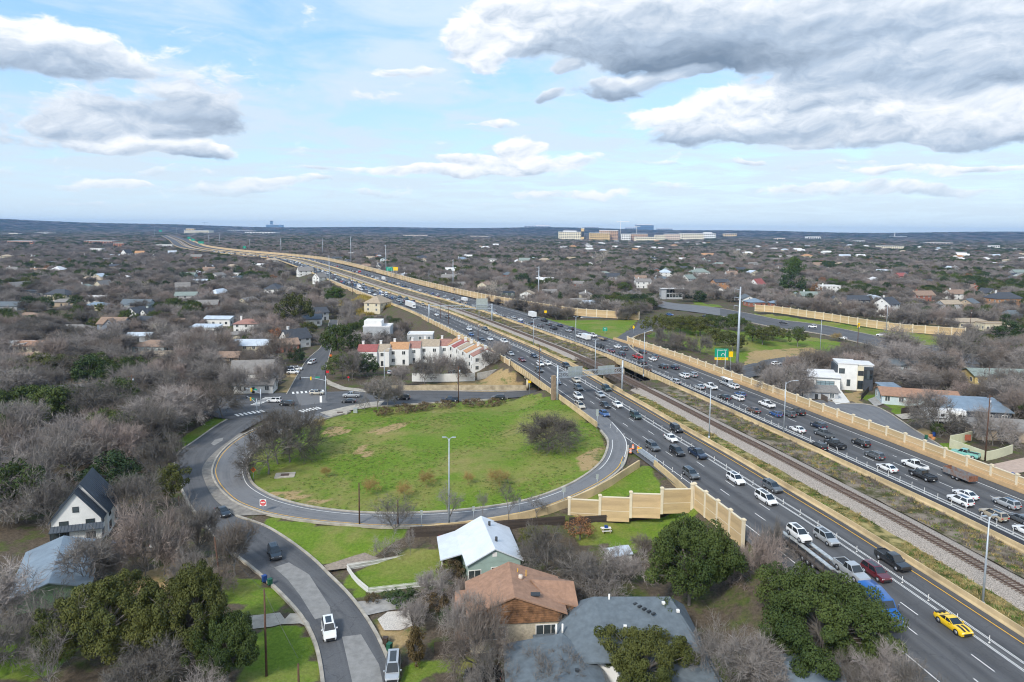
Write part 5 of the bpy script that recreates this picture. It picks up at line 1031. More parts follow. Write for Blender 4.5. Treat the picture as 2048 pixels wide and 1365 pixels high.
def more_houses():
    g = random.Random(9); ws = ['white', 'cream', 'tan', 'grey', 'brick', 'paleblue', 'white']; rs = ['grey', 'brown', 'dark', 'grey', 'metal', 'blue', 'dark', 'greenr', 'flat']; nm = {'paleblue': 'pale blue', 'metal': 'pale metal', 'blue': 'blue-grey', 'greenr': 'grey-green', 'flat': 'white'}; used = {}; base = list(LANDMARKS); n = 0
    for _ in range(1600):
        d = 290 * (1500 / 290) ** g.random(); a = g.uniform(-.64, .64); x, y = d * math.sin(a), d * math.cos(a); s, o = hinv(x, y)
        if any(math.hypot(p.x - x, p.y - y) < 26 for l, r in STREETS for p in l + r): continue
        if -75 < o < 62 or any(math.hypot(x - hx, y - hy) < hr + 20 for hx, hy, hr in HOUSES) or (x > 55 and y < 480 and x < 300): continue
        j = min(range(len(base)), key=lambda k: (base[k][0] - x) ** 2 + (base[k][1] - y) ** 2); w, r = g.choice(ws), g.choice(rs); lab = '%s house with a %s roof, closest such to the %s' % (nm.get(w, w), nm.get(r, r), ' '.join(base[j][2].split()[:4]))
        if lab in used: continue
        used[lab] = 1; n += 1; house(0, 0, lab, g.uniform(12, 20), g.uniform(8, 12), g.choice((3.2, 3.2, 5.6)), g.choice((0, 90)) + g.uniform(-15, 15), g.choice(('gable', 'gable', 'hip')), g.uniform(2, 4), w, r, xy=(x, y), z=0.0, small=True, lm=False, chim=g.choice((0, 0, 1)))
        if n >= 105: break
more_houses()

def far_band():
    g = random.Random(4)
    for k in range(80):
        a = math.atan((g.uniform(940, 2060) - 1024) / F); dd = g.uniform(1500, 3500); x, y = dd * math.sin(a), dd * math.cos(a); w = g.choice(('white', 'cream', 'white', 'tan')); r = g.choice(('flat', 'tan', 'orange', 'metal', 'flat'))
        if any(math.hypot(x - hx, y - hy) < hr + 20 for hx, hy, hr in HOUSES): continue
        t = house(0, 0, 'tiny %s house with %s roof in the far pale band of roofs' % (w, {'flat': 'white', 'metal': 'grey'}.get(r, r)), g.uniform(16, 26), g.uniform(10, 14), g.choice((5, 7)), g.uniform(-30, 30), g.choice(('gable', 'hip')), 3.5, w, r, xy=(x, y), z=0.0, wins=False, lm=False); t['group'] = 'far %s houses with %s roofs' % (w, r)
far_band()
# ------------------------------------------------------------------ trees
M_BARK = mat('grey_bark', (.19, .175, .16), .95, .25, 1.5, rnd=.2); M_TWIG = mat('bare_twigs', (.228, .208, .192), .95, .3, .35, rnd=.45, spec=.1)
M_TWIGB = mat('warm_bare_twigs', (.25, .21, .185), .95, .25, .35, rnd=.4, spec=.1); M_PALEB = mat('pale_sycamore_bark', (.40, .36, .31), .9, .2, 1)
def leaf_mat(name, a, b, rnd=.3):
    m = mat(name, a, .75, .0, .45, rnd=rnd, col2=b, detail=4, spec=.25); return m
M_OAK = leaf_mat('live_oak_leaves', (.028, .050, .012), (.085, .112, .026)); M_OLIVE = leaf_mat('olive_oak_leaves', (.045, .058, .013), (.125, .128, .032)); M_DKG = leaf_mat('dark_evergreen_leaves', (.020, .042, .014), (.058, .092, .028)); M_BRT = leaf_mat('bright_green_leaves', (.04, .075, .010), (.11, .16, .025)); M_RUST2 = leaf_mat('rust_brown_leaves', (.16, .07, .03), (.30, .16, .075)); M_STRAW = leaf_mat('straw_twigs', (.22, .16, .05), (.38, .28, .11), .2)

def ortho(d, r):
    a = d.orthogonal().normalized(); b = d.cross(a); t = r.uniform(0, 2 * math.pi); return a * math.cos(t) + b * math.sin(t)
class TreeData:
    def __init__(s): s.trunk = MB(); s.tv = []; s.tf = []
    def tri(s, p, q, w, side):
        k = len(s.tv); s.tv += [tuple(p - side * w), tuple(p + side * w), tuple(q)]; s.tf.append((k, k + 1, k + 2))
def bare_tree(seed, spread=1.0, trunk_h=.22, up=.35, lv=(5, 5, 5, 6), fine=6, lean=0.0, limb=.42, thick=.018, tw=.0165):
    """A leafless tree one unit tall: trunk and limbs as tapering tubes, the crown as a cloud of fine tapering twigs."""
    r = random.Random(seed); T = TreeData()
    def br(p, d, ln, rad, level):
        n = 3 if level < 2 else 2; pts = [p]; q = p; dd = d
        for i in range(n):
            dd = (dd + ortho(dd, r) * r.uniform(.08, .24) + Vector((0, 0, up * .12 * (1 if level < 3 else .3)))).normalized(); q = q + dd * (ln / n); pts.append(q)
        for i in range(n):
            a, b = 1 - .6 * i / n, 1 - .6 * (i + 1) / n
            T.trunk.tube(pts[i], pts[i + 1], rad * a, rad * b, 6 if level == 0 else 4 if level < 2 else 3, 0, False)
        if level >= len(lv) - 1:
            for k in range(lv[-1]):
                t = r.uniform(.15, 1); x = pts[0].lerp(pts[-1], t); e = (dd + ortho(dd, r) * r.uniform(.5, 1.2) + Vector((0, 0, .1))).normalized(); L1 = ln * r.uniform(.55, 1.0); y = x + e * L1
                T.tri(x, y, tw * .22, ortho(e, r))
                for j in range(fine):
                    u = r.uniform(.15, .95); x2 = x.lerp(y, u); e2 = (e + ortho(e, r) * r.uniform(.5, 1.1) + Vector((0, 0, r.uniform(-.25, .25)))).normalized(); T.tri(x2, x2 + e2 * L1 * r.uniform(.45, .9), tw * .15, ortho(e2, r))
            return
        m = lv[level + 1] if level + 1 < len(lv) else 4
        for k in range(lv[level] if level else lv[0]):
            t = (.55 + .45 * (k + 1) / lv[level]) if level == 0 else r.uniform(.25, 1.0)
            i = min(n - 1, int(t * n)); x = pts[i].lerp(pts[i + 1], t * n - i)
            if level == 0: ang = 2 * math.pi * (k + r.uniform(-.25, .25)) / lv[0]; tilt = r.uniform(.45, 1.15) * spread; e = (Vector((math.cos(ang), math.sin(ang), 0)) * math.sin(min(1.35, tilt)) + Vector((0, 0, 1)) * math.cos(min(1.35, tilt))).normalized()
            else: e = (dd + ortho(dd, r) * r.uniform(.55, 1.15) * (.8 + .2 * spread)).normalized(); e = (e + Vector((0, 0, up * .25))).normalized()
            br(x, e, (limb if level == 0 else ln * r.uniform(.52, .74)) * r.uniform(.85, 1.1), rad * (.55 if level == 0 else .5), level + 1)
    br(Vector((0, 0, -.02)), Vector((lean, 0, 1)).normalized(), trunk_h, thick, 0)
    return T
def finish(T, nm, bark, twig):
    zs = max(v[2] for v in T.tv); rx = np.percentile([math.hypot(v[0], v[1]) for v in T.tv], 97)
    k = 1 / zs; S_ = lambda v: (v[0] * k, v[1] * k, v[2] * k)
    tm = MB(); tm.v = [S_(v) for v in T.trunk.v]; tm.f = T.trunk.f; tm.m = T.trunk.m; tm.sm = T.trunk.sm
    cm = MB(); cm.v = [S_(v) for v in T.tv]; cm.f = T.tf; cm.m = [0] * len(T.tf); cm.sm = [False] * len(T.tf)
    return dict(trunk=tm.mesh('trunk', bark), crown=cm.mesh('crown', twig), r=float(rx * k), mb=(tm, cm), mats=(bark, twig))
def leafy(seed, n_cl=46, per=95, ls=.03, rx=.62, zc=.60, rz=.40, clr=.15, bark=None, leaf=None, trunk_h=.3, flat=0.0, cone=0.0):
    """An evergreen one unit tall: trunk, limbs to leaf clumps spread unevenly through the crown, each of many leaf sprays."""
    r = random.Random(seed); tm = MB(); V, Fc = [], []
    tm.tube((0, 0, -.03), (0, 0, trunk_h), .032, .024, 7, 0, False); cl = []
    for i in range(n_cl):
        for _ in range(20):
            a = r.uniform(0, 2 * math.pi); u = r.uniform(-.75, 1); q = r.uniform(.45, 1.0) ** .6; s = math.sqrt(max(0, 1 - u * u)); lump = 1 + .30 * math.sin(a * 3 + seed) + .2 * math.sin(a * 5 + seed * 2) + .12 * u * math.sin(a * 2)
            c = Vector((math.cos(a) * s * rx * q * lump, math.sin(a) * s * rx * q * lump, zc + u * rz * q))
            if cone: f = max(.12, 1 - cone * (c.z - .15)); c.x *= f; c.y *= f
            if all((c - d).length > clr * .75 for d in cl): break
        cl.append(c); m = Vector((c.x * .25, c.y * .25, trunk_h + (c.z - trunk_h) * .45))
        if c.z > trunk_h * .8: tm.tube((0, 0, trunk_h * .9), m, .014, .009, 4, 0, False); tm.tube(m, c, .009, .003, 3, 0, False)
    for c in cl:
        cr = clr * r.uniform(.7, 1.25); nl = int(per * r.uniform(.7, 1.3))
        for k in range(nl):
            d = Vector((r.gauss(0, 1), r.gauss(0, 1), r.gauss(0, 1))); d.normalize(); d.z *= .75
            p = c + d * cr * r.uniform(.35, 1) ** .5; s = ls * r.uniform(.6, 1.3); nn = (d + Vector((r.gauss(0, .5), r.gauss(0, .5), r.gauss(.45, .5)))).normalized(); a = ortho(nn, r); b = nn.cross(a); k0 = len(V)
            V += [tuple(p - a * s), tuple(p + b * s * .55), tuple(p + a * s), tuple(p - b * s * .55)]; Fc.append((k0, k0 + 1, k0 + 2, k0 + 3))
    cm = MB(); cm.v = V; cm.f = Fc; cm.m = [0] * len(Fc); cm.sm = [False] * len(Fc)
    zs = max(v[2] for v in V); 
    for q in (tm, cm): q.v = [(v[0] / zs, v[1] / zs, v[2] / zs) for v in q.v]
    rx_ = float(np.percentile([math.hypot(v[0], v[1]) for v in cm.v], 97))
    return dict(trunk=tm.mesh('trunk', bark or M_BARK), crown=cm.mesh('crown', leaf or M_OAK), r=rx_, mb=(tm, cm), mats=(bark or M_BARK, leaf or M_OAK))
BARE = [finish(bare_tree(11 + i, spread=s, trunk_h=t, up=u, lv=l, lean=ln), 'bare', M_BARK, tw) for i, (s, t, u, l, ln, tw) in enumerate([(1.0, .22, .35, (5, 6, 6, 7), 0, M_TWIG), (1.2, .18, .25, (6, 6, 5, 7), .1, M_TWIG), (.75, .25, .5, (5, 6, 6, 7), 0, M_TWIG), (1.1, .2, .3, (5, 6, 6, 7), -.1, M_TWIGB), (.9, .16, .4, (6, 6, 5, 7), .05, M_TWIG), (1.3, .2, .2, (6, 6, 5, 7), 0, M_TWIGB)])]
OPEN = [finish(bare_tree(41 + i, spread=s, trunk_h=t, up=u, lv=l, lean=ln, fine=f + 2, tw=.012), 'open', M_BARK, M_TWIG) for i, (s, t, u, l, ln, f) in enumerate([(1.15, .28, .3, (5, 4, 4, 5), .12, 3), (.8, .3, .5, (4, 4, 4, 5), -.1, 3), (1.1, .2, .45, (6, 4, 4, 5), 0, 2)])]
DENSE = finish(bare_tree(77, spread=1.2, trunk_h=.26, up=.3, lv=(12, 6, 6, 7), fine=4, limb=.45, tw=.016), 'dense', M_BARK, mat('dark_bare_twigs', (.115, .103, .09), .95, .2, .5, spec=.1))
SPREAD = [finish(bare_tree(131 + i, spread=1.25, trunk_h=.36, up=.25, lv=(6, 6, 5, 7), fine=4, limb=.42, tw=.013, lean=.12 * (i - .5)), 'spread', M_BARK, mat('dark_bare_twigs', (.115, .103, .09), .95, .2, .5)) for i in range(2)]
SYC = finish(bare_tree(91, spread=.9, trunk_h=.3, up=.5, lv=(5, 4, 4, 4), fine=1, tw=.03), 'pale', M_PALEB, M_PALEB)
MULTI = finish(bare_tree(97, spread=.8, trunk_h=.06, up=.5, lv=(9, 4, 4, 5), fine=3, limb=.6, thick=.012), 'multi', M_BARK, M_TWIG)
OAK = [leafy(3, leaf=M_OAK), leafy(4, leaf=M_OAK, rx=.75, rz=.36, n_cl=52), leafy(5, leaf=M_OLIVE, rx=.6), leafy(6, leaf=M_DKG, rx=.5, zc=.55, rz=.45), leafy(8, leaf=M_OLIVE, rx=.8, rz=.34, n_cl=56)]
BIG = [leafy(23, n_cl=110, per=430, ls=.0165, clr=.13, rx=.62, zc=.58, rz=.42, leaf=M_OAK), leafy(24, n_cl=150, per=420, ls=.0155, clr=.12, rx=.78, zc=.56, rz=.44, leaf=M_OAK), leafy(25, n_cl=122, per=420, ls=.0155, clr=.125, rx=.74, zc=.6, rz=.38, leaf=M_OLIVE)]
BRITE = leafy(31, leaf=M_BRT, rx=.5); RUSTY = leafy(33, leaf=M_RUST2, rx=.5, n_cl=40, per=45, ls=.03); CONE = leafy(35, leaf=M_DKG, rx=.4, zc=.5, rz=.5, cone=.95)
STRAW = finish(bare_tree(51, spread=.7, trunk_h=.05, up=.5, lv=(9, 5, 4, 6), fine=3, limb=.6, thick=.006, tw=.02), 'straw', M_STRAW, M_STRAW)
BUSH = [leafy(61, n_cl=26, per=80, ls=.06, rx=.95, zc=.5, rz=.5, clr=.26, leaf=M_DKG, trunk_h=.15), leafy(62, n_cl=24, per=70, ls=.06, rx=1.1, zc=.5, rz=.5, clr=.28, leaf=mat('brown_winter_shrub', (.075, .05, .028), .9, .0, .8, col2=(.14, .105, .05), rnd=.2), trunk_h=.15)]
VINE = leafy(66, n_cl=40, per=120, ls=.03, rx=.3, zc=.5, rz=.55, clr=.14, leaf=leaf_mat('brown_ivy', (.05, .035, .012), (.13, .10, .04)), trunk_h=.3)
TREES = []     # (x, y, radius) of what is planted
def plant(P, h, w, loc, label, name='bare_tree', cat='tree', rz=None, group=None, lean=0.0):
    t = thing(name, label, cat, loc, rng.uniform(0, 6.28) if rz is None else rz, group)
    t.scale = (w / (2 * P['r']),) * 2 + (h,)
    if lean: t.rotation_euler.y = lean
    obj('trunk', P['trunk'], t); obj('crown', P['crown'], t); TREES.append((loc[0], loc[1], w * .35)); return t
def hero(P, bx, by, top, wpx, label, z=None, **k):
    """A tree known from the photograph: foot of the trunk, height of its top, width of its crown."""
    p = gp(bx, by) if z is None else gz(bx, by, z); f = pix_ray(bx, by); d = p.y / f[1]; lo = 0.5; hi = 60.0
    r = pix_ray(bx, top); t = p.y / r[1]; h = CH + r[2] * t - p.z
    return plant(P, max(1.0, h), wpx * d, p, label, **k)
# the ones that matter, one by one
hero(DENSE, 1097, 897, 812, 132, 'broad dark leafless tree standing alone on the green near the exit ramp')
hero(SPREAD[1], 537, 948, 832, 140, 'leaning bare tree with a pale trunk at the inner kerb of the ramp', rz=3.3); hero(SPREAD[0], 556, 928, 800, 120, 'bare tree just behind the leaning one inside the ramp loop', rz=1.0); hero(SPREAD[1], 580, 924, 795, 125, 'dark bare tree on the right of the three inside the ramp loop'); hero(SPREAD[0], 600, 905, 790, 90, 'bare tree farthest back of the cluster inside the ramp loop')
hero(MULTI, 790, 1062, 985, 105, 'round dark many-stemmed bare tree on the verge below the ramp', name='bare_tree'); hero(OPEN[2], 770, 1120, 1052, 70, 'thin greenish bare tree on the gravel drive', name='bare_tree')
for bx, by, tp, w, l in [(900, 1052, 960, 60, 'thin bare sapling beside the tall lamp post on the ramp'), (966, 1033, 975, 34, 'smallest bare sapling beyond the white metal roof'), (1018, 1045, 952, 46, 'slim bare tree right of the white metal roof by the ramp barrier'), (1073, 1036, 985, 52, 'bare sapling near the left end of the near noise wall'), (820, 1110, 1050, 26, 'white-trunked young tree at the picket fence corner')]: hero(OPEN[1], bx, by, tp, w, l)
for bx, by, tp, w, l in [(742, 990, 950, 42, 'straw-yellow shrub farthest left on the loop green'), (808, 998, 958, 40, 'straw-yellow shrub second from the left on the loop green'), (853, 975, 935, 42, 'straw-yellow shrub nearest the tall lamp post'), (938, 970, 938, 26, 'narrow straw-yellow shrub in the middle of the loop green'), (998, 972, 930, 56, 'widest straw-yellow shrub on the loop green'), (652, 955, 928, 26, 'small straw-yellow shrub at the left of the loop green'), (636, 862, 828, 34, 'fan-shaped pale shrub at the corner of the green by the junction')]: hero(STRAW, bx, by, tp, w, l, name='shrub', cat='shrub')
hero(BARE[2], 755, 818, 742, 60, 'tall bare tree left of the three by the cross street hedge'); hero(OPEN[1], 775, 818, 745, 40, 'middle bare tree of the three by the cross street hedge'); hero(BARE[4], 788, 812, 755, 45, 'right bare tree of the three by the cross street hedge'); hero(OPEN[0], 730, 825, 780, 36, 'crooked dark little tree by the traffic island', rz=2.0)
hero(SPREAD[0], 446, 836, 742, 130, 'broad bare tree at the left corner of the junction'); hero(SPREAD[1], 128, 768, 700, 110, 'wide bare tree on the straw lawn beside the side street at left'); hero(BARE[1], 485, 738, 690, 70, 'bare tree in front of the large white house by the junction')
for bx, by, tp, w, l in [(1020, 1260, 1150, 110, 'bare tree growing up in front of the brown shingled roof'), (935, 1300, 1170, 120, 'bare tree at the left corner of the brown house'), (1130, 1290, 1195, 90, 'bare tree between the brown and the blue-grey roofs'), (1105, 1400, 1290, 150, 'pale bare tree over the left wing of the blue-grey roof'), (870, 1200, 1130, 90, 'bare tree over the garden left of the brown house'), (830, 1260, 1190, 70, 'bare shrubby tree beside the white gravel'), (1350, 1120, 1065, 80, 'bare tree behind the dark oak at the noise wall'), (1580, 1160, 1075, 110, 'bare tree before the transporter trailer'), (1700, 1400, 1290, 130, 'bare tree below the massive oak'), (60, 1010, 880, 140, 'tall bare tree at the left edge above the seam-roofed house'), (150, 960, 840, 140, 'tall bare tree before the pale green bungalow'), (40, 900, 780, 130, 'tall bare tree at the left edge beside the pale green bungalow'), (200, 860, 750, 140, 'spreading bare tree before the long grey roof'), (300, 900, 790, 130, 'spreading bare tree above the street bend thicket'), (330, 960, 850, 110, 'bare tree by the left kerb of the street bend'), (100, 1060, 930, 130, 'bare tree left of the seam-roofed house gable'), (375, 860, 780, 90, 'bare tree behind the green strip at the bend'), (270, 800, 715, 110, 'bare tree above the small slate blue house'), (1330, 592, 560, 50, 'bare tree in front of the concrete villa'), (465, 800, 715, 80, 'bare tree at the left of the large white house by the junction'), (535, 782, 712, 66, 'bare tree before the large white house by the junction'), (560, 770, 715, 40, 'slim bare tree at the gable end of the large white house'), (270, 1040, 930, 120, 'bare tree behind the seam-roofed house'), (1365, 600, 565, 46, 'bare tree right of the concrete villa wall'), (1800, 745, 670, 100, 'bare tree in front of the blue-grey bungalow'), (2010, 800, 720, 90, 'bare tree before the yellow bungalow')]: hero(BARE[int(bx) % 5], bx, by, tp, w, l, z=0 if bx < 1250 else 1.5 if by > 1000 else 3)
for bx, by, tp, w, l in [(1300, 612, 585, 40, 'dark evergreen left of the concrete villa'), (1395, 604, 580, 44, 'dark evergreen right of the concrete villa'), (60, 830, 770, 90, 'dark evergreen at the left edge above the long grey roof'), (2020, 690, 640, 70, 'dark evergreen at the right edge behind the mid-century house')]: hero(OAK[3], bx, by, tp, w, l, name='evergreen_tree')
# evergreens close to the camera
hero(BIG[0], 1378, 1210, 1035, 178, 'tall dark evergreen oak against the near noise wall', z=1, name='evergreen_tree'); hero(BIG[1], 1638, 1340, 1150, 300, 'massive spreading evergreen oak hiding part of the blue lorry', z=1, rz=1.0, name='evergreen_tree'); hero(BIG[2], 1290, 1400, 1258, 200, 'olive-green oak in front of the large blue-grey roof', z=0, name='evergreen_tree')
hero(BIG[2], 210, 1330, 1165, 220, 'olive-green oak with the widest crown at the lower left', z=0, name='evergreen_tree'); hero(BIG[2], 375, 1330, 1140, 200, 'olive-green oak in front of the bare earth yard', z=0, name='evergreen_tree'); hero(BIG[0], 455, 1370, 1225, 130, 'darker oak at the right of the lower-left clump', z=0, name='evergreen_tree')
hero(BARE[4], 285, 1400, 1265, 170, 'pale bare tree in front of the lower-left oaks', z=0); hero(MULTI, 410, 1420, 1320, 110, 'low bare tree at the lower edge right of the pale one', z=0)
hero(OPEN[0], 82, 1300, 1130, 150, 'tall bare tree with a bare grey trunk before the green-walled house', z=0, rz=.6); hero(OPEN[2], 100, 1385, 1190, 130, 'forked bare tree on the lawn at the lower left', z=0)
hero(BARE[2], 178, 1190, 1045, 130, 'bare tree leaning over the blue metal roof', z=0); hero(BARE[5], 290, 1160, 985, 150, 'largest bare tree before the white seam-roofed house', z=0); hero(BARE[0], 330, 1150, 1005, 110, 'bare tree second nearest the road in front of the seam-roofed house', z=0); hero(BARE[4], 400, 1110, 975, 90, 'tall slim bare tree beside the curving street', z=0); hero(BARE[3], 470, 1150, 1020, 120, 'bare tree overhanging the kerb beside the dark approaching car', z=0); hero(BARE[5], 440, 1200, 1130, 70, 'small bare tree behind the leaning pole on the left verge', z=0); hero(BARE[0], 385, 1190, 1090, 100, 'bare tree in the bare-earth yard left of the leaning pole', z=0)
hero(OAK[2], 345, 1005, 925, 66, 'olive evergreen at the inside of the street bend', z=0, name='evergreen_tree'); hero(OAK[3], 225, 985, 905, 130, 'dark evergreen behind the seam-roofed house', z=0, name='evergreen_tree'); hero(OAK[4], 255, 965, 950, 36, 'small olive bush-like evergreen at the pale bare stem', z=0, name='evergreen_tree'); hero(OPEN[0], 250, 950, 865, 90, 'bare tree with one long pale leaning trunk by the street bend', z=0, rz=0, lean=.5)
hero(BARE[5], 955, 1355, 1180, 150, 'bare tree in front of the stone lower storey of the brown house', z=0); hero(BARE[1], 990, 1400, 1290, 130, 'bare tree over the dark parked car at the lower edge', z=0); hero(BARE[3], 925, 1230, 1140, 80, 'bare tree left of the brown shingled house', z=0); hero(OPEN[2], 1060, 1290, 1240, 60, 'small bare tree before the stone window', z=0)
hero(BARE[1], 1095, 1150, 1040, 125, 'bare tree beside the green-sided house', z=.5); hero(OAK[2], 1060, 1110, 1050, 50, 'grey-green evergreen at the corner of the white roof', z=.5, name='evergreen_tree'); hero(RUSTY, 1160, 1080, 1035, 70, 'rust-leaved tree at the foot of the near noise wall', z=1, name='autumn_tree'); hero(BARE[4], 1180, 1180, 1090, 120, 'bare tree among the yard thicket, left one', z=.5); hero(BARE[0], 1245, 1170, 1085, 110, 'bare tree in front of the white shed', z=.5); hero(MULTI, 1200, 1215, 1140, 130, 'bare thicket tree above the blue-grey roof', z=.5); hero(BARE[3], 1290, 1120, 1060, 70, 'bare tree left of the dark oak at the noise wall', z=1); hero(BARE[5], 1130, 1215, 1160, 70, 'bare tree right of the brown shingled roof', z=.5)
hero(BARE[5], 1510, 1190, 1050, 130, 'bare tree between the dark oak and the oncoming lanes', z=1.5); hero(OAK[2], 1480, 1085, 1045, 40, 'small olive evergreen at the end of the near wall', z=3, name='evergreen_tree'); hero(BARE[0], 1450, 1150, 1075, 80, 'bare tree just right of the dark oak', z=1.5); hero(BARE[1], 1540, 1150, 1020, 60, 'slender bare tree top against the oncoming lanes', z=2); hero(MULTI, 1440, 1385, 1230, 160, 'wide bare tree left of the massive oak', z=1); hero(BARE[2], 1500, 1400, 1250, 150, 'bare tree in front of the massive oak at the lower edge', z=1); hero(BARE[0], 1400, 1330, 1255, 90, 'bare tree at the right eave of the blue-grey roof', z=1); hero(BARE[4], 1760, 1420, 1280, 130, 'bare tree right of the massive oak at the lower edge', z=2); hero(BARE[1], 1840, 1440, 1310, 120, 'low bare tree at the lower edge by the oncoming lanes', z=3); hero(OAK[0], 1330, 1300, 1190, 60, 'dark evergreen behind the blue-grey roof', z=0, name='evergreen_tree')
# right of the highway
hero(OAK[4], 1318, 676, 628, 74, 'round live oak beside the loop ramp', name='evergreen_tree')
for bx, by, tp, w, l in [(1360, 668, 630, 56, 'live oak left of the grove by the frontage road'), (1400, 672, 632, 60, 'live oak in the middle of the grove by the frontage road'), (1440, 668, 630, 50, 'live oak at the right of the grove by the frontage road'), (1505, 682, 648, 46, 'live oak just right of the tall steel pole'), (1545, 682, 650, 56, 'live oak second right of the tall steel pole'), (1595, 694, 652, 44, 'lone round live oak by the frontage road bend'), (1465, 702, 664, 56, 'olive live oak left of the tall steel pole'), (1420, 655, 628, 40, 'small live oak behind the grove'), (1340, 660, 632, 54, 'live oak between the round one and the grove'), (1380, 660, 630, 52, 'dark live oak in the left half of the grove'), (1430, 690, 655, 52, 'live oak at the near edge of the grove'), (1525, 690, 655, 52, 'live oak between the two right of the steel pole'), (1480, 665, 636, 50, 'live oak behind the tall steel pole')]: hero(OAK[2] if w > 50 else OAK[0], bx, by, tp, w, l, name='evergreen_tree')
hero(STRAW, 1672, 682, 662, 26, 'straw shrub by the frontage road crossing', name='shrub', cat='shrub')
hero(BARE[1], 1575, 800, 700, 110, 'large bare tree in front of the white modern house', z=4); hero(BARE[2], 1545, 790, 730, 60, 'bare tree left of the modern house garage', z=3); hero(BARE[0], 1590, 805, 735, 70, 'bare tree over the low white garage', z=4.5); hero(OAK[3], 1570, 790, 755, 34, 'small dark evergreen by the noise wall left of the garage', z=4, name='evergreen_tree')
hero(BARE[5], 1855, 826, 770, 90, 'bare tree on the lawn between the ranch house and the caravan', z=5); hero(BARE[1], 1985, 890, 800, 100, 'bare tree inside the cream garden wall', z=5); hero(OAK[0], 1872, 872, 845, 30, 'small evergreen beside the caravan', z=5, name='evergreen_tree'); hero(BARE[0], 1920, 745, 640, 120, 'large bare tree left of the yellow bungalow', z=3); hero(BARE[3], 2030, 850, 760, 80, 'bare tree at the right edge above the cream wall', z=4); hero(BARE[4], 1800, 720, 640, 90, 'bare tree above the blue-grey bungalow', z=3)
hero(BRITE, 1585, 560, 512, 42, 'bright green round tree in the right-hand woods', name='evergreen_tree'); hero(OAK[3], 1580, 590, 540, 52, 'large dark round evergreen behind the red bungalow', name='evergreen_tree'); hero(SYC, 1200, 535, 495, 40, 'white-barked bare tree in the middle woods'); hero(SYC, 1480, 530, 492, 44, 'white-barked bare tree right of the skyline group'); hero(SYC, 985, 605, 552, 46, 'pale forked bare tree behind the noise wall'); hero(CONE, 1120, 615, 582, 16, 'narrow cone-shaped evergreen behind the noise wall', name='evergreen_tree'); hero(OAK[3], 1045, 575, 545, 44, 'dark round evergreen beyond the noise wall', name='evergreen_tree'); hero(OAK[3], 1195, 618, 588, 44, 'dark evergreen over the bungalow near the wall end', name='evergreen_tree'); hero(OAK[0], 1250, 615, 590, 40, 'evergreen inside the end of the wall', name='evergreen_tree'); hero(RUSTY, 1630, 600, 565, 26, 'orange-leaved tree behind the cream house', name='autumn_tree'); hero(RUSTY, 555, 690, 655, 36, 'orange-brown tree beside the steep-gabled white house', name='autumn_tree')
hero(BRITE, 668, 610, 572, 44, 'bright green tree beside the yellow weed bank', name='evergreen_tree'); hero(OAK[4], 590, 660, 585, 90, 'big green oak left of the north street', name='evergreen_tree'); hero(OAK[1], 680, 725, 645, 80, 'big green oak on the right of the north street', name='evergreen_tree'); hero(OAK[0], 685, 758, 705, 70, 'green oak over the pavement at the junction', name='evergreen_tree'); hero(OAK[3], 735, 752, 705, 50, 'dark oak in front of the red-roofed terrace', name='evergreen_tree'); hero(BARE[0], 705, 760, 690, 60, 'bare tree between the two junction oaks'); hero(OAK[3], 595, 726, 695, 36, 'dark round tree by the parked white cars', name='evergreen_tree')
for bx, by, tp, w, l in [(850, 770, 700, 60, 'bare tree in the terrace car park, left one'), (880, 760, 695, 56, 'bare tree in the terrace car park, middle one'), (915, 768, 700, 50, 'bare tree in the terrace car park, right one'), (985, 745, 680, 62, 'bare tree beside the end terrace gable'), (800, 775, 720, 40, 'small bare tree at the white yard wall'), (1000, 730, 672, 56, 'bare tree between the terrace and the bridge')]: hero(BARE[0] if w > 50 else BARE[2], bx, by, tp, w, l, z=.8)
for bx, by, tp, w, l in [(770, 830, 812, 40, 'first brown hedge shrub along the cross street'), (810, 825, 806, 50, 'second brown hedge shrub along the cross street'), (850, 820, 803, 50, 'third brown hedge shrub along the cross street'), (890, 815, 799, 46, 'fourth brown hedge shrub, behind the dark pickup'), (945, 812, 797, 56, 'fifth brown hedge shrub along the cross street'), (990, 812, 795, 50, 'sixth brown hedge shrub, nearest the bridge')]: hero(BUSH[1], bx, by, tp, w, l, name='shrub', cat='shrub')
hero(VINE, 832, 1330, 1250, 40, 'ivy-covered stump column beside the white gravel bed', z=0, name='shrub', cat='shrub'); hero(BUSH[0], 800, 1205, 1178, 70, 'dark evergreen hedge shrub along the gravel drive', z=0, name='shrub', cat='shrub'); hero(BUSH[1], 745, 1205, 1185, 40, 'grey-brown shrub at the kerb corner', z=0, name='shrub', cat='shrub'); hero(BUSH[1], 900, 1150, 1115, 60, 'red-brown shrub at the corner of the green house', z=0, name='shrub', cat='shrub'); hero(BUSH[0], 950, 1150, 1130, 60, 'dark shrub below the green house wall', z=0, name='shrub', cat='shrub'); hero(BUSH[1], 870, 1215, 1180, 70, 'brown garden shrub left of the brown house', z=0, name='shrub', cat='shrub'); hero(BUSH[0], 905, 1250, 1215, 60, 'dark garden shrub behind the timber fence', z=0, name='shrub', cat='shrub'); hero(BUSH[0], 1700, 745, 728, 20, 'clipped evergreen shrub right of the modern house', z=5, name='shrub', cat='shrub'); hero(BUSH[0], 1260, 1215, 1195, 70, 'bright green shrub behind the blue-grey roof', z=0, name='shrub', cat='shrub')
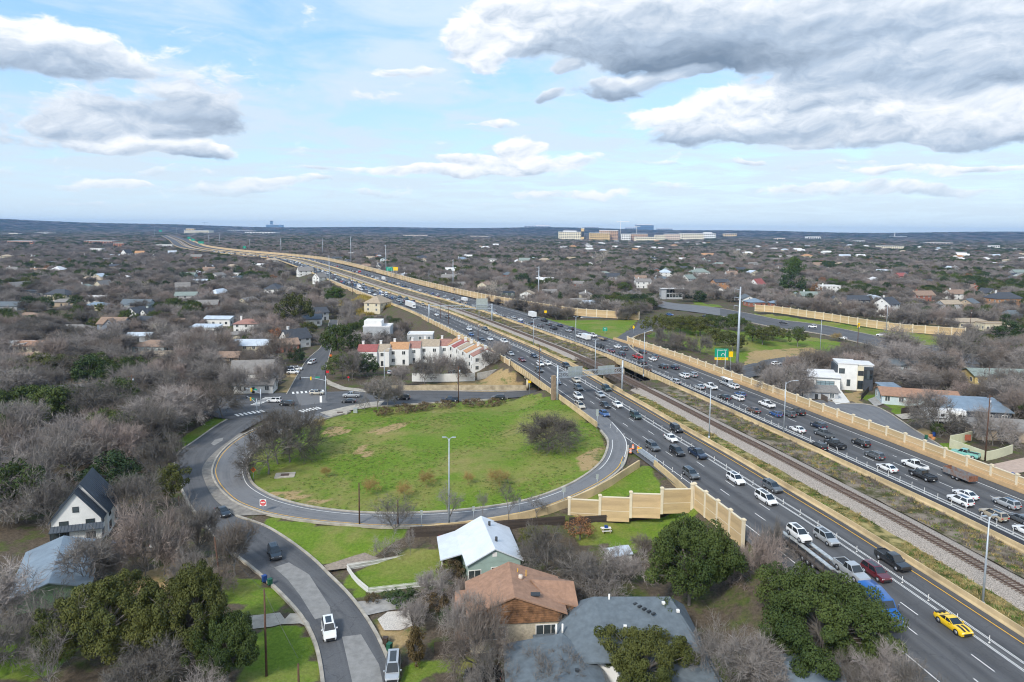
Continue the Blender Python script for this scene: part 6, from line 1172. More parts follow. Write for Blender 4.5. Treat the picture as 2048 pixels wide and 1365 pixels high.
# ------------------------------------------------------------------ the woods
def ordinal(n): return {1: 'nearest', 2: 'second nearest', 3: 'third nearest', 4: 'fourth nearest', 5: 'fifth nearest', 6: 'sixth nearest', 7: 'seventh nearest', 8: 'eighth nearest', 9: 'ninth nearest', 10: 'tenth nearest', 11: 'eleventh nearest', 12: 'twelfth nearest'}.get(n, '%dth nearest' % n)
def woods():
    g = np.random.default_rng(12); P = []
    for lo, hi, sp in ((60, 300, 6.2), (300, 520, 7.0), (520, 1100, 9.0), (1100, 2200, 11.5), (2200, 3600, 22), (3600, 6500, 44), (6500, 9800, 75)):
        m = hi * .92 + 40; xs = np.arange(-m, m, sp); ys = np.arange(max(45, lo * .72), hi, sp); X, Y = np.meshgrid(xs, ys); q = np.stack([X.ravel(), Y.ravel()], 1); q += g.uniform(-.42, .42, q.shape) * sp
        d = np.hypot(q[:, 0], q[:, 1]); a = np.abs(np.arctan2(q[:, 0], q[:, 1])); q = q[(d >= lo) & (d < hi) & (a < .68)]; P.append(np.column_stack([q, np.full(len(q), sp)]))
    P = np.vstack(P); sp = P[:, 2]; P = P[:, :2]; ok = np.ones(len(P), bool); d = np.hypot(P[:, 0], P[:, 1])
    s, o = hoff(P); left = np.where(s < 120, -38, np.where(s < 330, -50, np.where(s < 640, -44, -40))); left = np.where(s > 640, -36 - .004 * s, left)
    ok &= ~((o > left) & (o < 42 + np.where(s > 800, 6, 0)) & (s < 4100))
    ok &= ~((o < 0) & (o > -75) & (s > 330) & (s < 900) & (g.random(len(P)) < .75))      # the weed bank and open verge
    ok &= ~((o > 35) & (o < 80) & (s > 95) & (s < 225) & (g.random(len(P)) < .93))
    near = d < 620; I = np.where(near)[0]; Q = P[I]; bad = np.zeros(len(I), bool)
    for l, r in STREETS:
        bad |= inside([p for p in l] + list(reversed(r)), Q)
        for e in (l, r): bad |= poly_dist(Q, smooth_line([tuple(p) for p in e], 3.0)) < 4.0
    for poly in LAWNS + DRY: bad |= inside(poly, Q)
    bad |= inside(E([(545, 850), (560, 700), (640, 640), (690, 640), (720, 790)], 0), Q) & (g.random(len(I)) < .8)
    bad |= inside(E([(700, 830), (720, 735), (960, 720), (1060, 790)], 0), Q)                     # terrace yard
    bad |= inside(E([(1280, 800), (1300, 690), (1470, 660), (1700, 690), (1720, 640), (1440, 600), (1340, 600), (1270, 640)], 2), Q); bad |= inside(E([(1500, 612), (1930, 662), (1970, 748), (1700, 712), (1500, 665)], 2), Q)
    bad |= inside([hp(-60, 36), hp(120, 36), hp(120, 62), hp(60, 74), hp(-60, 70)], Q) & (g.random(len(I)) < .7)
    bad |= (Q[:, 1] < 128) & (Q[:, 0] > -62) & (Q[:, 0] < 40)
    bad |= inside(E([(380, 1060), (520, 1100), (640, 1250), (660, 1365), (400, 1365), (180, 1180), (400, 1120)]), Q)
    bad |= inside(E([(0, 1190), (160, 1190), (250, 1365), (0, 1365)]), Q)
    bad |= inside(E([(100, 960), (270, 940), (330, 1080), (240, 1190), (0, 1200), (0, 1130)]), Q)
    ok[I[bad]] = False
    for hx, hy, hr in HOUSES:
        dd = math.hypot(hx, hy); ux, uy = hx / dd, hy / dd; vx, vy = P[:, 0] - hx, P[:, 1] - hy; al = vx * ux + vy * uy; la = np.abs(-vx * uy + vy * ux)
        ok &= ~((np.hypot(vx, vy) < hr + 1.5)); dep = (min(.07 * dd + 5, 70) if hy > 265 or hx > -60 else 0) if dd < 2000 else 420 if hr > 16 else 110
        ok &= ~((al < 0) & (al > -dep - hr) & (la < hr * .9) & (g.random(len(P)) < .75))
    for x, y, r in TREES: ok &= np.hypot(P[:, 0] - x, P[:, 1] - y) > r + 1.6
    P = P[ok]; sp = sp[ok]; d = d[ok]
    n1 = np.array([mnoise.noise(Vector((x / 95, y / 95, 1.3))) + .6 * mnoise.noise(Vector((x / 33, y / 33, 5.1))) for x, y in P]); n2 = g.random(len(P))
    ever = (n1 * 1.0 + (n2 - .5) * .75) > np.where(P[:, 0] > 60, .30, np.where((P[:, 0] < -50) & (P[:, 1] < 300), .56, .38))
    ever |= (d > 2200) & (n2 < .15)
    # a few clearings
    gap = np.array([mnoise.noise(Vector((x / 48, y / 48, 9.3))) for x, y in P]); keep = gap < .42; P, sp, d, ever, n2 = P[keep], sp[keep], d[keep], ever[keep], n2[keep]
    z = np.zeros(len(P)); m = d < 700; z[m] = terrain_z(P[m]); z -= .1
    far = d > 6400; a = np.arctan2(P[:, 0], P[:, 1]); hill = 62 + 22 * np.sin(a * 9 + 1) * .5 + 16 * np.sin(a * 23) * .5 + 55 * sst(-.5, -.7, a); z += sst(6500, 9500, d) * np.maximum(hill, 5)
    H = np.where(ever, g.uniform(6.5, 10.5, len(P)), g.uniform(5.5, 12.5, len(P))); H *= np.where((P[:, 0] < -50) & (P[:, 1] < 300) & (P[:, 1] > 120), 1.2, 1); Wd = H * g.uniform(.9, 1.4, len(P)); Wd = np.maximum(Wd, sp * np.where(sp > 15, 1.25, .0)); H *= np.where(sp > 15, 1.15, 1)
    order = np.argsort(d); LM = np.array([(x, y) for x, y, _ in LANDMARKS]); used = {}; cnt = {True: 0, False: 0}; rest = []
    heroes = {True: sum(1 for o_ in COL.objects if o_.get('category') == 'tree' and o_.name.startswith('evergreen')), False: sum(1 for o_ in COL.objects if o_.get('category') == 'tree' and o_.name.startswith('bare'))}
    az = np.arctan2(P[:, 0], P[:, 1]); el = np.arctan2(57, d)
    inview = (np.abs(az) < math.atan(1024 / F) + .02) & (el < .56)
    for i in order:
        e = bool(ever[i])
        if cnt[e] + heroes[e] < 298 and inview[i]:
            cnt[e] += 1; j = int(np.argmin(((LM - P[i]) ** 2).sum(1))); k = (j, e); used[k] = used.get(k, 0) + 1
            tone = 'evergreen' if e else 'bare grey'
            lab = '%s tree %s to the %s' % (tone, ordinal(used[k]), ' '.join(LANDMARKS[j][2].split()[:8]))
            pr = (OAK[[0, 1, 2, 3, 0, 1][int(n2[i] * 600) % 6]] if e else BARE[int(n2[i] * 5000) % len(BARE)])
            plant(pr, H[i], Wd[i], (P[i][0], P[i][1], z[i]), lab, name='evergreen_tree' if e else 'bare_tree', group='evergreen trees among the houses' if e else 'bare trees among the houses')
        else: rest.append(i)
    rest = np.array(rest)
    for e, protos, nm in ((False, BARE + [SYC], 'bare_woods'), (True, OAK[:4] + [BRITE, RUSTY], 'evergreen_woods')):
        idx = rest[ever[rest] == e]; scatter(nm, protos, P[idx], z[idx], np.stack([Wd[idx], H[idx]], 1), g, [16] * len(BARE) + [1] if not e else [10, 10, 6, 12, 1, 1.6])
    print('woods', cnt, len(rest))
PROTO = bpy.data.collections.new('prototypes')
def proto_object(p):
    tm, cm = p['mb']; j = MB(); j.v = tm.v + cm.v; k = len(tm.v); j.f = tm.f + [tuple(i + k for i in f) for f in cm.f]; j.m = [0] * len(tm.f) + [1] * len(cm.f); j.sm = [False] * len(j.f)
    return j.mesh('woods_part', list(p['mats']))
def scatter(name, protos, P, z, WH, g, wts, sub=None):
    """Past the countable trees: one object whose points carry copies of the same few trees."""
    c = bpy.data.collections.new(name + '_kinds')
    for i, p in enumerate(protos):
        o = bpy.data.objects.new('kind_%02d' % i, p if isinstance(p, bpy.types.Mesh) else proto_object(p)); c.objects.link(o)
    rr = np.array([1.0 if isinstance(p, bpy.types.Mesh) else 2 * p['r'] for p in protos]); wts = np.array(wts, float); pick = g.choice(len(protos), len(P), p=wts / wts.sum())
    me = bpy.data.meshes.new(name); me.from_pydata(np.column_stack([P, z]).tolist(), [], [])
    me.attributes.new('pick', 'INT', 'POINT').data.foreach_set('value', pick.astype(np.int32))
    w = WH[:, 0] / rr[pick]; sc = np.column_stack([w, w, WH[:, 1]]); me.attributes.new('size', 'FLOAT_VECTOR', 'POINT').data.foreach_set('vector', sc.ravel().astype(np.float32))
    me.attributes.new('turn', 'FLOAT', 'POINT').data.foreach_set('value', g.uniform(0, 6.28, len(P)).astype(np.float32))
    o = obj(name, me, kind='stuff'); ng = bpy.data.node_groups.new(name, 'GeometryNodeTree'); ng.interface.new_socket('Geometry', in_out='INPUT', socket_type='NodeSocketGeometry'); ng.interface.new_socket('Geometry', in_out='OUTPUT', socket_type='NodeSocketGeometry')
    N, L = ng.nodes, ng.links; gi, go = N.new('NodeGroupInput'), N.new('NodeGroupOutput'); ip = N.new('GeometryNodeInstanceOnPoints'); ci = N.new('GeometryNodeCollectionInfo'); ci.inputs['Collection'].default_value = c; ci.inputs['Separate Children'].default_value = True; ci.inputs['Reset Children'].default_value = True
    def attr(n, t): a = N.new('GeometryNodeInputNamedAttribute'); a.data_type = t; a.inputs['Name'].default_value = n; return a.outputs['Attribute']
    cx = N.new('ShaderNodeCombineXYZ'); L.new(attr('turn', 'FLOAT'), cx.inputs[2]); er = N.new('FunctionNodeEulerToRotation'); L.new(cx.outputs[0], er.inputs[0])
    L.new(gi.outputs[0], ip.inputs['Points']); L.new(ci.outputs[0], ip.inputs['Instance']); ip.inputs['Pick Instance'].default_value = True; L.new(attr('pick', 'INT'), ip.inputs['Instance Index']); L.new(er.outputs[0], ip.inputs['Rotation']); L.new(attr('size', 'FLOAT_VECTOR'), ip.inputs['Scale']); L.new(ip.outputs[0], go.inputs[0])
    md = o.modifiers.new('scatter', 'NODES'); md.node_group = ng; return o
woods()
# weeds and tufts on the verges
def tuft_mesh(seed, n, h, sp, m, w=.05):
    r = random.Random(seed); mb = MB()
    for k in range(n):
        a, q = r.uniform(0, 6.28), r.uniform(0, sp); x, y = math.cos(a) * q, math.sin(a) * q; t = Vector((r.gauss(0, .35), r.gauss(0, .35), 1)).normalized(); s = ortho(t, r) * w; p = Vector((x, y, 0)); e = p + t * h * r.uniform(.5, 1.1); mb.add([p - s, p + s, e], [(0, 1, 2)])
    return mb.mesh('tuft', [m])
def weeds():
    g = np.random.default_rng(21); M1 = mat('dry_grass_blades', (.30, .24, .10), .95, .25, .6, rnd=.3); M2 = mat('green_grass_blades', (.10, .16, .028), .95, .25, .6, rnd=.25); M3 = mat('grey_weed_stems', (.17, .145, .125), .95, .25, .6, rnd=.3)
    K = [tuft_mesh(1, 26, .5, .5, M1), tuft_mesh(2, 30, .4, .6, M2), tuft_mesh(3, 40, .8, .6, M3, .035), tuft_mesh(4, 26, .35, .6, M1)]
    def band(name, o0, o1, s0, s1, n, w, hs):
        s = s0 + (s1 - s0) * g.random(n) ** 1.5; o = g.uniform(o0, o1, n); P = np.array([hp(a, b)[:2] for a, b in zip(s, o)]); nz = np.array([mnoise.noise(Vector((x * .12, y * .12, 4))) for x, y in P]); k = nz + g.uniform(-.3, .3, n) > -.15; k &= ~((s > 122) & (s < 182)); P = P[k]; q = g.uniform(*hs, len(P)); scatter(name, K, P, np.full(len(P), ZH - .08), np.stack([q * 1.2, q], 1), g, w)
    band('verge_grass', -9.2, -4.6, -50, 330, 3600, [6, 4, 0.4, 4], (.5, 1.1)); band('verge_weeds', 4.4, 11.0, -50, 420, 4600, [3, 3, 4, 3], (.5, 1.15))
    # longer grass on the loop green
    Q = np.array([(x, y) for x, y in zip(g.uniform(-70, 30, 26000), g.uniform(118, 235, 26000))]); Q = Q[inside(LOOP_POLY, Q)]; nz = np.array([mnoise.noise(Vector((x * .07, y * .07, 8))) for x, y in Q]); Q = Q[(nz + g.uniform(-.5, .5, len(Q))) > .1]; q = g.uniform(.25, .55, len(Q)); scatter('green_tufts', [K[1], K[3]], Q, terrain_z(Q) - .12, np.stack([q * 1.6, q], 1), g, [5, 2])
    # the yellow weed bank by the far oncoming lanes
    s = g.uniform(395, 470, 1500); o = g.uniform(-52, -33, 1500); Q = np.array([hp(a, b)[:2] for a, b in zip(s, o)]); q = g.uniform(1.5, 3.2, len(Q)); scatter('yellow_weeds', [tuft_mesh(7, 40, .8, .7, mat('yellow_weed_stems', (.33, .26, .06), .95, .25, .5, rnd=.2), .05)], Q, terrain_z(Q) - .1, np.stack([q * 1.4, q], 1), g, [1])
weeds()
# ------------------------------------------------------------------ vehicles
def paint(name, c, metal=.0): return mat(name, c, .32, .02, .5, metal=metal, coat=.8)
PAINT = {'white': paint('white_car_paint', (.74, .75, .76)), 'black': paint('black_car_paint', (.012, .013, .016)), 'grey': paint('grey_car_paint', (.085, .095, .105)), 'silver': paint('silver_car_paint', (.42, .44, .46), .3), 'blue': paint('blue_car_paint', (.02, .075, .23)), 'navy': paint('navy_car_paint', (.014, .026, .055)), 'red': paint('red_car_paint', (.35, .015, .02)), 'maroon': paint('maroon_car_paint', (.11, .012, .018)), 'gold': paint('gold_car_paint', (.40, .34, .25), .2), 'green': paint('dark_green_car_paint', (.02, .045, .04)), 'yellow': paint('yellow_car_paint', (.80, .52, .01)), 'teal': paint('teal_car_paint', (.20, .47, .42)), 'beige': paint('beige_car_paint', (.50, .46, .38)), 'brown': paint('brown_car_paint', (.10, .06, .045)), 'lorry blue': paint('bright_blue_paint', (.01, .10, .36))}
M_CGL = mat('car_glass', (.016, .022, .028), .06, .1, 1, spec=.9); M_TYRE = M_BLACK; M_RIM = mat('alloy_rim', (.42, .43, .45), .35, .1, 3, metal=.6); M_LAMP = mat('headlamp_lens', (.75, .78, .80), .15, .05, 1); M_TAIL = mat('tail_lamp_lens', (.45, .01, .012), .25, .1, 1); M_PLAST = mat('black_plastic_trim', (.02, .02, .022), .6, .1, 2); M_PLATE = mat('number_plate', (.65, .65, .62), .5, .05, 4); M_CHROME = mat('chrome', (.55, .57, .60), .15, .05, 2, metal=.9)
KINDS = {  # L, W, H, belt, body stations (x, top, half-width factor), cabin base x0/x1, roof x0/x1, ground clearance, wheel radius, wheel x
    'sedan': (4.75, 1.84, 1.45, .95, [(-.5, .62, .80), (-.485, .90, .88), (-.40, .98, .96), (-.1, .95, 1), (.2, .94, 1), (.34, .88, .98), (.47, .72, .90), (.5, .55, .78)], (-.40, .23), (-.22, .04), .20, .33, (-.30, .305)),
    'suv': (4.75, 1.92, 1.72, 1.08, [(-.5, .70, .84), (-.485, 1.02, .92), (-.40, 1.08, .98), (-.1, 1.08, 1), (.2, 1.07, 1), (.34, 1.02, .98), (.47, .92, .90), (.5, .65, .80)], (-.485, .25), (-.42, .07), .26, .37, (-.30, .305)),
    'minivan': (5.1, 1.98, 1.75, 1.02, [(-.5, .70, .84), (-.485, 1.0, .92), (-.40, 1.02, .98), (-.1, 1.02, 1), (.25, 1.0, 1), (.40, .92, .96), (.48, .78, .88), (.5, .6, .78)], (-.485, .34), (-.44, .13), .22, .35, (-.30, .31)),
    'pickup': (5.8, 2.02, 1.92, 1.18, [(-.5, 1.05, .95), (-.49, 1.14, .97), (-.40, 1.16, 1), (-.1, 1.17, 1), (.2, 1.17, 1), (.34, 1.14, .98), (.48, 1.04, .92), (.5, .7, .84)], (-.12, .26), (-.09, .12), .34, .41, (-.315, .315)),
    'hatchback': (4.2, 1.80, 1.52, .96, [(-.5, .65, .82), (-.48, .94, .92), (-.40, .97, .97), (-.1, .96, 1), (.2, .95, 1), (.36, .90, .97), (.47, .74, .90), (.5, .55, .78)], (-.47, .27), (-.38, .06), .20, .33, (-.30, .31)),
    'jeep': (4.3, 1.88, 1.85, 1.12, [(-.5, .85, .92), (-.48, 1.1, .95), (-.3, 1.12, .95), (0, 1.12, .95), (.2, 1.12, .92), (.46, 1.08, .80), (.5, .8, .78)], (-.47, .16), (-.44, .09), .38, .41, (-.28, .33)),
    'coupe': (4.8, 1.92, 1.37, .96, [(-.5, .62, .84), (-.485, .95, .90), (-.36, 1.0, 1.0), (-.25, .98, 1.0), (-.05, .92, .97), (.2, .93, .98), (.34, .92, 1), (.47, .76, .93), (.5, .5, .84)], (-.33, .17), (-.16, -.02), .18, .36, (-.295, .30)),
}
def car_meshes(kind):
    L_, W, H, belt, st, cb, cr, gc, wr, wx = KINDS[kind]; hw = W / 2; out = {}
    mb = MB(); rings = []
    for x, t, f in st:
        X = x * L_; w = hw * f; low = gc + (.10 if abs(x) > .47 else 0)
        rings.append([(X, -w * .90, low), (X, -w, low + .22), (X, -w * .985, t * .80), (X, -w * .90, t), (X, w * .90, t), (X, w * .985, t * .80), (X, w, low + .22), (X, w * .90, low)])
    vs = [p for r in rings for p in r]; n = 8; fs = []
    for i in range(len(rings) - 1):
        for k in range(n): a, b = i * n + k, i * n + (k + 1) % n; fs.append((a, b, b + n, a + n))
    fs += [tuple(range(n - 1, -1, -1)), tuple(range((len(rings) - 1) * n, len(rings) * n))]
    fs = [f[::-1] for f in fs]
    mb.add(vs, fs, 0, True)
    x0, x1 = cb[0] * L_, cb[1] * L_; r0, r1 = cr[0] * L_, cr[1] * L_; bw, rw = hw * .90, hw * .70; zb = belt - .03
    B = [(x0, -bw, zb), (x1, -bw * .96, zb), (x1, bw * .96, zb), (x0, bw, zb)]; T_ = [(r0, -rw, H - .03), (r1, -rw, H - .03), (r1, rw, H - .03), (r0, rw, H - .03)]; rm = [((r0 * .8 + r1 * .2), -rw * .7, H), ((r0 * .2 + r1 * .8), -rw * .7, H), ((r0 * .2 + r1 * .8), rw * .7, H), ((r0 * .8 + r1 * .2), rw * .7, H)]
    mb.add(B + T_ + rm, [(0, 1, 5, 4), (1, 2, 6, 5), (2, 3, 7, 6), (3, 0, 4, 7), (4, 5, 9, 8), (5, 6, 10, 9), (6, 7, 11, 10), (7, 4, 8, 11), (8, 9, 10, 11)], 0, False)
    if kind == 'pickup':   # open bed
        y = hw * .82; b0, b1 = -L_ * .48, -L_ * .135; mb.b6(b0, b1, -y, y, belt + .05, belt + .062, 1)
        for s in (-1, 1): mb.b6(b0, b1, s * hw * .86 - .06, s * hw * .86 + .06, belt - .05, belt + .16, 0)
        mb.b6(b0 - .06, b0 + .02, -hw * .9, hw * .9, belt - .05, belt + .16, 0)
    for s in (-1, 1):    # arches and mirrors
        for w in wx: mb.tube((w * L_, s * hw * .90, wr), (w * L_, s * (hw + .005), wr), wr * 1.16, wr * 1.16, 14, 1)
        mb.box((x1 - .35, s * (hw + .06), belt + .06), (.16, .2, .14), 0, 0)
    mb.b6(-L_ * .5 - .02, -L_ * .485, -hw * .78, hw * .78, gc + .12, gc + .34, 1); mb.b6(L_ * .485, L_ * .5 + .02, -hw * .62, hw * .62, gc + .12, gc + .40, 1)
    out['body'] = mb.mesh('body', [PAINT['white'], M_PLAST]); out['body'].set_sharp_from_angle(angle=R(34))
    def quad(nm, c, m, off, inset=(.07, .10)):
        P = [Vector(p) for p in c]; ce = sum(P, Vector()) / 4; nn = (P[1] - P[0]).cross(P[3] - P[0]).normalized(); q = MB(); a = [ce + (p - ce) * (1 - inset[0]) for p in P]
        q.add([p + nn * off for p in a] + [p - nn * .02 for p in a], [(0, 1, 2, 3), (0, 4, 5, 1), (1, 5, 6, 2), (2, 6, 7, 3), (3, 7, 4, 0)]); out[nm] = q.mesh(nm.split('.')[0], [m])
    quad('windshield', (B[1], B[2], T_[2], T_[1]), M_CGL, .012, (.10, 0)); quad('rear_window', (B[3], B[0], T_[0], T_[3]), M_CGL, .012, (.16, 0))
    for s, nm in ((0, 'side_window.a'), (1, 'side_window.b')):
        b0, b1, t1, t0 = (B[0], B[1], T_[1], T_[0]) if s == 0 else (B[3], B[2], T_[2], T_[3]); m0, m1 = Vector(b0).lerp(Vector(b1), .48), Vector(t0).lerp(Vector(t1), .48)
        c = ((b0, m0, m1, t0), (m0, b1, t1, m1))
        for k, q in enumerate(c): quad(nm + str(k), q if s == 0 else (q[1], q[0], q[3], q[2]), M_CGL, .012, (.13, 0))
    wm = MB(); wm.tube((0, -.11, 0), (0, .11, 0), wr, wr, 16); out['wheel'] = wm.mesh('wheel', [M_TYRE]); rm_ = MB(); rm_.tube((0, -.118, 0), (0, .118, 0), wr * .66, wr * .66, 10); out['rim'] = rm_.mesh('rim', [M_RIM])
    hl = MB(); hl.b6(-.14, .04, -.20, .20, -.075, .075); out['headlight'] = hl.mesh('headlight', [M_LAMP]); tl = MB(); tl.b6(-.03, .10, -.16, .16, -.10, .10); out['tail_light'] = tl.mesh('tail_light', [M_TAIL]); pl = MB(); pl.b6(-.015, .015, -.24, .24, -.07, .07); out['number_plate'] = pl.mesh('number_plate', [M_PLATE])
    if kind in ('suv', 'minivan', 'hatchback'):
        s_ = MB(); s_.b6(r0 + .5, r1 - .2, -rw * .6, rw * .6, H + .002, H + .012); out['sunroof'] = s_.mesh('sunroof', [M_CGL])
    far = MB(); far.v = list(mb.v); far.f = list(mb.f); far.m = [0 if m == 0 else 2 for m in mb.m]; far.sm = list(mb.sm)
    for nm in out:
        if 'window' in nm or nm == 'windshield':
            me = out[nm]; far.add([v.co for v in me.vertices], [tuple(p.vertices) for p in me.polygons], 1)
    for s in (-1, 1):
        for w in wx: far.tube((w * L_, s * (hw - .2), wr), (w * L_, s * (hw + .01), wr), wr, wr, 8, 2)
    for s in (-1, 1): far.box((L_ * .487, s * hw * .62, gc + .5), (.1, .35, .14), 0, 3); far.box((-L_ * .492, s * hw * .72, gc + .62), (.06, .28, .18), 0, 4)
    out['far'] = far.mesh('body', [PAINT['white'], M_CGL, M_PLAST, M_LAMP, M_TAIL]); return out
CARM = {k: car_meshes(k) for k in KINDS}
WORD = {'sedan': 'sedan', 'suv': 'SUV', 'minivan': 'minivan', 'pickup': 'pickup truck', 'hatchback': 'hatchback', 'jeep': 'boxy off-roader', 'coupe': 'sports car'}
CNAME = {'sedan': 'sedan', 'suv': 'suv', 'minivan': 'minivan', 'pickup': 'pickup_truck', 'hatchback': 'hatchback', 'jeep': 'off_roader', 'coupe': 'sports_car'}
def car(kind, col, loc, ang, label, group=None, near=True, pitch=0.0):
    L_, W, H, belt, st, cb, cr, gc, wr, wx = KINDS[kind]; m = CARM[kind]; hw = W / 2
    if not near:
        o = obj(CNAME[kind], m['far'], None, loc, rz=ang); tag(o, label, 'pickup' if kind == 'pickup' else 'car', group); o.material_slots[0].link = 'OBJECT'; o.material_slots[0].material = PAINT[col]; return o
    t = thing(CNAME[kind], label, 'pickup' if kind == 'pickup' else 'car', loc, ang, group); t.rotation_euler.y = pitch
    b = obj('body', m['body'], t); b.material_slots[0].link = 'OBJECT'; b.material_slots[0].material = PAINT[col]
    for nm in m:
        if 'window' in nm or nm in ('windshield', 'sunroof'): obj(nm.split('.')[0], m[nm], t)
    for w in wx:
        for s in (-1, 1): o = obj('wheel', m['wheel'], t, (w * L_, s * (hw - .10), wr)); obj('rim', m['rim'], o)
    for s in (-1, 1): obj('headlight', m['headlight'], t, (L_ * .475, s * hw * .64, gc + .48 * (belt - .05))); obj('tail_light', m['tail_light'], t, (-L_ * .492, s * hw * .70, belt * .78))
    obj('number_plate', m['number_plate'], t, (-L_ * .502, 0, gc + .30)); return t
# traffic seen near enough to tell apart: (px, py of the ground under the middle, kind, colour)
SBL = {-25.2: 'outer', -21.2: 'middle', -17.7: 'inner', -12.9: 'toll', -29: 'shoulder'}; NBL = {13.4: 'toll', 18.1: 'first', 21.7: 'second', 25.3: 'third', 29.2: 'outer'}
SBN = [(1104, 769, 'sedan', 'navy'), (1112, 766, 'pickup', 'silver'), (1150, 764, 'sedan', 'beige'), (1212, 781, 'suv', 'green'), (1156, 780, 'suv', 'grey'), (1203, 793, 'sedan', 'silver'), (1162, 797, 'suv', 'white'), (1162, 816, 'suv', 'beige'), (1211, 814, 'sedan', 'black'), (1242, 813, 'sedan', 'white'), (1211, 831, 'sedan', 'blue'), (1276, 836, 'suv', 'green'), (1356, 863, 'jeep', 'black'), (1344, 881, 'sedan', 'white'), (1314, 898, 'suv', 'grey'), (1361, 908, 'suv', 'black'), (1398, 913, 'pickup', 'navy'), (1392, 953, 'suv', 'grey'), (1480, 964, 'suv', 'white'), (1547, 980, 'suv', 'grey'), (1539, 1003, 'minivan', 'white'), (1657, 1083, 'suv', 'silver'), (1786, 1130, 'pickup', 'black'), (1756, 1153, 'suv', 'maroon'), (1130, 735, 'suv', 'black'),
       (1062, 722 - 7, 'sedan', 'navy'), (1040, 723, 'sedan', 'maroon'), (1075, 732, 'suv', 'white'), (1075, 744, 'suv', 'grey'), (1094, 730, 'sedan', 'white'), (1018, 711, 'sedan', 'silver'), (1009, 686, 'pickup', 'white'), (975, 681, 'sedan', 'white'), (960, 682, 'sedan', 'navy'), (940, 672, 'sedan', 'blue'), (944, 661, 'suv', 'white'), (967, 661, 'suv', 'grey'), (874, 632, 'sedan', 'white'), (903, 636, 'suv', 'grey'), (876, 644, 'sedan', 'navy')]
NBN = [(1224, 704, 'sedan', 'maroon'), (1241, 701, 'suv', 'grey'), (1244, 711, 'suv', 'navy'), (1278, 717, 'pickup', 'red'), (1279, 707, 'sedan', 'black'), (1310, 721, 'sedan', 'white'), (1314, 715, 'sedan', 'grey'), (1287, 728, 'suv', 'black'), (1293, 742, 'pickup', 'brown'), (1327, 737, 'suv', 'black'), (1355, 738, 'suv', 'navy'), (1372, 755, 'suv', 'white'), (1392, 753, 'suv', 'silver'), (1353, 768, 'jeep', 'silver'), (1429, 777, 'pickup', 'white'), (1403, 777, 'sedan', 'silver'), (1477, 776, 'suv', 'white'), (1488, 792, 'hatchback', 'blue'), (1449, 798, 'sedan', 'black'), (1479, 800, 'suv', 'white'), (1537, 813, 'pickup', 'white'), (1509, 824, 'sedan', 'brown'), (1555, 832, 'hatchback', 'blue'), (1579, 832, 'suv', 'grey'), (1602, 828, 'suv', 'black'), (1595, 863, 'sedan', 'white'), (1634, 856, 'suv', 'navy'), (1650, 873, 'pickup', 'grey'), (1632, 898, 'suv', 'black'), (1670, 894, 'pickup', 'black'), (1719, 891, 'suv', 'black'), (1750, 916, 'suv', 'grey'), (1771, 941, 'sedan', 'white'), (1838, 936, 'pickup', 'white'), (1845, 957, 'pickup', 'black'), (1926, 995, 'sedan', 'white'), (1914, 1008, 'suv', 'white'), (2013, 1013, 'suv', 'silver'), (1983, 1037, 'suv', 'gold'), (2032, 1045, 'sedan', 'grey'), (2046, 1070, 'sedan', 'white'),
       (1205, 695, 'pickup', 'black'), (1243, 696, 'sedan', 'white'), (1153, 676, 'pickup', 'white'), (1186, 674, 'pickup', 'white'), (1137, 664, 'sedan', 'silver'), (1144, 660, 'suv', 'black'), (1106, 659, 'pickup', 'black'), (1093, 651, 'suv', 'grey'), (1121, 653, 'sedan', 'navy'), (1090, 643, 'pickup', 'black'), (1048, 647, 'suv', 'blue')]
def snap(off, lanes): return min(lanes, key=lambda l: abs(l - off))
count = {}
VEH = []
def tlabel(col, kind, way, lane, far=''):
    k = (col, kind, way, lane); count[k] = count.get(k, 0) + 1; n = count[k]
    return '%s %s in the %s lane %s, %s such from the camera' % (col, WORD[kind], lane, way, ordinal(n))
def traffic():
    for lst, lanes, way, flip in ((SBN, SBL, 'of oncoming traffic', True), (NBN, NBL, 'heading away', False)):
        rows = []
        for px, py, kind, col in lst:
            p = gz(px, py, ZH); s, o = hinv(p.x, p.y); rows.append((s, snap(o, lanes), kind, col))
        rows.sort()
        for s, l, kind, col in rows:
            near = s < 240; a = hdir(s) + (math.pi if flip else 0) + rng.uniform(-.008, .008); q = hp(s, l + rng.uniform(-.25, .25), ZH + .005)
            lab = tlabel(col, kind, way, lanes[l]); VEH.append((s, l)); car(kind, col, q, a, lab, 'traffic ' + way, near)
    g = random.Random(5); cols = ['white'] * 7 + ['black'] * 5 + ['silver'] * 4 + ['grey'] * 5 + ['navy', 'blue', 'red', 'maroon', 'gold', 'green']; kinds = ['sedan'] * 5 + ['suv'] * 6 + ['pickup'] * 3 + ['minivan', 'hatchback', 'hatchback']
    for lanes, way, flip, s0, p_ in ((SBL, 'of oncoming traffic', True, 385, .80), (NBL, 'heading away', False, 262, .82)):
        for l in lanes:
            if abs(l) == 29 and flip: continue
            s = s0 + g.uniform(0, 14)
            while s < 1500:
                gap = g.uniform(9.5, 18) * (1 + max(0, s - 600) / 900) * (1.6 if lanes[l] == 'toll' else 1)
                if g.random() < p_ and all(abs(s - a) > 7 or abs(l - b) > 1 for a, b in VEH) and len(VEH) < 372:
                    col, kind = g.choice(cols), g.choice(kinds); VEH.append((s, l)); a = hdir(s) + (math.pi if flip else 0)
                    if s < 620: lab = tlabel(col, kind, way, lanes[l]); grp = 'traffic ' + way
                    else: lab = 'tiny %s car in the dense far queue %s near the highway bend' % (col, way); grp = 'far %s cars %s' % (col, way)
                    car(kind, col, hp(s, l + g.uniform(-.3, .3), ZH + .005), a, lab, grp, False)
                s += gap
traffic()
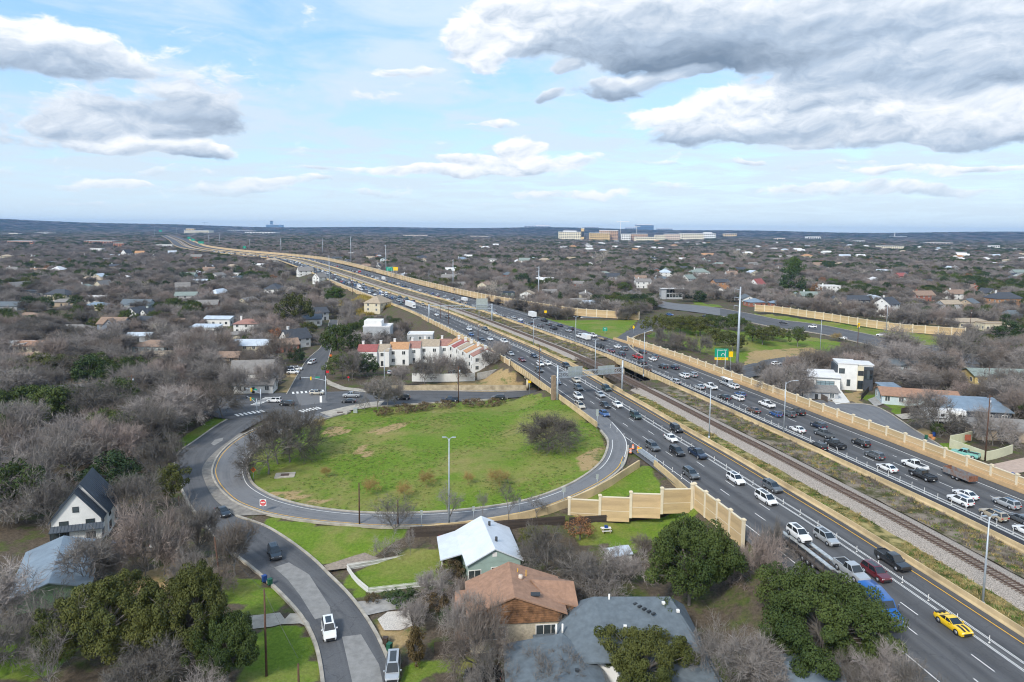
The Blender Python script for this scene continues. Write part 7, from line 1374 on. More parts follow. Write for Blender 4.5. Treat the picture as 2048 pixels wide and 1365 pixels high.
def place(px, py, kind, col, deg, label, z=None, near=True, group=None):
    p = gp(px, py) if z is None else gz(px, py, z); p.z += .07; return car(kind, col, p, R(deg), label, group, near)
# the yellow sports car with its stripes
p = gz(1905.5, 1256, ZH); s, o = hinv(p.x, p.y); yc = car('coupe', 'yellow', hp(s, o, ZH + .005), hdir(s) + math.pi, 'yellow sports car with twin black stripes among the oncoming traffic')
m = MB()
for y in (-.30, .30): m.add([(.95, y - .17, .955), (.95, y + .17, .955), (1.62, y + .17, .935), (1.62, y - .17, .935), (2.22, y - .15, .79), (2.22, y + .15, .79)], [(0, 3, 2, 1), (3, 4, 5, 2)])
for y in (-.30, .30): m.add([(-1.72, y - .17, 1.012), (-1.72, y + .17, 1.012), (-2.28, y + .17, .985), (-2.28, y - .17, .985)], [(0, 1, 2, 3)])
m.build('stripe', M_PLAST, yc); m = MB(); m.b6(-2.3, -1.95, -.8, .8, 1.02, 1.06); m.build('spoiler', M_PLAST, yc)
# streets and drives
place(658, 1268, 'suv', 'white', -70, 'white SUV driving towards the camera on the curving street', 0); place(549, 1113, 'suv', 'black', -62, 'black SUV with roof rails coming round the curving street', 0); place(446, 1030, 'sedan', 'black', -48, 'black sedan at the bend of the curving street', 0); place(786, 1345, 'minivan', 'silver', -83, 'silver minivan parked at the kerb at the lower edge', 0); place(965, 1362, 'suv', 'black', 176, 'black SUV parked on the drive below the bare trees', 0); place(880, 1083, 'jeep', 'red', 110, 'red off-roader with a black spare wheel behind the white-roofed house', .3)
place(250, 1100, 'suv', 'navy', 20, 'dark SUV on the drive of the seam-roofed house', 0); place(330, 1093, 'suv', 'white', 20, 'white SUV on the drive behind the bare trees', 0)
place(549, 805, 'suv', 'white', 176, 'white SUV waiting at the left of the junction', 0); place(574, 812, 'suv', 'black', 178, 'dark SUV half hidden by the bare trees at the junction', 0); place(634, 790, 'suv', 'beige', 3, 'beige SUV crossing the middle of the junction', 0); place(703, 795, 'pickup', 'silver', 182, 'silver pickup with a black bed cover on the cross street', 0); place(698, 806, 'sedan', 'black', 181, 'dark sedan beside the silver pickup on the cross street', 0); place(764, 797, 'sedan', 'grey', 181, 'grey sedan behind the roadside trees on the cross street', 0); place(806, 800, 'suv', 'black', 181, 'black SUV on the cross street by the three bare trees', 0); place(900, 804, 'pickup', 'navy', 183, 'dark pickup behind the hedge on the cross street', 0); place(996, 799, 'suv', 'black', 184, 'black SUV coming out from under the bridge', 0); place(413, 820, 'suv', 'green', 2, 'dark green SUV on the street left of the junction', 0)
place(586, 748, 'suv', 'white', 5, 'white SUV nearest the lawn on the drive by the junction', 0); place(575, 743, 'pickup', 'navy', 5, 'dark pickup parked between the white cars on the drive', 0); place(592, 741, 'minivan', 'white', 5, 'white van parked farthest back on the drive', 0); place(624, 728, 'minivan', 'white', -100, 'white van parked at the kerb of the north street', 0)
place(780, 748, 'sedan', 'silver', 90, 'silver car in the terrace car park', .6, False); place(862, 744, 'sedan', 'white', 80, 'white car in the terrace car park', .8, False); place(905, 749, 'suv', 'black', 70, 'black SUV in the terrace car park', .8, False); place(1000, 0 + 762, 'sedan', 'white', 60, 'white car half hidden beside the end terrace', .8, False) if False else None
place(100, 743, 'pickup', 'white', 0, 'white pickup parked before the brown house at the left edge', 0, False); place(150, 752, 'sedan', 'grey', 0, 'grey car on the side street at the left', 0, False); place(8, 753, 'minivan', 'blue', 10, 'bright blue van at the left edge', 0, False); place(225, 705, 'suv', 'white', 10, 'white car in front of the white metal roof at the left', 0, False)
for px, py, k, c, dg, l in [(1340, 632, 'suv', 'blue', -40, 'blue SUV on the road at the foot of the hill'), (1412, 635, 'sedan', 'navy', -35, 'dark blue car on the frontage road'), (1567, 648, 'sedan', 'black', -35, 'small dark car on the frontage road'), (1625, 656, 'suv', 'white', 150, 'white SUV on the frontage road beside the grass'), (1685, 679, 'sedan', 'silver', 150, 'silver car by the straw shrub on the frontage road'), (1762, 673, 'suv', 'white', 150, 'white SUV below the bank wall'), (1258, 668, 'suv', 'grey', 215, 'grey SUV on the loop ramp by the live oak'), (1553, 731, 'suv', 'white', 30, 'white SUV on the street behind the noise wall'), (2000, 682, 'suv', 'grey', 20, 'grey SUV parked at the right edge by the woods')]:
    place(px, py, k, c, dg, l, 2 if py < 700 else 1.0, False)
place(1930, 914, 'pickup', 'teal', 128, 'old teal pickup parked behind the noise wall', 5)
# ---- special vehicles
def wheelset(root, xs, y, r, w=.28, dual=False):
    a = MB(); a.tube((0, -w / 2, 0), (0, w / 2, 0), r, r, 16); wm = a.mesh('wheel', [M_TYRE]); b = MB(); b.tube((0, -w / 2 - .01, 0), (0, w / 2 + .01, 0), r * .55, r * .55, 10); rm = b.mesh('rim', [M_RIM])
    for x in xs:
        for s in (-1, 1): o = obj('wheel', wm, root, (x, s * y, r)); obj('rim', rm, o)
def part(root, name, m, *boxes):
    b = MB()
    for q in boxes: b.b6(*q)
    return b.build(name, m, root)
def car_carrier():
    s0 = hinv(*gz(1802, 1262, ZH)[:2])[0] - .0; off = -25.0; ang = hdir(s0) + math.pi
    loc = hp(s0 + 3.2, off, ZH + .005); B = PAINT['lorry blue']
    t = thing('car_transporter', 'blue car-transporter lorry with a sloping grey ramp trailer, partly behind the oak', 'lorry', loc, ang)
    mb = MB(); mb.add([(3.2, -.95, .7), (3.2, .95, .7), (3.2, .95, 1.55), (3.2, -.95, 1.55), (1.5, -1.1, .7), (1.5, 1.1, .7), (1.5, 1.1, 2.0), (1.5, -1.1, 2.0)], [(0, 1, 2, 3), (3, 2, 6, 7), (0, 3, 7, 4), (1, 5, 6, 2), (4, 7, 6, 5)]); mb.build('bonnet', B, t)
    mb = MB(); mb.add([(1.5, -1.15, .7), (1.5, 1.15, .7), (1.5, 1.15, 2.0), (1.5, -1.15, 2.0), (.9, -1.1, 2.95), (.9, 1.1, 2.95), (-1.3, -1.15, 3.0), (-1.3, 1.15, 3.0), (-1.3, -1.15, .7), (-1.3, 1.15, .7)], [(0, 1, 2, 3), (3, 2, 5, 4), (4, 5, 7, 6), (6, 7, 9, 8), (0, 3, 4, 6, 8), (1, 9, 7, 5, 2)]); mb.build('cab', B, t)
    q = MB(); q.add([(1.47, -1.0, 2.08), (1.47, 1.0, 2.08), (.99, .95, 2.85), (.99, -.95, 2.85)], [(0, 1, 2, 3)]); q.add([(1.5, -1.0, 2.1), (1.5, 1.0, 2.1), (1.02, .95, 2.87), (1.02, -.95, 2.87)], [(0, 1, 2, 3)]); q.build('windshield', M_CGL, t)
    part(t, 'grille', M_CHROME, (3.18, 3.24, -.55, .55, .95, 1.5)); part(t, 'bumper', M_CHROME, (3.15, 3.45, -1.15, 1.15, .45, .75)); part(t, 'side_window', M_CGL, (.2, 1.1, -1.17, -1.13, 2.0, 2.6), (.2, 1.1, 1.13, 1.17, 2.0, 2.6))
    for s in (-1, 1): part(t, 'headlight', M_LAMP, (2.9, 3.22, s * .86 - .16, s * .86 + .16, 1.0, 1.28)); part(t, 'mirror', M_CHROME, (1.45, 1.6, s * 1.45 - .1, s * 1.45 + .1, 1.9, 2.5)); part(t, 'fuel_tank', M_CHROME, (-1.4, .4, s * 1.0 - .25, s * 1.0 + .25, .5, 1.0))
    mb = MB(); n = 8      # blue tarpaulin wind fairing over the head rack
    for i in range(n): x0, x1 = -3.2 + 3.9 * i / n, -3.2 + 3.9 * (i + 1) / n; h0, h1 = 3.55 - .6 * max(0, (i / n - .45)) ** 1.2 * 2, 3.55 - .6 * max(0, ((i + 1) / n - .45)) ** 1.2 * 2; mb.add([(x0, -1.2, 2.7), (x0, -1.05, h0), (x0, 1.05, h0), (x0, 1.2, 2.7), (x1, -1.2, 2.7), (x1, -1.05, h1), (x1, 1.05, h1), (x1, 1.2, 2.7)], [(0, 4, 5, 1), (1, 5, 6, 2), (2, 6, 7, 3)], 0, True)
    mb.add([(.7, -1.2, 2.7), (.7, -1.05, 2.95), (.7, 1.05, 2.95), (.7, 1.2, 2.7)], [(0, 3, 2, 1)]); mb.build('tarpaulin', B, t)
    wheelset(t, (2.35, -1.9, -3.2), 1.0, .5)
    part(t, 'chassis', M_PLAST, (-22.0, 2.2, -.45, .45, .55, .85))
    # trailer deck: two ramps on a frame
    for s in (-1, 1):
        mb = MB(); xs = np.linspace(-22, -3.0, 20)
        zz = lambda x: 2.35 + (.35 if x > -9 else .0) - (.0 if x > -18 else (-18 - x) * .06)
        for a, b in zip(xs[:-1], xs[1:]): mb.add([(a, s * .55, zz(a)), (a, s * 1.2, zz(a)), (b, s * 1.2, zz(b)), (b, s * .55, zz(b)), (a, s * .55, zz(a) - .16), (a, s * 1.2, zz(a) - .16), (b, s * 1.2, zz(b) - .16), (b, s * .55, zz(b) - .16)], [(0, 3, 2, 1) if s > 0 else (0, 1, 2, 3), (0, 4, 7, 3), (1, 2, 6, 5), (4, 5, 6, 7)])
        mb.build('ramp', mat('worn_aluminium_ramp', (.48, .50, .50), .5, .25, 2, metal=.4), t)
        mb = MB()
        for x in np.linspace(-21.5, -4, 9): mb.b6(x - .07, x + .07, s * 1.2 - .06, s * 1.2 + .06, .7, 2.3)
        mb.b6(-22, -3, s * 1.2 - .07, s * 1.2 + .07, 1.15, 1.3); mb.build('side_frame', M_DARK, t)
    part(t, 'lower_deck', M_DARK, (-22, -3.4, -1.15, 1.15, .85, .95)); wheelset(t, (-13.2, -14.5, -15.8), 1.0, .48)
    part(t, 'crossmembers', M_DARK, *[(x - .06, x + .06, -.55, .55, 2.1, 2.25) for x in np.linspace(-21, -4, 10)])['kind'] = 'stuff'
    w = Matrix.Rotation(ang, 4, 'Z')
    for x, z, k, c, l in ((-18.6, 2.42, 'suv', 'white', 'white SUV carried at the rear of the transporter trailer'), (-6.0, 2.72, 'pickup', 'silver', 'silver-white pickup carried behind the blue cab')):
        q = w @ Vector((x, 0, z)); car(k, c, loc + q, ang, l)
car_carrier()
def box_truck(s, off, flip, label, cab='white', box='white', L_=6.5, h=3.6, name='box_truck', cat='lorry'):
    t = thing(name, label, cat, hp(s, off, ZH + .005), hdir(s) + (math.pi if flip else 0)); part(t, 'cargo_box', PAINT[box], (-L_ / 2, L_ / 2 - .1, -1.2, 1.2, .9, h)); mb = MB(); x = L_ / 2
    mb.add([(x, -1.05, .5), (x, 1.05, .5), (x, 1.05, 2.5), (x, -1.05, 2.5), (x + 1.2, -1.0, .5), (x + 1.2, 1.0, .5), (x + 1.1, 1.0, 1.5), (x + 1.1, -1.0, 1.5), (x + .8, 1.0, 2.45), (x + .8, -1.0, 2.45)], [(4, 5, 6, 7), (7, 6, 8, 9), (9, 8, 2, 3), (0, 4, 7, 9, 3), (1, 2, 8, 6, 5)]); mb.build('cab', PAINT[cab], t)
    q = MB(); q.add([(x + 1.12, -.9, 1.55), (x + 1.12, .9, 1.55), (x + .84, .9, 2.35), (x + .84, -.9, 2.35)], [(0, 1, 2, 3)]); q.build('windshield', M_CGL, t); part(t, 'chassis', M_PLAST, (-L_ / 2, L_ / 2 + 1, -.5, .5, .5, .85)); wheelset(t, (x + .5, -x + 1.2), .95, .48); return t
def on_road(px, py): p = gz(px, py, ZH); return hinv(p.x, p.y)
s, o = on_road(832, 615); box_truck(s, -24.5, True, 'long white articulated lorry among the oncoming traffic', L_=15, h=4.0, name='articulated_lorry')
s, o = on_road(749, 592); tm = box_truck(s, -21.2, True, 'blue and white concrete mixer among the oncoming traffic', box='blue', L_=5, h=2.6, name='concrete_mixer'); m = MB(); m.tube((-2.2, 0, 2.6), (1.8, 0, 2.9), 1.0, .8, 12); m.build('drum', PAINT['silver'], tm)
s, o = on_road(733, 579); box_truck(s, -25.2, True, 'white box truck behind the concrete mixer', L_=6)
s, o = on_road(1062, 636); box_truck(s, 29.2, False, 'white box truck heading away past the far noise wall', L_=6.5)
s, o = on_road(775, 561); box_truck(s, 18.1, False, 'white delivery truck heading away at mid distance', L_=6)
s, o = on_road(727, 547); box_truck(s, 18.1, False, 'bright red truck heading away at mid distance', box='red', cab='red', L_=5, h=3.2)
s, o = on_road(943, 603); box_truck(s, 21.7, False, 'white minibus with a dark rear heading away', box='white', L_=6, h=2.9, name='minibus', cat='bus')
# white travel trailer, flatbed trailer, tipping trailer, ladder van
s, o = on_road(1170, 680); t = thing('travel_trailer', 'white enclosed trailer towed behind a white pickup heading away', 'trailer', hp(s, 21.9, ZH), hdir(s)); part(t, 'cargo_box', PAINT['white'], (-2.6, 2.6, -1.1, 1.1, .5, 2.7)); part(t, 'hitch', M_PLAST, (2.6, 4, -.06, .06, .45, .6)); part(t, 'rear_door', M_TRIM, (-2.64, -2.6, -.95, .95, .6, 2.5)); wheelset(t, (-.5, .4), 1.05, .36)
s, o = on_road(1203, 681); t = thing('flatbed_trailer', 'brown timber flatbed trailer towed beside the merge', 'trailer', hp(s, 28.6, ZH), hdir(s)); part(t, 'deck', mat('trailer_planks', (.30, .22, .13), .9, .2, 2), (-3, 3, -1.1, 1.1, .75, .88)); part(t, 'tailgate', M_DARK, (-3.1, -3.0, -1.1, 1.1, .7, 1.4)); part(t, 'hitch', M_PLAST, (3, 4.4, -.06, .06, .5, .65)); wheelset(t, (-.6, .5), 1.1, .38)
s, o = on_road(1891, 962); t = thing('tipper_trailer', 'rusty grey tipper trailer towed behind the white pickup', 'trailer', hp(s, 28.9, ZH), hdir(s)); MG = mat('grey_rusty_steel', (.30, .36, .40), .7, .35, .9, col2=(.22, .12, .08)); MR = mat('rusty_steel', (.20, .09, .055), .85, .35, 1.5)
part(t, 'side_panel', MG, (-3.1, 3.1, -1.12, -1.05, .75, 1.85)); part(t, 'side_panel', MG, (-3.1, 3.1, 1.05, 1.12, .75, 1.85)); part(t, 'tailgate', MR, (-3.2, -3.1, -1.1, 1.1, .7, 1.85)); part(t, 'headboard', MR, (3.05, 3.12, -1.04, 1.04, .75, 1.95)); part(t, 'bed_floor', MR, (-3.1, 3.05, -1.04, 1.04, .72, .82)); part(t, 'ribs', MG, *[(x - .04, x + .04, sd * 1.15 - .03, sd * 1.15 + .03, .75, 1.8) for x in np.linspace(-2.8, 2.8, 7) for sd in (-1, 1)])['kind'] = 'stuff'; part(t, 'hitch', M_PLAST, (3.1, 4.6, -.06, .06, .5, .65)); wheelset(t, (-.5, .5), 1.15, .38)
s, o = on_road(1446, 771); t = car('pickup', 'silver', hp(s, 29.3, ZH), hdir(s), 'silver work truck carrying long white pipes on a ladder rack', 'traffic heading away'); part(t, 'ladder_rack', M_STEEL, (-2.6, -2.5, -.9, .9, 1.2, 2.15), (1.0, 1.1, -.9, .9, 1.9, 2.15)); m = MB(); [m.tube((-2.9, y, 2.3), (2.6, y, 2.3), .16, .16, 8) for y in (-.6, -.25, .1, .45)]; m.build('pipes', M_TRIM, t)['kind'] = 'stuff'
# caravan
p = gz(1883, 846, 5); t = thing('caravan', 'large white fifth-wheel caravan with dark swoosh markings on the straw lawn', 'caravan', p, R(172)); W_C = mat('caravan_white', (.72, .73, .74), .4, .04, .5); part(t, 'body', W_C, (-5.5, 3.4, -1.25, 1.25, .7, 3.9)); m = MB(); m.add([(3.4, -1.25, 1.6), (3.4, 1.25, 1.6), (3.4, 1.25, 3.9), (3.4, -1.25, 3.9), (5.6, -1.2, 1.8), (5.6, 1.2, 1.8), (5.0, 1.2, 3.7), (5.0, -1.2, 3.7)], [(4, 5, 6, 7), (7, 6, 2, 3), (4, 7, 3, 0), (5, 1, 2, 6), (0, 1, 5, 4)]); m.build('front_cap', W_C, t); part(t, 'front_window', M_CGL, (5.3, 5.42, -.9, .9, 2.5, 3.3)); part(t, 'slide_out', M_TRIM, (-4.4, -1.6, 1.25, 1.7, 1.1, 3.3))
for x in (-3.8, -2.2, .4, 2.2): part(t, 'window', M_CGL, (x - .45, x + .45, 1.24 if x > -1 else 1.69, 1.28 if x > -1 else 1.73, 2.1, 2.8))
part(t, 'side_stripe', M_DTRIM, (-.8, 3.3, 1.25, 1.27, 1.35, 1.6), (-5.4, -4.6, 1.25, 1.27, 1.4, 2.6)); part(t, 'air_conditioner', M_TRIM, (-2.6, -1.6, -.4, .4, 3.9, 4.2)); part(t, 'roof_hatch', M_DTRIM, (1.0, 1.6, -.3, .3, 3.9, 4.05)); wheelset(t, (-1.0, -.1), 1.1, .38)
# ------------------------------------------------------------------ poles, signs, fences and small things
def px_height(bx, by, top, z):
    p = gz(bx, by, z); r = pix_ray(bx, top); t = p.y / r[1]; return p, CH + r[2] * t - z
def lamp_post(bx, by, top, label, z=ZH, arm=1, heads=1, ang=0.0, thin=.11, name='lamp_post', p=None):
    q, h = px_height(bx, by, top, z); t = thing(name, label, 'lamp post', q); m = MB(); m.tube((0, 0, -.6), (0, 0, h), thin * 1.5, thin * .8, 8); m.tube((0, 0, -.4), (0, 0, .5), thin * 2.4, thin * 2.2, 8); m.build('pole', M_STEEL, t)
    if arm:
        for k in range(heads):
            a = ang + math.pi * k; m = MB(); e = 1.0 if heads == 1 else .35; pts = [Vector((0, 0, h - .6)), Vector((math.cos(a) * .8 * e, math.sin(a) * .8 * e, h + .2 * e)), Vector((math.cos(a) * 2.2 * e, math.sin(a) * 2.2 * e, h + .55 * e))]; m.poly_tube(pts, .05, 5); m.build('arm', M_STEEL, t); m = MB(); m.box((math.cos(a) * 2.5 * e, math.sin(a) * 2.5 * e, h + .55 * e), (.75, .3, .14), a); m.build('lamp_head', M_STEEL, t)
    return t
hd = hdir(60)
lamp_post(1965, 1211, 1034, 'tall steel lamp post nearest the camera in the railway verge', arm=1, heads=2, ang=hd + 1.57); lamp_post(1567, 869, 764, 'lamp post with a long curved arm on the right median barrier', ang=-.4); lamp_post(1418, 876, 776, 'slim lamp post by the railway near the oncoming barrier', heads=2, ang=hd + 1.57)
lamp_post(1190, 754, 680, 'lamp post beside the sign gantry at the bridge', heads=2, ang=hd + 1.57); lamp_post(1287, 752, 664, 'lamp post with a curved arm rising from the bridge column', ang=-.4); lamp_post(1151, 686, 634, 'lamp post by the railway beyond the bridge', heads=2, ang=hd + 1.57); lamp_post(1067, 693, 638, 'lamp post on the railway verge left of the bridge', heads=2, ang=hd + 1.57); lamp_post(958, 640, 612, 'lamp post on the verge below the small far gantry', heads=2, ang=hd + 1.57)
lamp_post(898, 1056, 877, 'tall slender lamp post standing at the kerb of the ramp loop', z=2.2, arm=1, heads=2); lamp_post(769, 790, 700, 'lamp post by the terraces at the cross street', z=0); lamp_post(1640, 706, 640, 'lamp post on the grass by the frontage road', z=1.5, arm=0); lamp_post(1772, 668, 604, 'lamp post in front of the bank wall', z=2, arm=0)
lamp_post(858, 573, 540, 'far lamp post with a long arm behind the lanes heading away', z=ZH); lamp_post(1310, 682, 660, 'short post lamp on the park grass', z=3, arm=0, thin=.07); lamp_post(640, 660, 520, 'tall steel lamp mast left of the oncoming lanes', z=0, arm=0, thin=.22) if False else None
# tall steel transmission poles
STP = []
def steel_pole(bx, by, top, label, z=2.0, arms=3, r=.55, side=-1):
    q, h = px_height(bx, by, top, z); t = thing('transmission_pole', label, 'power pole', q); m = MB(); m.tube((0, 0, -1), (0, 0, h), r, r * .45, 12); m.build('pole', M_STEEL, t)
    for k in range(arms):
        zz = h - 1.2 - k * 3.2; s = side if k % 2 == 0 else side; m = MB(); m.tube((0, 0, zz), (s * 2.2, 0, zz + .45), .16, .07, 6); m.build('arm', M_STEEL, t); m = MB(); m.tube((s * 2.2, 0, zz + .4), (s * 2.2, 0, zz - .9), .08, .08, 5); m.build('insulator', mat('grey_insulator', (.3, .32, .33), .4, .1, 2), t)
    STP.append((q, h)); return t
for a in [(1474, 746, 574, 'tallest grey steel power pole behind the right noise wall', 2, 3, .62), (1077, 602, 533, 'steel power pole behind the far noise wall, nearest but one', 2, 3, .55), (906, 577, 519, 'steel power pole beyond the wall by the cream two-storey house', 1, 1, .55), (772, 548, 490, 'steel power pole beside the far green sign', 1, 1, .55), (702, 528, 474, 'steel power pole above the highway bend', 1, 0, .6), (645, 512, 477, 'steel power pole left of the highway bend', 1, 0, .65), (562, 508, 477, 'steel power pole far along the noise wall', 1, 0, .65), (659, 580, 511, 'steel power pole on the yellow weed bank', 0, 0, .4), (500, 500, 478, 'far steel pole by the small green sign', 1, 0, .6), (440, 492, 468, 'far steel pole right of the distant gantries', 1, 0, .7), (418, 490, 470, 'far steel pole among the distant gantries', 1, 0, .7), (353, 472, 455, 'distant steel pole on the interchange', 1, 0, .8), (309, 474, 453, 'distant steel pole left of the interchange', 1, 0, .8), (368, 470, 456, 'distant steel pole behind the interchange', 1, 0, .8)]: steel_pole(*a)
POL = {}
def wood_pole(bx, by, top, label, z=0.0, key=None, cross=True, lean=0.0, m_=None):
    q, h = px_height(bx, by, top, z); t = thing('utility_pole', label, 'utility pole', q); t.rotation_euler.y = lean; m = MB(); m.tube((0, 0, -.5), (0, 0, h), .17, .11, 8); m.build('pole', m_ or M_WOOD, t)
    if cross: m = MB(); m.box((0, 0, h - .5), (2.2, .12, .14), .5); m.build('crossarm', M_WOOD, t); m = MB(); m.tube((.3, .2, h - 2.2), (.3, .2, h - 1.3), .24, .24, 8); m.build('transformer', M_STEEL, t)
    POL[key or label] = q + Vector((0, 0, h - .3)); return t
for a in [(533, 1352, 1179, 'reddish utility pole on the verge at the lower left', 0, 'a', False), (598, 1400, 1328, 'wooden pole stub at the lower edge beside the street', 0, 'b', False), (443, 1185, 1074, 'dark leaning utility pole before the bare trees', 0, 'c', False, -.09), (719, 1052, 966, 'dark wooden pole at the outer kerb of the ramp', 1, 'd', False), (796, 1057, 1000, 'thin brown post by the round bare tree', 1, 'd2', False), (243, 930, 868, 'wooden pole in the thicket left of the street bend', 0, 'e', False), (358, 1012, 992, 'wooden post by the olive evergreen at the bend', 0, 'f', False), (917, 806, 733, 'brown utility pole at the cross street hedge', 0, 'g'), (1078, 802, 690, 'tallest dark utility pole beside the oncoming bridge', 0, 'h'), (956, 690, 645, 'utility pole at the oncoming barrier by the terraces', 4, 'i'), (705, 592, 538, 'dark utility pole by the yellow weed bank', 3, 'j'), (768, 607, 583, 'first brown pole in the row along the oncoming lanes', 3, 'k'), (781, 612, 585, 'second brown pole in the row along the oncoming lanes', 3, 'l'), (857, 637, 605, 'third brown pole in the row along the oncoming lanes', 3, 'm'), (881, 648, 608, 'fourth brown pole in the row along the oncoming lanes', 3, 'n'), (897, 659, 612, 'fifth brown pole in the row along the oncoming lanes', 3, 'o'), (266, 812, 750, 'utility pole deep in the left-hand bare trees', 0, 'p'), (240, 790, 755, 'utility pole with a street lamp in the left-hand trees', 0, 'q'), (1713, 726, 648, 'brown utility pole carrying a yellow signal behind the modern house', 2, 'r'), (1970, 922, 790, 'dark utility pole at the corner of the cream garden wall', 5, 's'), (1977, 768, 733, 'utility pole before the yellow bungalow', 3, 't'), (1940, 660, 620, 'utility pole by the mid-century house', 2, 'u'), (634, 590, 535, 'utility pole above the big white house', 0, 'v')]: wood_pole(*a)
def wire(a, b, label, sag=.02, r=.022, n=14):
    a, b = Vector(a), Vector(b); pts = [a.lerp(b, i / n) - Vector((0, 0, 4 * sag * (a - b).length * (i / n) * (1 - i / n))) for i in range(n + 1)]; m = MB(); m.poly_tube(pts, r, 3); o = m.build('power_cable', M_WIRE); tag(o, label, 'cable')
wire(POL['a'], POL['c'] , 'slack cable between the reddish pole and the leaning pole'); wire(POL['a'], POL['b'] + Vector((0, 0, 1)), 'cable from the reddish pole down to the lower edge stub'); wire(POL['c'], POL['e'], 'cable running from the leaning pole up into the thicket'); wire(POL['g'], POL['h'], 'cable along the cross street to the tallest dark pole'); wire(POL['g'], POL['p'], 'cable from the hedge pole across the junction to the left trees', .012); wire(POL['h'], POL['i'], 'cable from the tallest dark pole towards the terraces')
q, h = STP[0]
wire(q + Vector((-2, 0, h - 2)), STP[1][0] + Vector((-2, 0, STP[1][1] - 2)), 'upper cable between the two nearest steel power poles', .012, .035); wire(q + Vector((-2, 0, h - 8)), STP[1][0] + Vector((-2, 0, STP[1][1] - 8)), 'lower cable between the two nearest steel power poles', .012, .035)
far_r = Vector((170, 120, 30))
for k, l in enumerate(('topmost cable sweeping over the ranch house', 'middle cable sweeping over the ranch house', 'lowest cable sweeping over the ranch house')): wire(q + Vector((2, 0, h - 8 - 3.4 * k)), far_r - Vector((0, 0, 4.0 * k)), l, .02, .035)
wire(POL['r'], POL['s'], 'cable from the signal pole to the garden wall pole'); wire(gz(-40, 600, 9), POL['j'], 'long level cable across the left-hand treetops', .004, .05)
# sign gantries
GREEN = mat('green_sign_sheet', (.0, .27, .17), .5, .06, 1); SIGNY = mat('yellow_sign_sheet', (.85, .55, .0), .5, .06, 1); SIGNBK = mat('sign_back_aluminium', (.36, .40, .38), .55, .1, 1, metal=.2); ORANGE = mat('orange_sign_sheet', (.85, .17, .01), .5, .06, 1); REDS = mat('red_sign_sheet', (.60, .02, .03), .5, .06, 1); LET = mat('white_lettering', (.82, .82, .80), .5, .02, 1); LETB = mat('black_lettering', (.02, .02, .02), .5, .02, 1)
def text(parent, s, size, loc, rot, m, name='lettering'):
    c = bpy.data.curves.new(name, 'FONT'); c.body = s; c.size = size; c.align_x = 'CENTER'; c.align_y = 'CENTER'; c.extrude = .004; c.materials.append(m); o = bpy.data.objects.new(name, c); COL.objects.link(o); o.parent = parent; bpy.context.view_layer.update(); me = bpy.data.meshes.new_from_object(o); me.name = name; bpy.data.objects.remove(o); q = obj(name, me, parent, loc); q.rotation_euler = rot; return q
def gantry():
    s = 122.5; a, b = hp(s, -31.6), hp(s + 3, -9.0); t = thing('sign_gantry', 'steel sign gantry over the oncoming lanes by the bridge, seen from behind', 'sign gantry', a); d = b - a; L_ = Vector((d.x, d.y, 0)).length; ang = math.atan2(d.y, d.x); t.rotation_euler.z = ang
    for x in (0, L_): m = MB(); m.tube((x, 0, -2.5 if x == 0 else -.5), (x, 0, 10.2), .3, .26, 10); m.build('post', M_STEEL, t)
    m = MB(); m.box((-.9, .9, 2.5), (1.1, 1.1, 9)); m.build('concrete_post', mat('brown_concrete', (.26, .19, .13), .9, .2, 1), t)
    for z, y in ((6.4, -.5), (8.0, -.5), (6.4, .5), (8.0, .5)): m = MB(); m.box((L_ / 2, y, z), (L_, .12, .12)); m.build('chord', M_STEEL, t)
    m = MB(); n = 12
    for k in range(n):
        x0, x1 = L_ * k / n, L_ * (k + 1) / n
        for y in (-.5, .5): m.tube((x0, y, 6.4), (x1, y, 8.0), .045, n=4); m.tube((x1, y, 6.4), (x1, y, 8.0), .045, n=4)
    m.build('bracing', M_STEEL, t, kind='stuff')
    for x, w, z0, z1 in ((L_ * .28, 5.0, 6.0, 9.3), (L_ * .76, 6.0, 6.2, 8.8)):
        m = MB(); m.box((x, .75, (z0 + z1) / 2), (w, .08, z1 - z0)); m.build('sign_panel', SIGNBK, t)
        for k in range(5): m = MB(); m.box((x - w / 2 + w * (k + .5) / 5, .68, (z0 + z1) / 2), (.08, .08, z1 - z0)); m.build('stiffener', M_STEEL, t)
gantry()
def gantry2():
    s = on_road(905, 645)[0]; a, b = hp(s + 8, -31.5), hp(s, 2.5); t = thing('sign_gantry', 'truss gantry with one square sign over the far oncoming lanes', 'sign gantry', a); d = b - a; L_ = d.length; t.rotation_euler.z = math.atan2(d.y, d.x)
    for x in (0, L_): m = MB(); m.tube((x, 0, -1), (x, 0, 9.5), .4, .35, 8); m.build('post', M_STEEL, t)
    for z, y in ((6.8, -.6), (8.8, -.6), (6.8, .6), (8.8, .6)): m = MB(); m.box((L_ / 2, y, z), (L_, .18, .18)); m.build('chord', M_STEEL, t)
    m = MB()
    for k in range(16): x0, x1 = L_ * k / 16, L_ * (k + 1) / 16; m.tube((x0, -.6, 6.8), (x1, -.6, 8.8), .07, n=4); m.tube((x1, -.6, 6.8), (x1, -.6, 8.8), .07, n=4)
    m.build('bracing', M_STEEL, t, kind='stuff'); m = MB(); m.box((L_ * .84, .9, 9.2), (6.4, .1, 6.4)); m.build('sign_panel', SIGNBK, t)
gantry2()
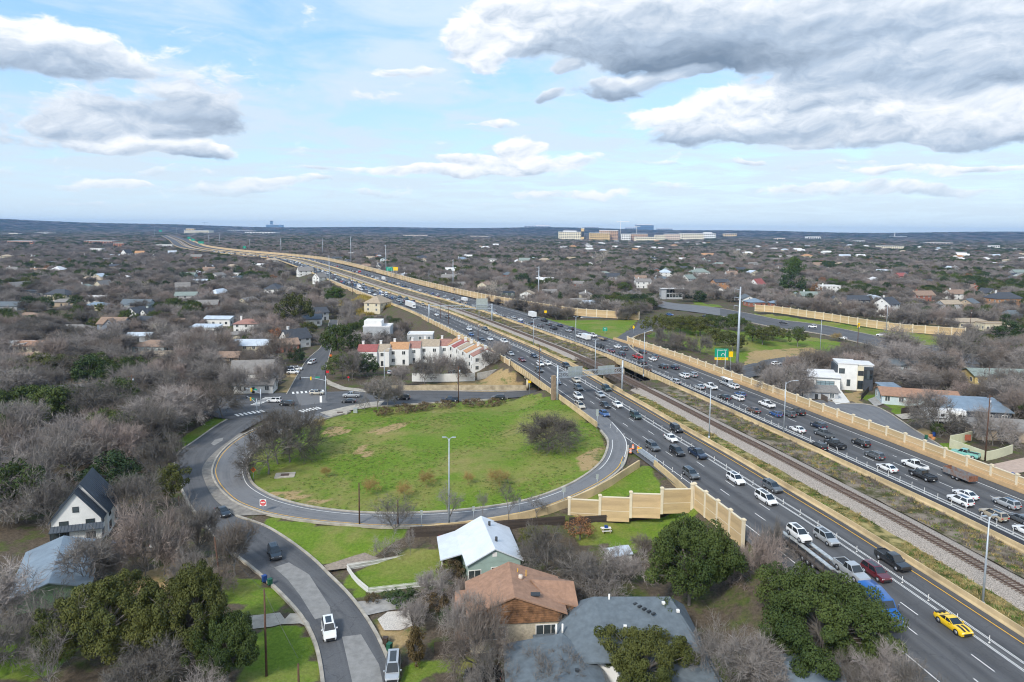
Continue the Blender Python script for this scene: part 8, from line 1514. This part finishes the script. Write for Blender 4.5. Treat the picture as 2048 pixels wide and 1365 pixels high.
def sign(px, py, wpx, hpx, label, m, z, text_=None, posts=1, ph=None, yaw=0.0, shape='rect', tm=None, tsize=.3, name='road_sign', sub=None, base_py=None):
    """A flat sign facing the camera side on its post or posts."""
    base = gz(px, base_py if base_py else py + hpx, z); d = base.y / pix_ray(px, py)[1]; w, h = wpx * d, hpx * d; r = pix_ray(px, py); zc = CH + r[2] * base.y / r[1] - z
    t = thing(name, label, 'sign', base, yaw)
    for k in range(posts): q = MB(); x = (k - (posts - 1) / 2) * w * .6; q.tube((x, .06, -.4), (x, .06, zc + h * .3), .05 if w < 2 else .12, n=6); q.build('post', M_STEEL, t)
    q = MB()
    if shape == 'diamond': q.add([(-w / 2, 0, zc), (0, 0, zc - h / 2), (w / 2, 0, zc), (0, 0, zc + h / 2), (-w / 2, .03, zc), (0, .03, zc - h / 2), (w / 2, .03, zc), (0, .03, zc + h / 2)], [(0, 1, 2, 3), (7, 6, 5, 4), (0, 4, 5, 1), (1, 5, 6, 2), (2, 6, 7, 3), (3, 7, 4, 0)])
    else: q.b6(-w / 2, w / 2, 0, .04, zc - h / 2, zc + h / 2)
    q.build('sign_face', m, t)
    if sub: sub(t, w, h, zc)
    for k, (s, dz, sz) in enumerate(text_ or []): text(t, s, sz * h, (0, -.012, zc + dz * h), (math.pi / 2, 0, 0), tm or LET)
    return t
def dne(t, w, h, zc):
    q = MB(); n = 24; q.add([(math.cos(6.2832 * k / n) * w * .46, -.006, zc + math.sin(6.2832 * k / n) * h * .46) for k in range(n)] + [(math.cos(6.2832 * k / n) * w * .46, -.001, zc + math.sin(6.2832 * k / n) * h * .46) for k in range(n)], [tuple(range(n))]); q.build('red_disc', REDS, t); q = MB(); q.b6(-w * .36, w * .36, -.010, -.005, zc - h * .06, zc + h * .08); q.build('white_bar', LET, t)
    text(t, 'DO NOT', h * .15, (0, -.014, zc + h * .22), (math.pi / 2, 0, 0), LET); text(t, 'ENTER', h * .15, (0, -.014, zc - h * .22), (math.pi / 2, 0, 0), LET)
sign(526.5, 1006, 13, 13.5, 'red and white do-not-enter sign where the ramp meets the street', LET, 0, None, sub=dne, base_py=1029)
sign(507, 940, 11, 12, 'orange diamond work sign at the inner kerb of the ramp', ORANGE, 0, [('ROAD', .1, .2), ('WORK', -.12, .2)], shape='diamond', tm=LETB, base_py=960)
def exit_sub(t, w, h, zc):
    q = MB(); q.b6(-w / 2, w / 2, -.01, .03, zc - h * .5, zc - h * .28); q.build('yellow_strip', SIGNY, t); text(t, 'EXIT ONLY', h * .15, (0, -.03, zc - h * .39), (math.pi / 2, 0, 0), LETB)
    q = MB(); pts = [(w * (.12 + .13 * math.cos(a)), zc - h * .14 + h * .22 * math.sin(a)) for a in np.linspace(0, math.pi, 9)]; [q.tube((a[0], -.02, a[1]), (b[0], -.02, b[1]), w * .018, n=4) for a, b in zip(pts[:-1], pts[1:])]; q.build('loop_arrow', LET, t)
sign(1441, 709, 27, 23, 'large green exit sign with a loop arrow and yellow strip beyond the wall', GREEN, 2, [('Windsor Rd', .36, .17)], sub=exit_sub, posts=2, base_py=760); sign(1460, 709, 8, 11, 'narrow yellow sign beside the large green exit sign', SIGNY, 2, None, base_py=760)
sign(1210, 659, 9, 7.5, 'small green exit sign on the grass before the loop ramp', GREEN, 5.6, [('EXIT', .2, .3)], base_py=668); sign(1267, 655, 5, 8, 'yellow advisory sign at the loop ramp', SIGNY, 5.2, None, base_py=668, shape='diamond'); sign(1091, 624, 5, 5, 'small yellow plaque on the far noise wall', SIGNY, 6.5, None, base_py=630)
sign(1716, 651, 5, 9, 'yellow signal head over the frontage road', SIGNY, 2, None, base_py=680, posts=1); sign(779, 538, 13, 8, 'far green overhead sign above the lanes heading away', GREEN, 6, [('EXIT', .2, .28)], posts=2, base_py=556); sign(790.5, 538, 11, 7, 'far green sign with a yellow base beside the first', SIGNY, 6, None, posts=2, base_py=556)
sign(489, 495, 6, 4.5, 'tiny green sign by the far steel pole', GREEN, 6, None, base_py=500); sign(378, 476, 6, 4, 'tiny green sign left of the distant pair', GREEN, 6, None, base_py=481); sign(386, 480, 7, 4, 'tiny green sign in the distant middle', GREEN, 6, None, base_py=485); sign(402, 485.5, 11, 4.5, 'widest tiny green sign of the distant group', GREEN, 6, None, base_py=490, posts=2); sign(321, 462, 6, 4, 'tiny green sign on the farthest overpass', GREEN, 6, None, base_py=467)
sign(1059, 764, 6, 5, 'yellow sign hung on the bridge parapet', SIGNY, 0, None, base_py=790); sign(642, 799, 4.5, 13, 'tall white keep-right sign on the traffic island', LET, 0, None, base_py=816); sign(697, 755, 5, 5, 'red and white give-way sign on the straw grass', REDS, 0, None, base_py=762, shape='diamond'); sign(662, 712, 7, 7, 'orange diamond sign by the north street oak', ORANGE, 0, None, base_py=722, shape='diamond'); sign(655, 744, 6, 5, 'red sign at the kerb of the north street', REDS, 0, None, base_py=750)
for k, (x, y, bp, z, l) in enumerate([(843, 1026, 1060, 2, 'back of a small sign at the end of the ramp barrier'), (947, 1018, 1044, 3.2, 'back of a chevron sign third from the noise wall'), (1039, 1001, 1030, 4, 'back of a chevron sign second from the noise wall'), (1127, 980, 1008, 4.8, 'pair-like back of the chevron sign nearest the noise wall'), (1194, 954, 980, 5.4, 'back of a chevron sign at the upper end of the ramp barrier'), (1244, 928, 952, 5.8, 'back of a chevron sign beside the crash cushion')]): sign(x, y, 7 if k == 3 else 5, 10, l, SIGNBK, z, None, base_py=bp)
sign(1194, 826, 5, 14, 'backs of narrow ramp signs on a steel post at the exit', SIGNBK, 6, None, base_py=864)
# traffic signals at the junction
def signal(bx, by, top, ang, arm, label, z=0):
    q, h = px_height(bx, by, top, z); t = thing('traffic_signal', label, 'traffic light', q); m = MB(); m.tube((0, 0, -.3), (0, 0, h), .16, .12, 8); m.build('pole', M_STEEL, t); m = MB(); m.poly_tube([(0, 0, h - 1.6), (math.cos(ang) * arm * .4, math.sin(ang) * arm * .4, h - .9), (math.cos(ang) * arm, math.sin(ang) * arm, h - .7)], .08, 6); m.build('mast_arm', M_STEEL, t)
    for f in (.55, .95): m = MB(); m.box((math.cos(ang) * arm * f, math.sin(ang) * arm * f, h - 1.0), (.42, .3, 1.1), ang); m.build('signal_head', SIGNY if f < .9 else M_PLAST, t)
    m = MB(); m.box((math.cos(ang) * arm * .3, math.sin(ang) * arm * .3, h - .55), (1.5, .06, .4), ang); m.build('street_name_sign', GREEN, t)
signal(652, 802, 752, math.pi * .98, 9, 'traffic signal on the island with its arm over the north street'); signal(522, 815, 778, 2.6, 8, 'traffic signal at the near left corner of the junction'); signal(514, 823, 798, 2.3, 9, 'traffic signal whose long arm reaches left over the street')
# delineator posts between the lanes
def posts():
    m = MB(); m.tube((0, 0, 0), (0, 0, .06), .14, .12, 8); m.tube((0, 0, .06), (0, 0, .95), .04, .04, 6); me = m.mesh('lane_post', [M_TRIM]); k = 0
    for off, step, lab, grp in ((-15.3, 5.0, 'white flexible lane post in the row dividing the oncoming toll lane', 'lane posts of the oncoming side'), (15.9, 3.05, 'white flexible lane post in the close row dividing the dark toll lane', 'lane posts of the side heading away')):
        s = -44.0; far = MB(); n = 0
        while s < 420:
            q = hp(s, off, ZH + .01)
            if n < 145: tag(obj('lane_post', me, None, q), lab, 'lane post', grp)
            else: far.tube(q, q + Vector((0, 0, 1.0)), .05, .05, 4)
            n += 1; s += step
        if far.v: o = far.build('far_lane_posts', M_TRIM, kind='stuff')
    for k in range(12): q = hp(44 + k * 4.2, -27.9 + .1, ZH + .01); tag(obj('lane_post', me, None, q), 'white flexible post beside the shoulder edge line near the exit gore', 'lane post', 'posts at the exit gore')
posts()
# barrels and crash cushion at the gore
def gore():
    c = hp(68, -29.2, ZH); t = thing('crash_cushion', 'grey steel crash cushion at the tip of the exit gore', 'crash barrier', c, hdir(68)); 
    for s in (-1, 1): m = MB(); m.box((-2, s * .5, .6), (8, .1, .6)); m.build('rail', M_STEEL, t)
    for k in range(6): m = MB(); m.box((-5.5 + k * 1.4, 0, .55), (.12, .9, 1.0)); m.build('diaphragm', M_STEEL, t)
    m = MB(); m.box((2.1, 0, .55), (.3, 1.0, 1.1)); m.build('nose', SIGNY, t)
    for i, (x, y, l) in enumerate([(1266, 899, 'orange and white traffic barrel farthest up the gore'), (1261, 907, 'orange and white traffic barrel on the ramp side of the gore'), (1276, 903, 'tipped-looking orange barrel on the highway side of the gore')]):
        p = gz(x, y, ZH); b = thing('traffic_barrel', l, 'barrel', p)
        for k in range(5): m = MB(); m.tube((0, 0, .1 + k * .2), (0, 0, .3 + k * .2), .32 - k * .015, .31 - k * .015, 12); m.build('band', ORANGE if k % 2 == 0 else M_TRIM, b)
        m = MB(); m.tube((0, 0, 0), (0, 0, .1), .42, .42, 12); m.build('base', M_PLAST, b)
gore()
# fences
def picket(label, pts, h, m, gap, w, name='picket_fence', z=0.0, rails=True, th=.04):
    t = thing(name, label, 'fence', (0, 0, 0)); p = smooth_line([tuple(x) for x in pts], .5) if len(pts) > 2 else np.array([tuple(Vector(pts[0]).lerp(Vector(pts[1]), i / 60)) for i in range(61)]); l = np.concatenate([[0], np.cumsum(np.linalg.norm(np.diff(p[:, :2], axis=0), axis=1))]); n = int(l[-1] / gap); me = {}
    bm_ = MB(); bm_.b6(-w / 2, w / 2, -th / 2, th / 2, -.2, h); bm_.add([(-w / 2, -th / 2, h), (w / 2, -th / 2, h), (0, 0, h + .08 if th < .05 and w < .12 else h + .005), (-w / 2, th / 2, h), (w / 2, th / 2, h)], [(0, 1, 2), (4, 3, 2), (3, 0, 2), (1, 4, 2)]); mesh = bm_.mesh('board', [m])
    far = MB()
    for i in range(n):
        q = (i + .5) * gap; x, y, z_ = (np.interp(q, l, p[:, k]) for k in range(3)); x2, y2 = (np.interp(min(q + .2, l[-1]), l, p[:, k]) for k in range(2)); x1, y1 = (np.interp(max(q - .2, 0), l, p[:, k]) for k in range(2)); a = math.atan2(y2 - y1, x2 - x1)
        if i < 290: o = obj('board', mesh, t, (x, y, z_ + rng.uniform(-.015, .015)), rz=a)
    if rails:
        t_ = np.gradient(p[:, :2], axis=0); t_ /= np.linalg.norm(t_, axis=1)[:, None]; nn = np.stack([t_[:, 1], -t_[:, 0]], 1)
        for zz in (h * .3, h * .8): sweep('rail', p, nn, [(.03, zz - .04), (.03, zz + .04), (.07, zz + .04), (.07, zz - .04)], m, t, closed=True)
    return t
WFEN = mat('white_picket_paint', (.70, .70, .68), .8, .08, 2); DFEN = mat('dark_weathered_boards', (.055, .042, .034), .9, .35, 2); GFEN = mat('grey_weathered_boards', (.15, .125, .11), .9, .3, 2)
picket('white picket fence round the lawn of the green house, far side', [gz(694, 1140), gz(875, 1111)], 1.0, WFEN, .17, .09); picket('white picket fence round the lawn of the green house, street side', [gz(694, 1140), gz(712, 1165), gz(738, 1188)], 1.0, WFEN, .17, .09); picket('white picket fence round the lawn of the green house, near side', [gz(738, 1188), gz(880, 1172)], 1.0, WFEN, .17, .09)
picket('dark board fence below the ramp behind the white metal roof', [gp(820, 1075), gp(905, 1070), gp(1000, 1062), gp(1130, 1052)], 1.9, DFEN, .16, .15); picket('dark board fence at the foot of the near noise wall', [gp(1138, 1054), gp(1250, 1045), gp(1345, 1030)], 1.8, DFEN, .16, .15); picket('dark board fence below the brown house garden', [gz(868, 1312), gz(940, 1305)], 1.9, DFEN, .16, .15); picket('dark board fence at the edge of the white gravel', [gz(818, 1225), gz(828, 1262)], 1.9, DFEN, .16, .15); picket('grey board fence along the left lawn', [gz(0, 1255), gz(60, 1250), gz(125, 1238)], 1.5, GFEN, .16, .15); picket('grey board fence between the left yards', [gz(190, 1118), gz(270, 1116), gz(370, 1120)], 1.7, GFEN, .16, .15)
picket('dark slat fence beside the modern house lawn', [gz(1722, 800, 5), gz(1738, 782, 5)], 1.6, DFEN, .16, .14); picket('brown board fence in front of the ranch house lawn', [gz(1802, 828, 5), gz(1840, 820, 5), gz(1880, 815, 5)], 1.6, DFEN, .16, .15); picket('brown board fence below the caravan', [gz(1880, 866, 5), gz(1930, 866, 5)], 1.7, DFEN, .16, .15); picket('grey board fence sloping down beside the modern garage', [gz(1622, 788, 4.8), gz(1655, 806, 5)], 1.8, GFEN, .16, .15)
low_wall('white_yard_wall', 'white wall round the terrace car park facing the cross street', 'wall', [gz(824, 760, 1.2), gz(880, 761, 1.2), gz(950, 759, 1.5)], .3, 2.4, W_['white'], seg=5.5); low_wall('white_yard_wall', 'grey-white fence wall from the terrace yard to the bridge', 'wall', [gz(955, 757, 1.6), gz(1000, 748, 1.8), gz(1015, 742, 2)], .25, 2.0, mat('grey_white_fence', (.45, .44, .42), .85, .2, 1), seg=5)
low_wall('garden_wall', 'pale cream garden wall round the yard by the teal pickup', 'wall', [gz(1899, 895, 5), gz(1935, 908, 5), gz(1971, 921, 5)], .25, 2.1, mat('pale_lime_wall', (.55, .54, .38), .85, .08, .5), seg=4); low_wall('garden_wall', 'return of the pale cream garden wall at the right', 'wall', [gz(1971, 921, 5), gz(1998, 915, 5), gz(2024, 906, 5)], .25, 2.0, MATS['pale_lime_wall'], seg=4); low_wall('garden_wall', 'short cream wall with two rust-red shutters', 'wall', [gz(1900, 890, 5), gz(1922, 886, 5), gz(1943, 880, 5)], .25, 2.3, MATS['pale_lime_wall'], seg=5)
for x in (1927, 1936): p = gz(x, 884, 5); o = MB(); o.b6(-.5, .5, -.25, -.15, .4, 1.9); o = o.build('shutter', mat('rust_red_shutter', (.32, .09, .05), .8, .15, 2), None, p, rz=R(-12)); tag(o, 'rust-red shutter on the short cream wall, %s one' % ('left' if x < 1930 else 'right'), 'shutter')
low_wall('garden_wall', 'long white garden wall beside the tall white house', 'wall', [gz(1685, 618, 2.6), gz(1720, 622, 2.6), gz(1758, 626, 2.6)], .3, 2.2, W_['white'], seg=6)
# wheelie bins and yard things
def bin_(px, py, col, label, z=0):
    p = gz(px, py, z); t = thing('wheelie_bin', label, 'bin', p, rng.uniform(0, 3)); m = MB(); m.box((0, 0, .5), (.55, .6, 1.0), 0, 0, 1.12); m.build('body', col, t); m = MB(); m.box((0, .02, 1.06), (.64, .70, .08)); m.build('lid', col, t)
    a = MB(); a.tube((-.04, 0, 0), (.04, 0, 0), .13, .13, 10); w = a.mesh('wheel', [M_TYRE])
    for s in (-1, 1): obj('wheel', w, t, (s * .26, .28, .13))
BB = mat('blue_bin_plastic', (.01, .05, .22), .5, .08, 2); GB = mat('green_bin_plastic', (.01, .09, .05), .5, .08, 2); KB = mat('brown_bin_plastic', (.05, .03, .02), .5, .08, 2)
bin_(529, 1164, BB, 'blue wheelie bin at the kerb by the pale driveway'); bin_(540, 1171, GB, 'green wheelie bin beside the blue one at the kerb'); bin_(771, 1290, KB, 'brown wheelie bin behind the parked silver minivan'); bin_(779, 1302, GB, 'green wheelie bin behind the parked silver minivan'); bin_(1852, 879, GB, 'green wheelie bin by the caravan lawn', 5); bin_(1868, 873, BB, 'blue wheelie bin by the caravan lawn', 5); bin_(2025, 956, BB, 'blue wheelie bin behind the noise wall at the right edge', 5)
for x, y, l in ((1861, 876, 'orange-brown barrel-shaped planter beside the bins'), (1866, 881, 'larger orange planter in front of the bins')): p = gz(x, y, 5); t = thing('planter', l, 'planter', p); m = MB(); m.tube((0, 0, 0), (0, 0, .8), .35, .5, 10); m.build('pot', mat('terracotta', (.50, .22, .08), .8, .15, 2), t); m = MB(); m.tube((0, 0, .8), (0, 0, .86), .55, .55, 10); m.build('rim', MATS['terracotta'], t)
p = gp(1212, 1064); t = thing('picnic_table', 'pale picnic table with a blue box on top in the back garden', 'table', p, .1); part(t, 'tabletop', M_TRIM, (-.9, .9, -.38, .38, .72, .78)); part(t, 'bench', M_TRIM, (-.9, .9, -.85, -.6, .42, .47)); part(t, 'bench', M_TRIM, (-.9, .9, .6, .85, .42, .47)); part(t, 'leg', M_GIRD, (-.7, -.6, -.7, .7, 0, .72)); part(t, 'leg', M_GIRD, (.6, .7, -.7, .7, 0, .72)); o = part(None, 'storage_box', BB, (-.3, .3, -.25, .25, .0, .4)); o.location = p + Vector((0, 0, .79)); tag(o, 'blue box on the pale picnic table', 'box')
# drain covers and stones on the green
for x, y, l in ((570, 951, 'rusty drain inlet on a concrete apron inside the ramp loop'), (680, 826, 'grey utility cabinet apron at the corner of the green')):
    p = gp(x, y); t = thing('drain_inlet', l, 'drain', p, .2); part(t, 'apron', M_CONC, (-2.2, 2.2, -1.6, 1.6, -.2, .12)); part(t, 'grate', M_RUST, (-.9, .9, -.7, .7, .12, .18))
p = gp(711, 826); t = thing('utility_cabinet', 'grey utility cabinet at the corner of the green', 'cabinet', p); part(t, 'body', SIGNBK, (-.6, .6, -.4, .4, 0, 1.4)); part(t, 'lid', M_STEEL, (-.65, .65, -.45, .45, 1.4, 1.48))
# haze: the air between here and the horizon
def haze():
    m = MB(); m.b6(-11000, 11000, -700, 12500, -6, 152); M = bpy.data.materials.new('haze_air'); M.use_nodes = True; nt = M.node_tree; nt.nodes.clear(); v = nt.nodes.new('ShaderNodeVolumePrincipled'); v.inputs['Color'].default_value = (.32, .58, 1, 1); v.inputs['Density'].default_value = 5e-5; v.inputs['Anisotropy'].default_value = .1; o = nt.nodes.new('ShaderNodeOutputMaterial'); nt.links.new(v.outputs[0], o.inputs['Volume']); m.build('haze', M, kind='stuff')
haze()
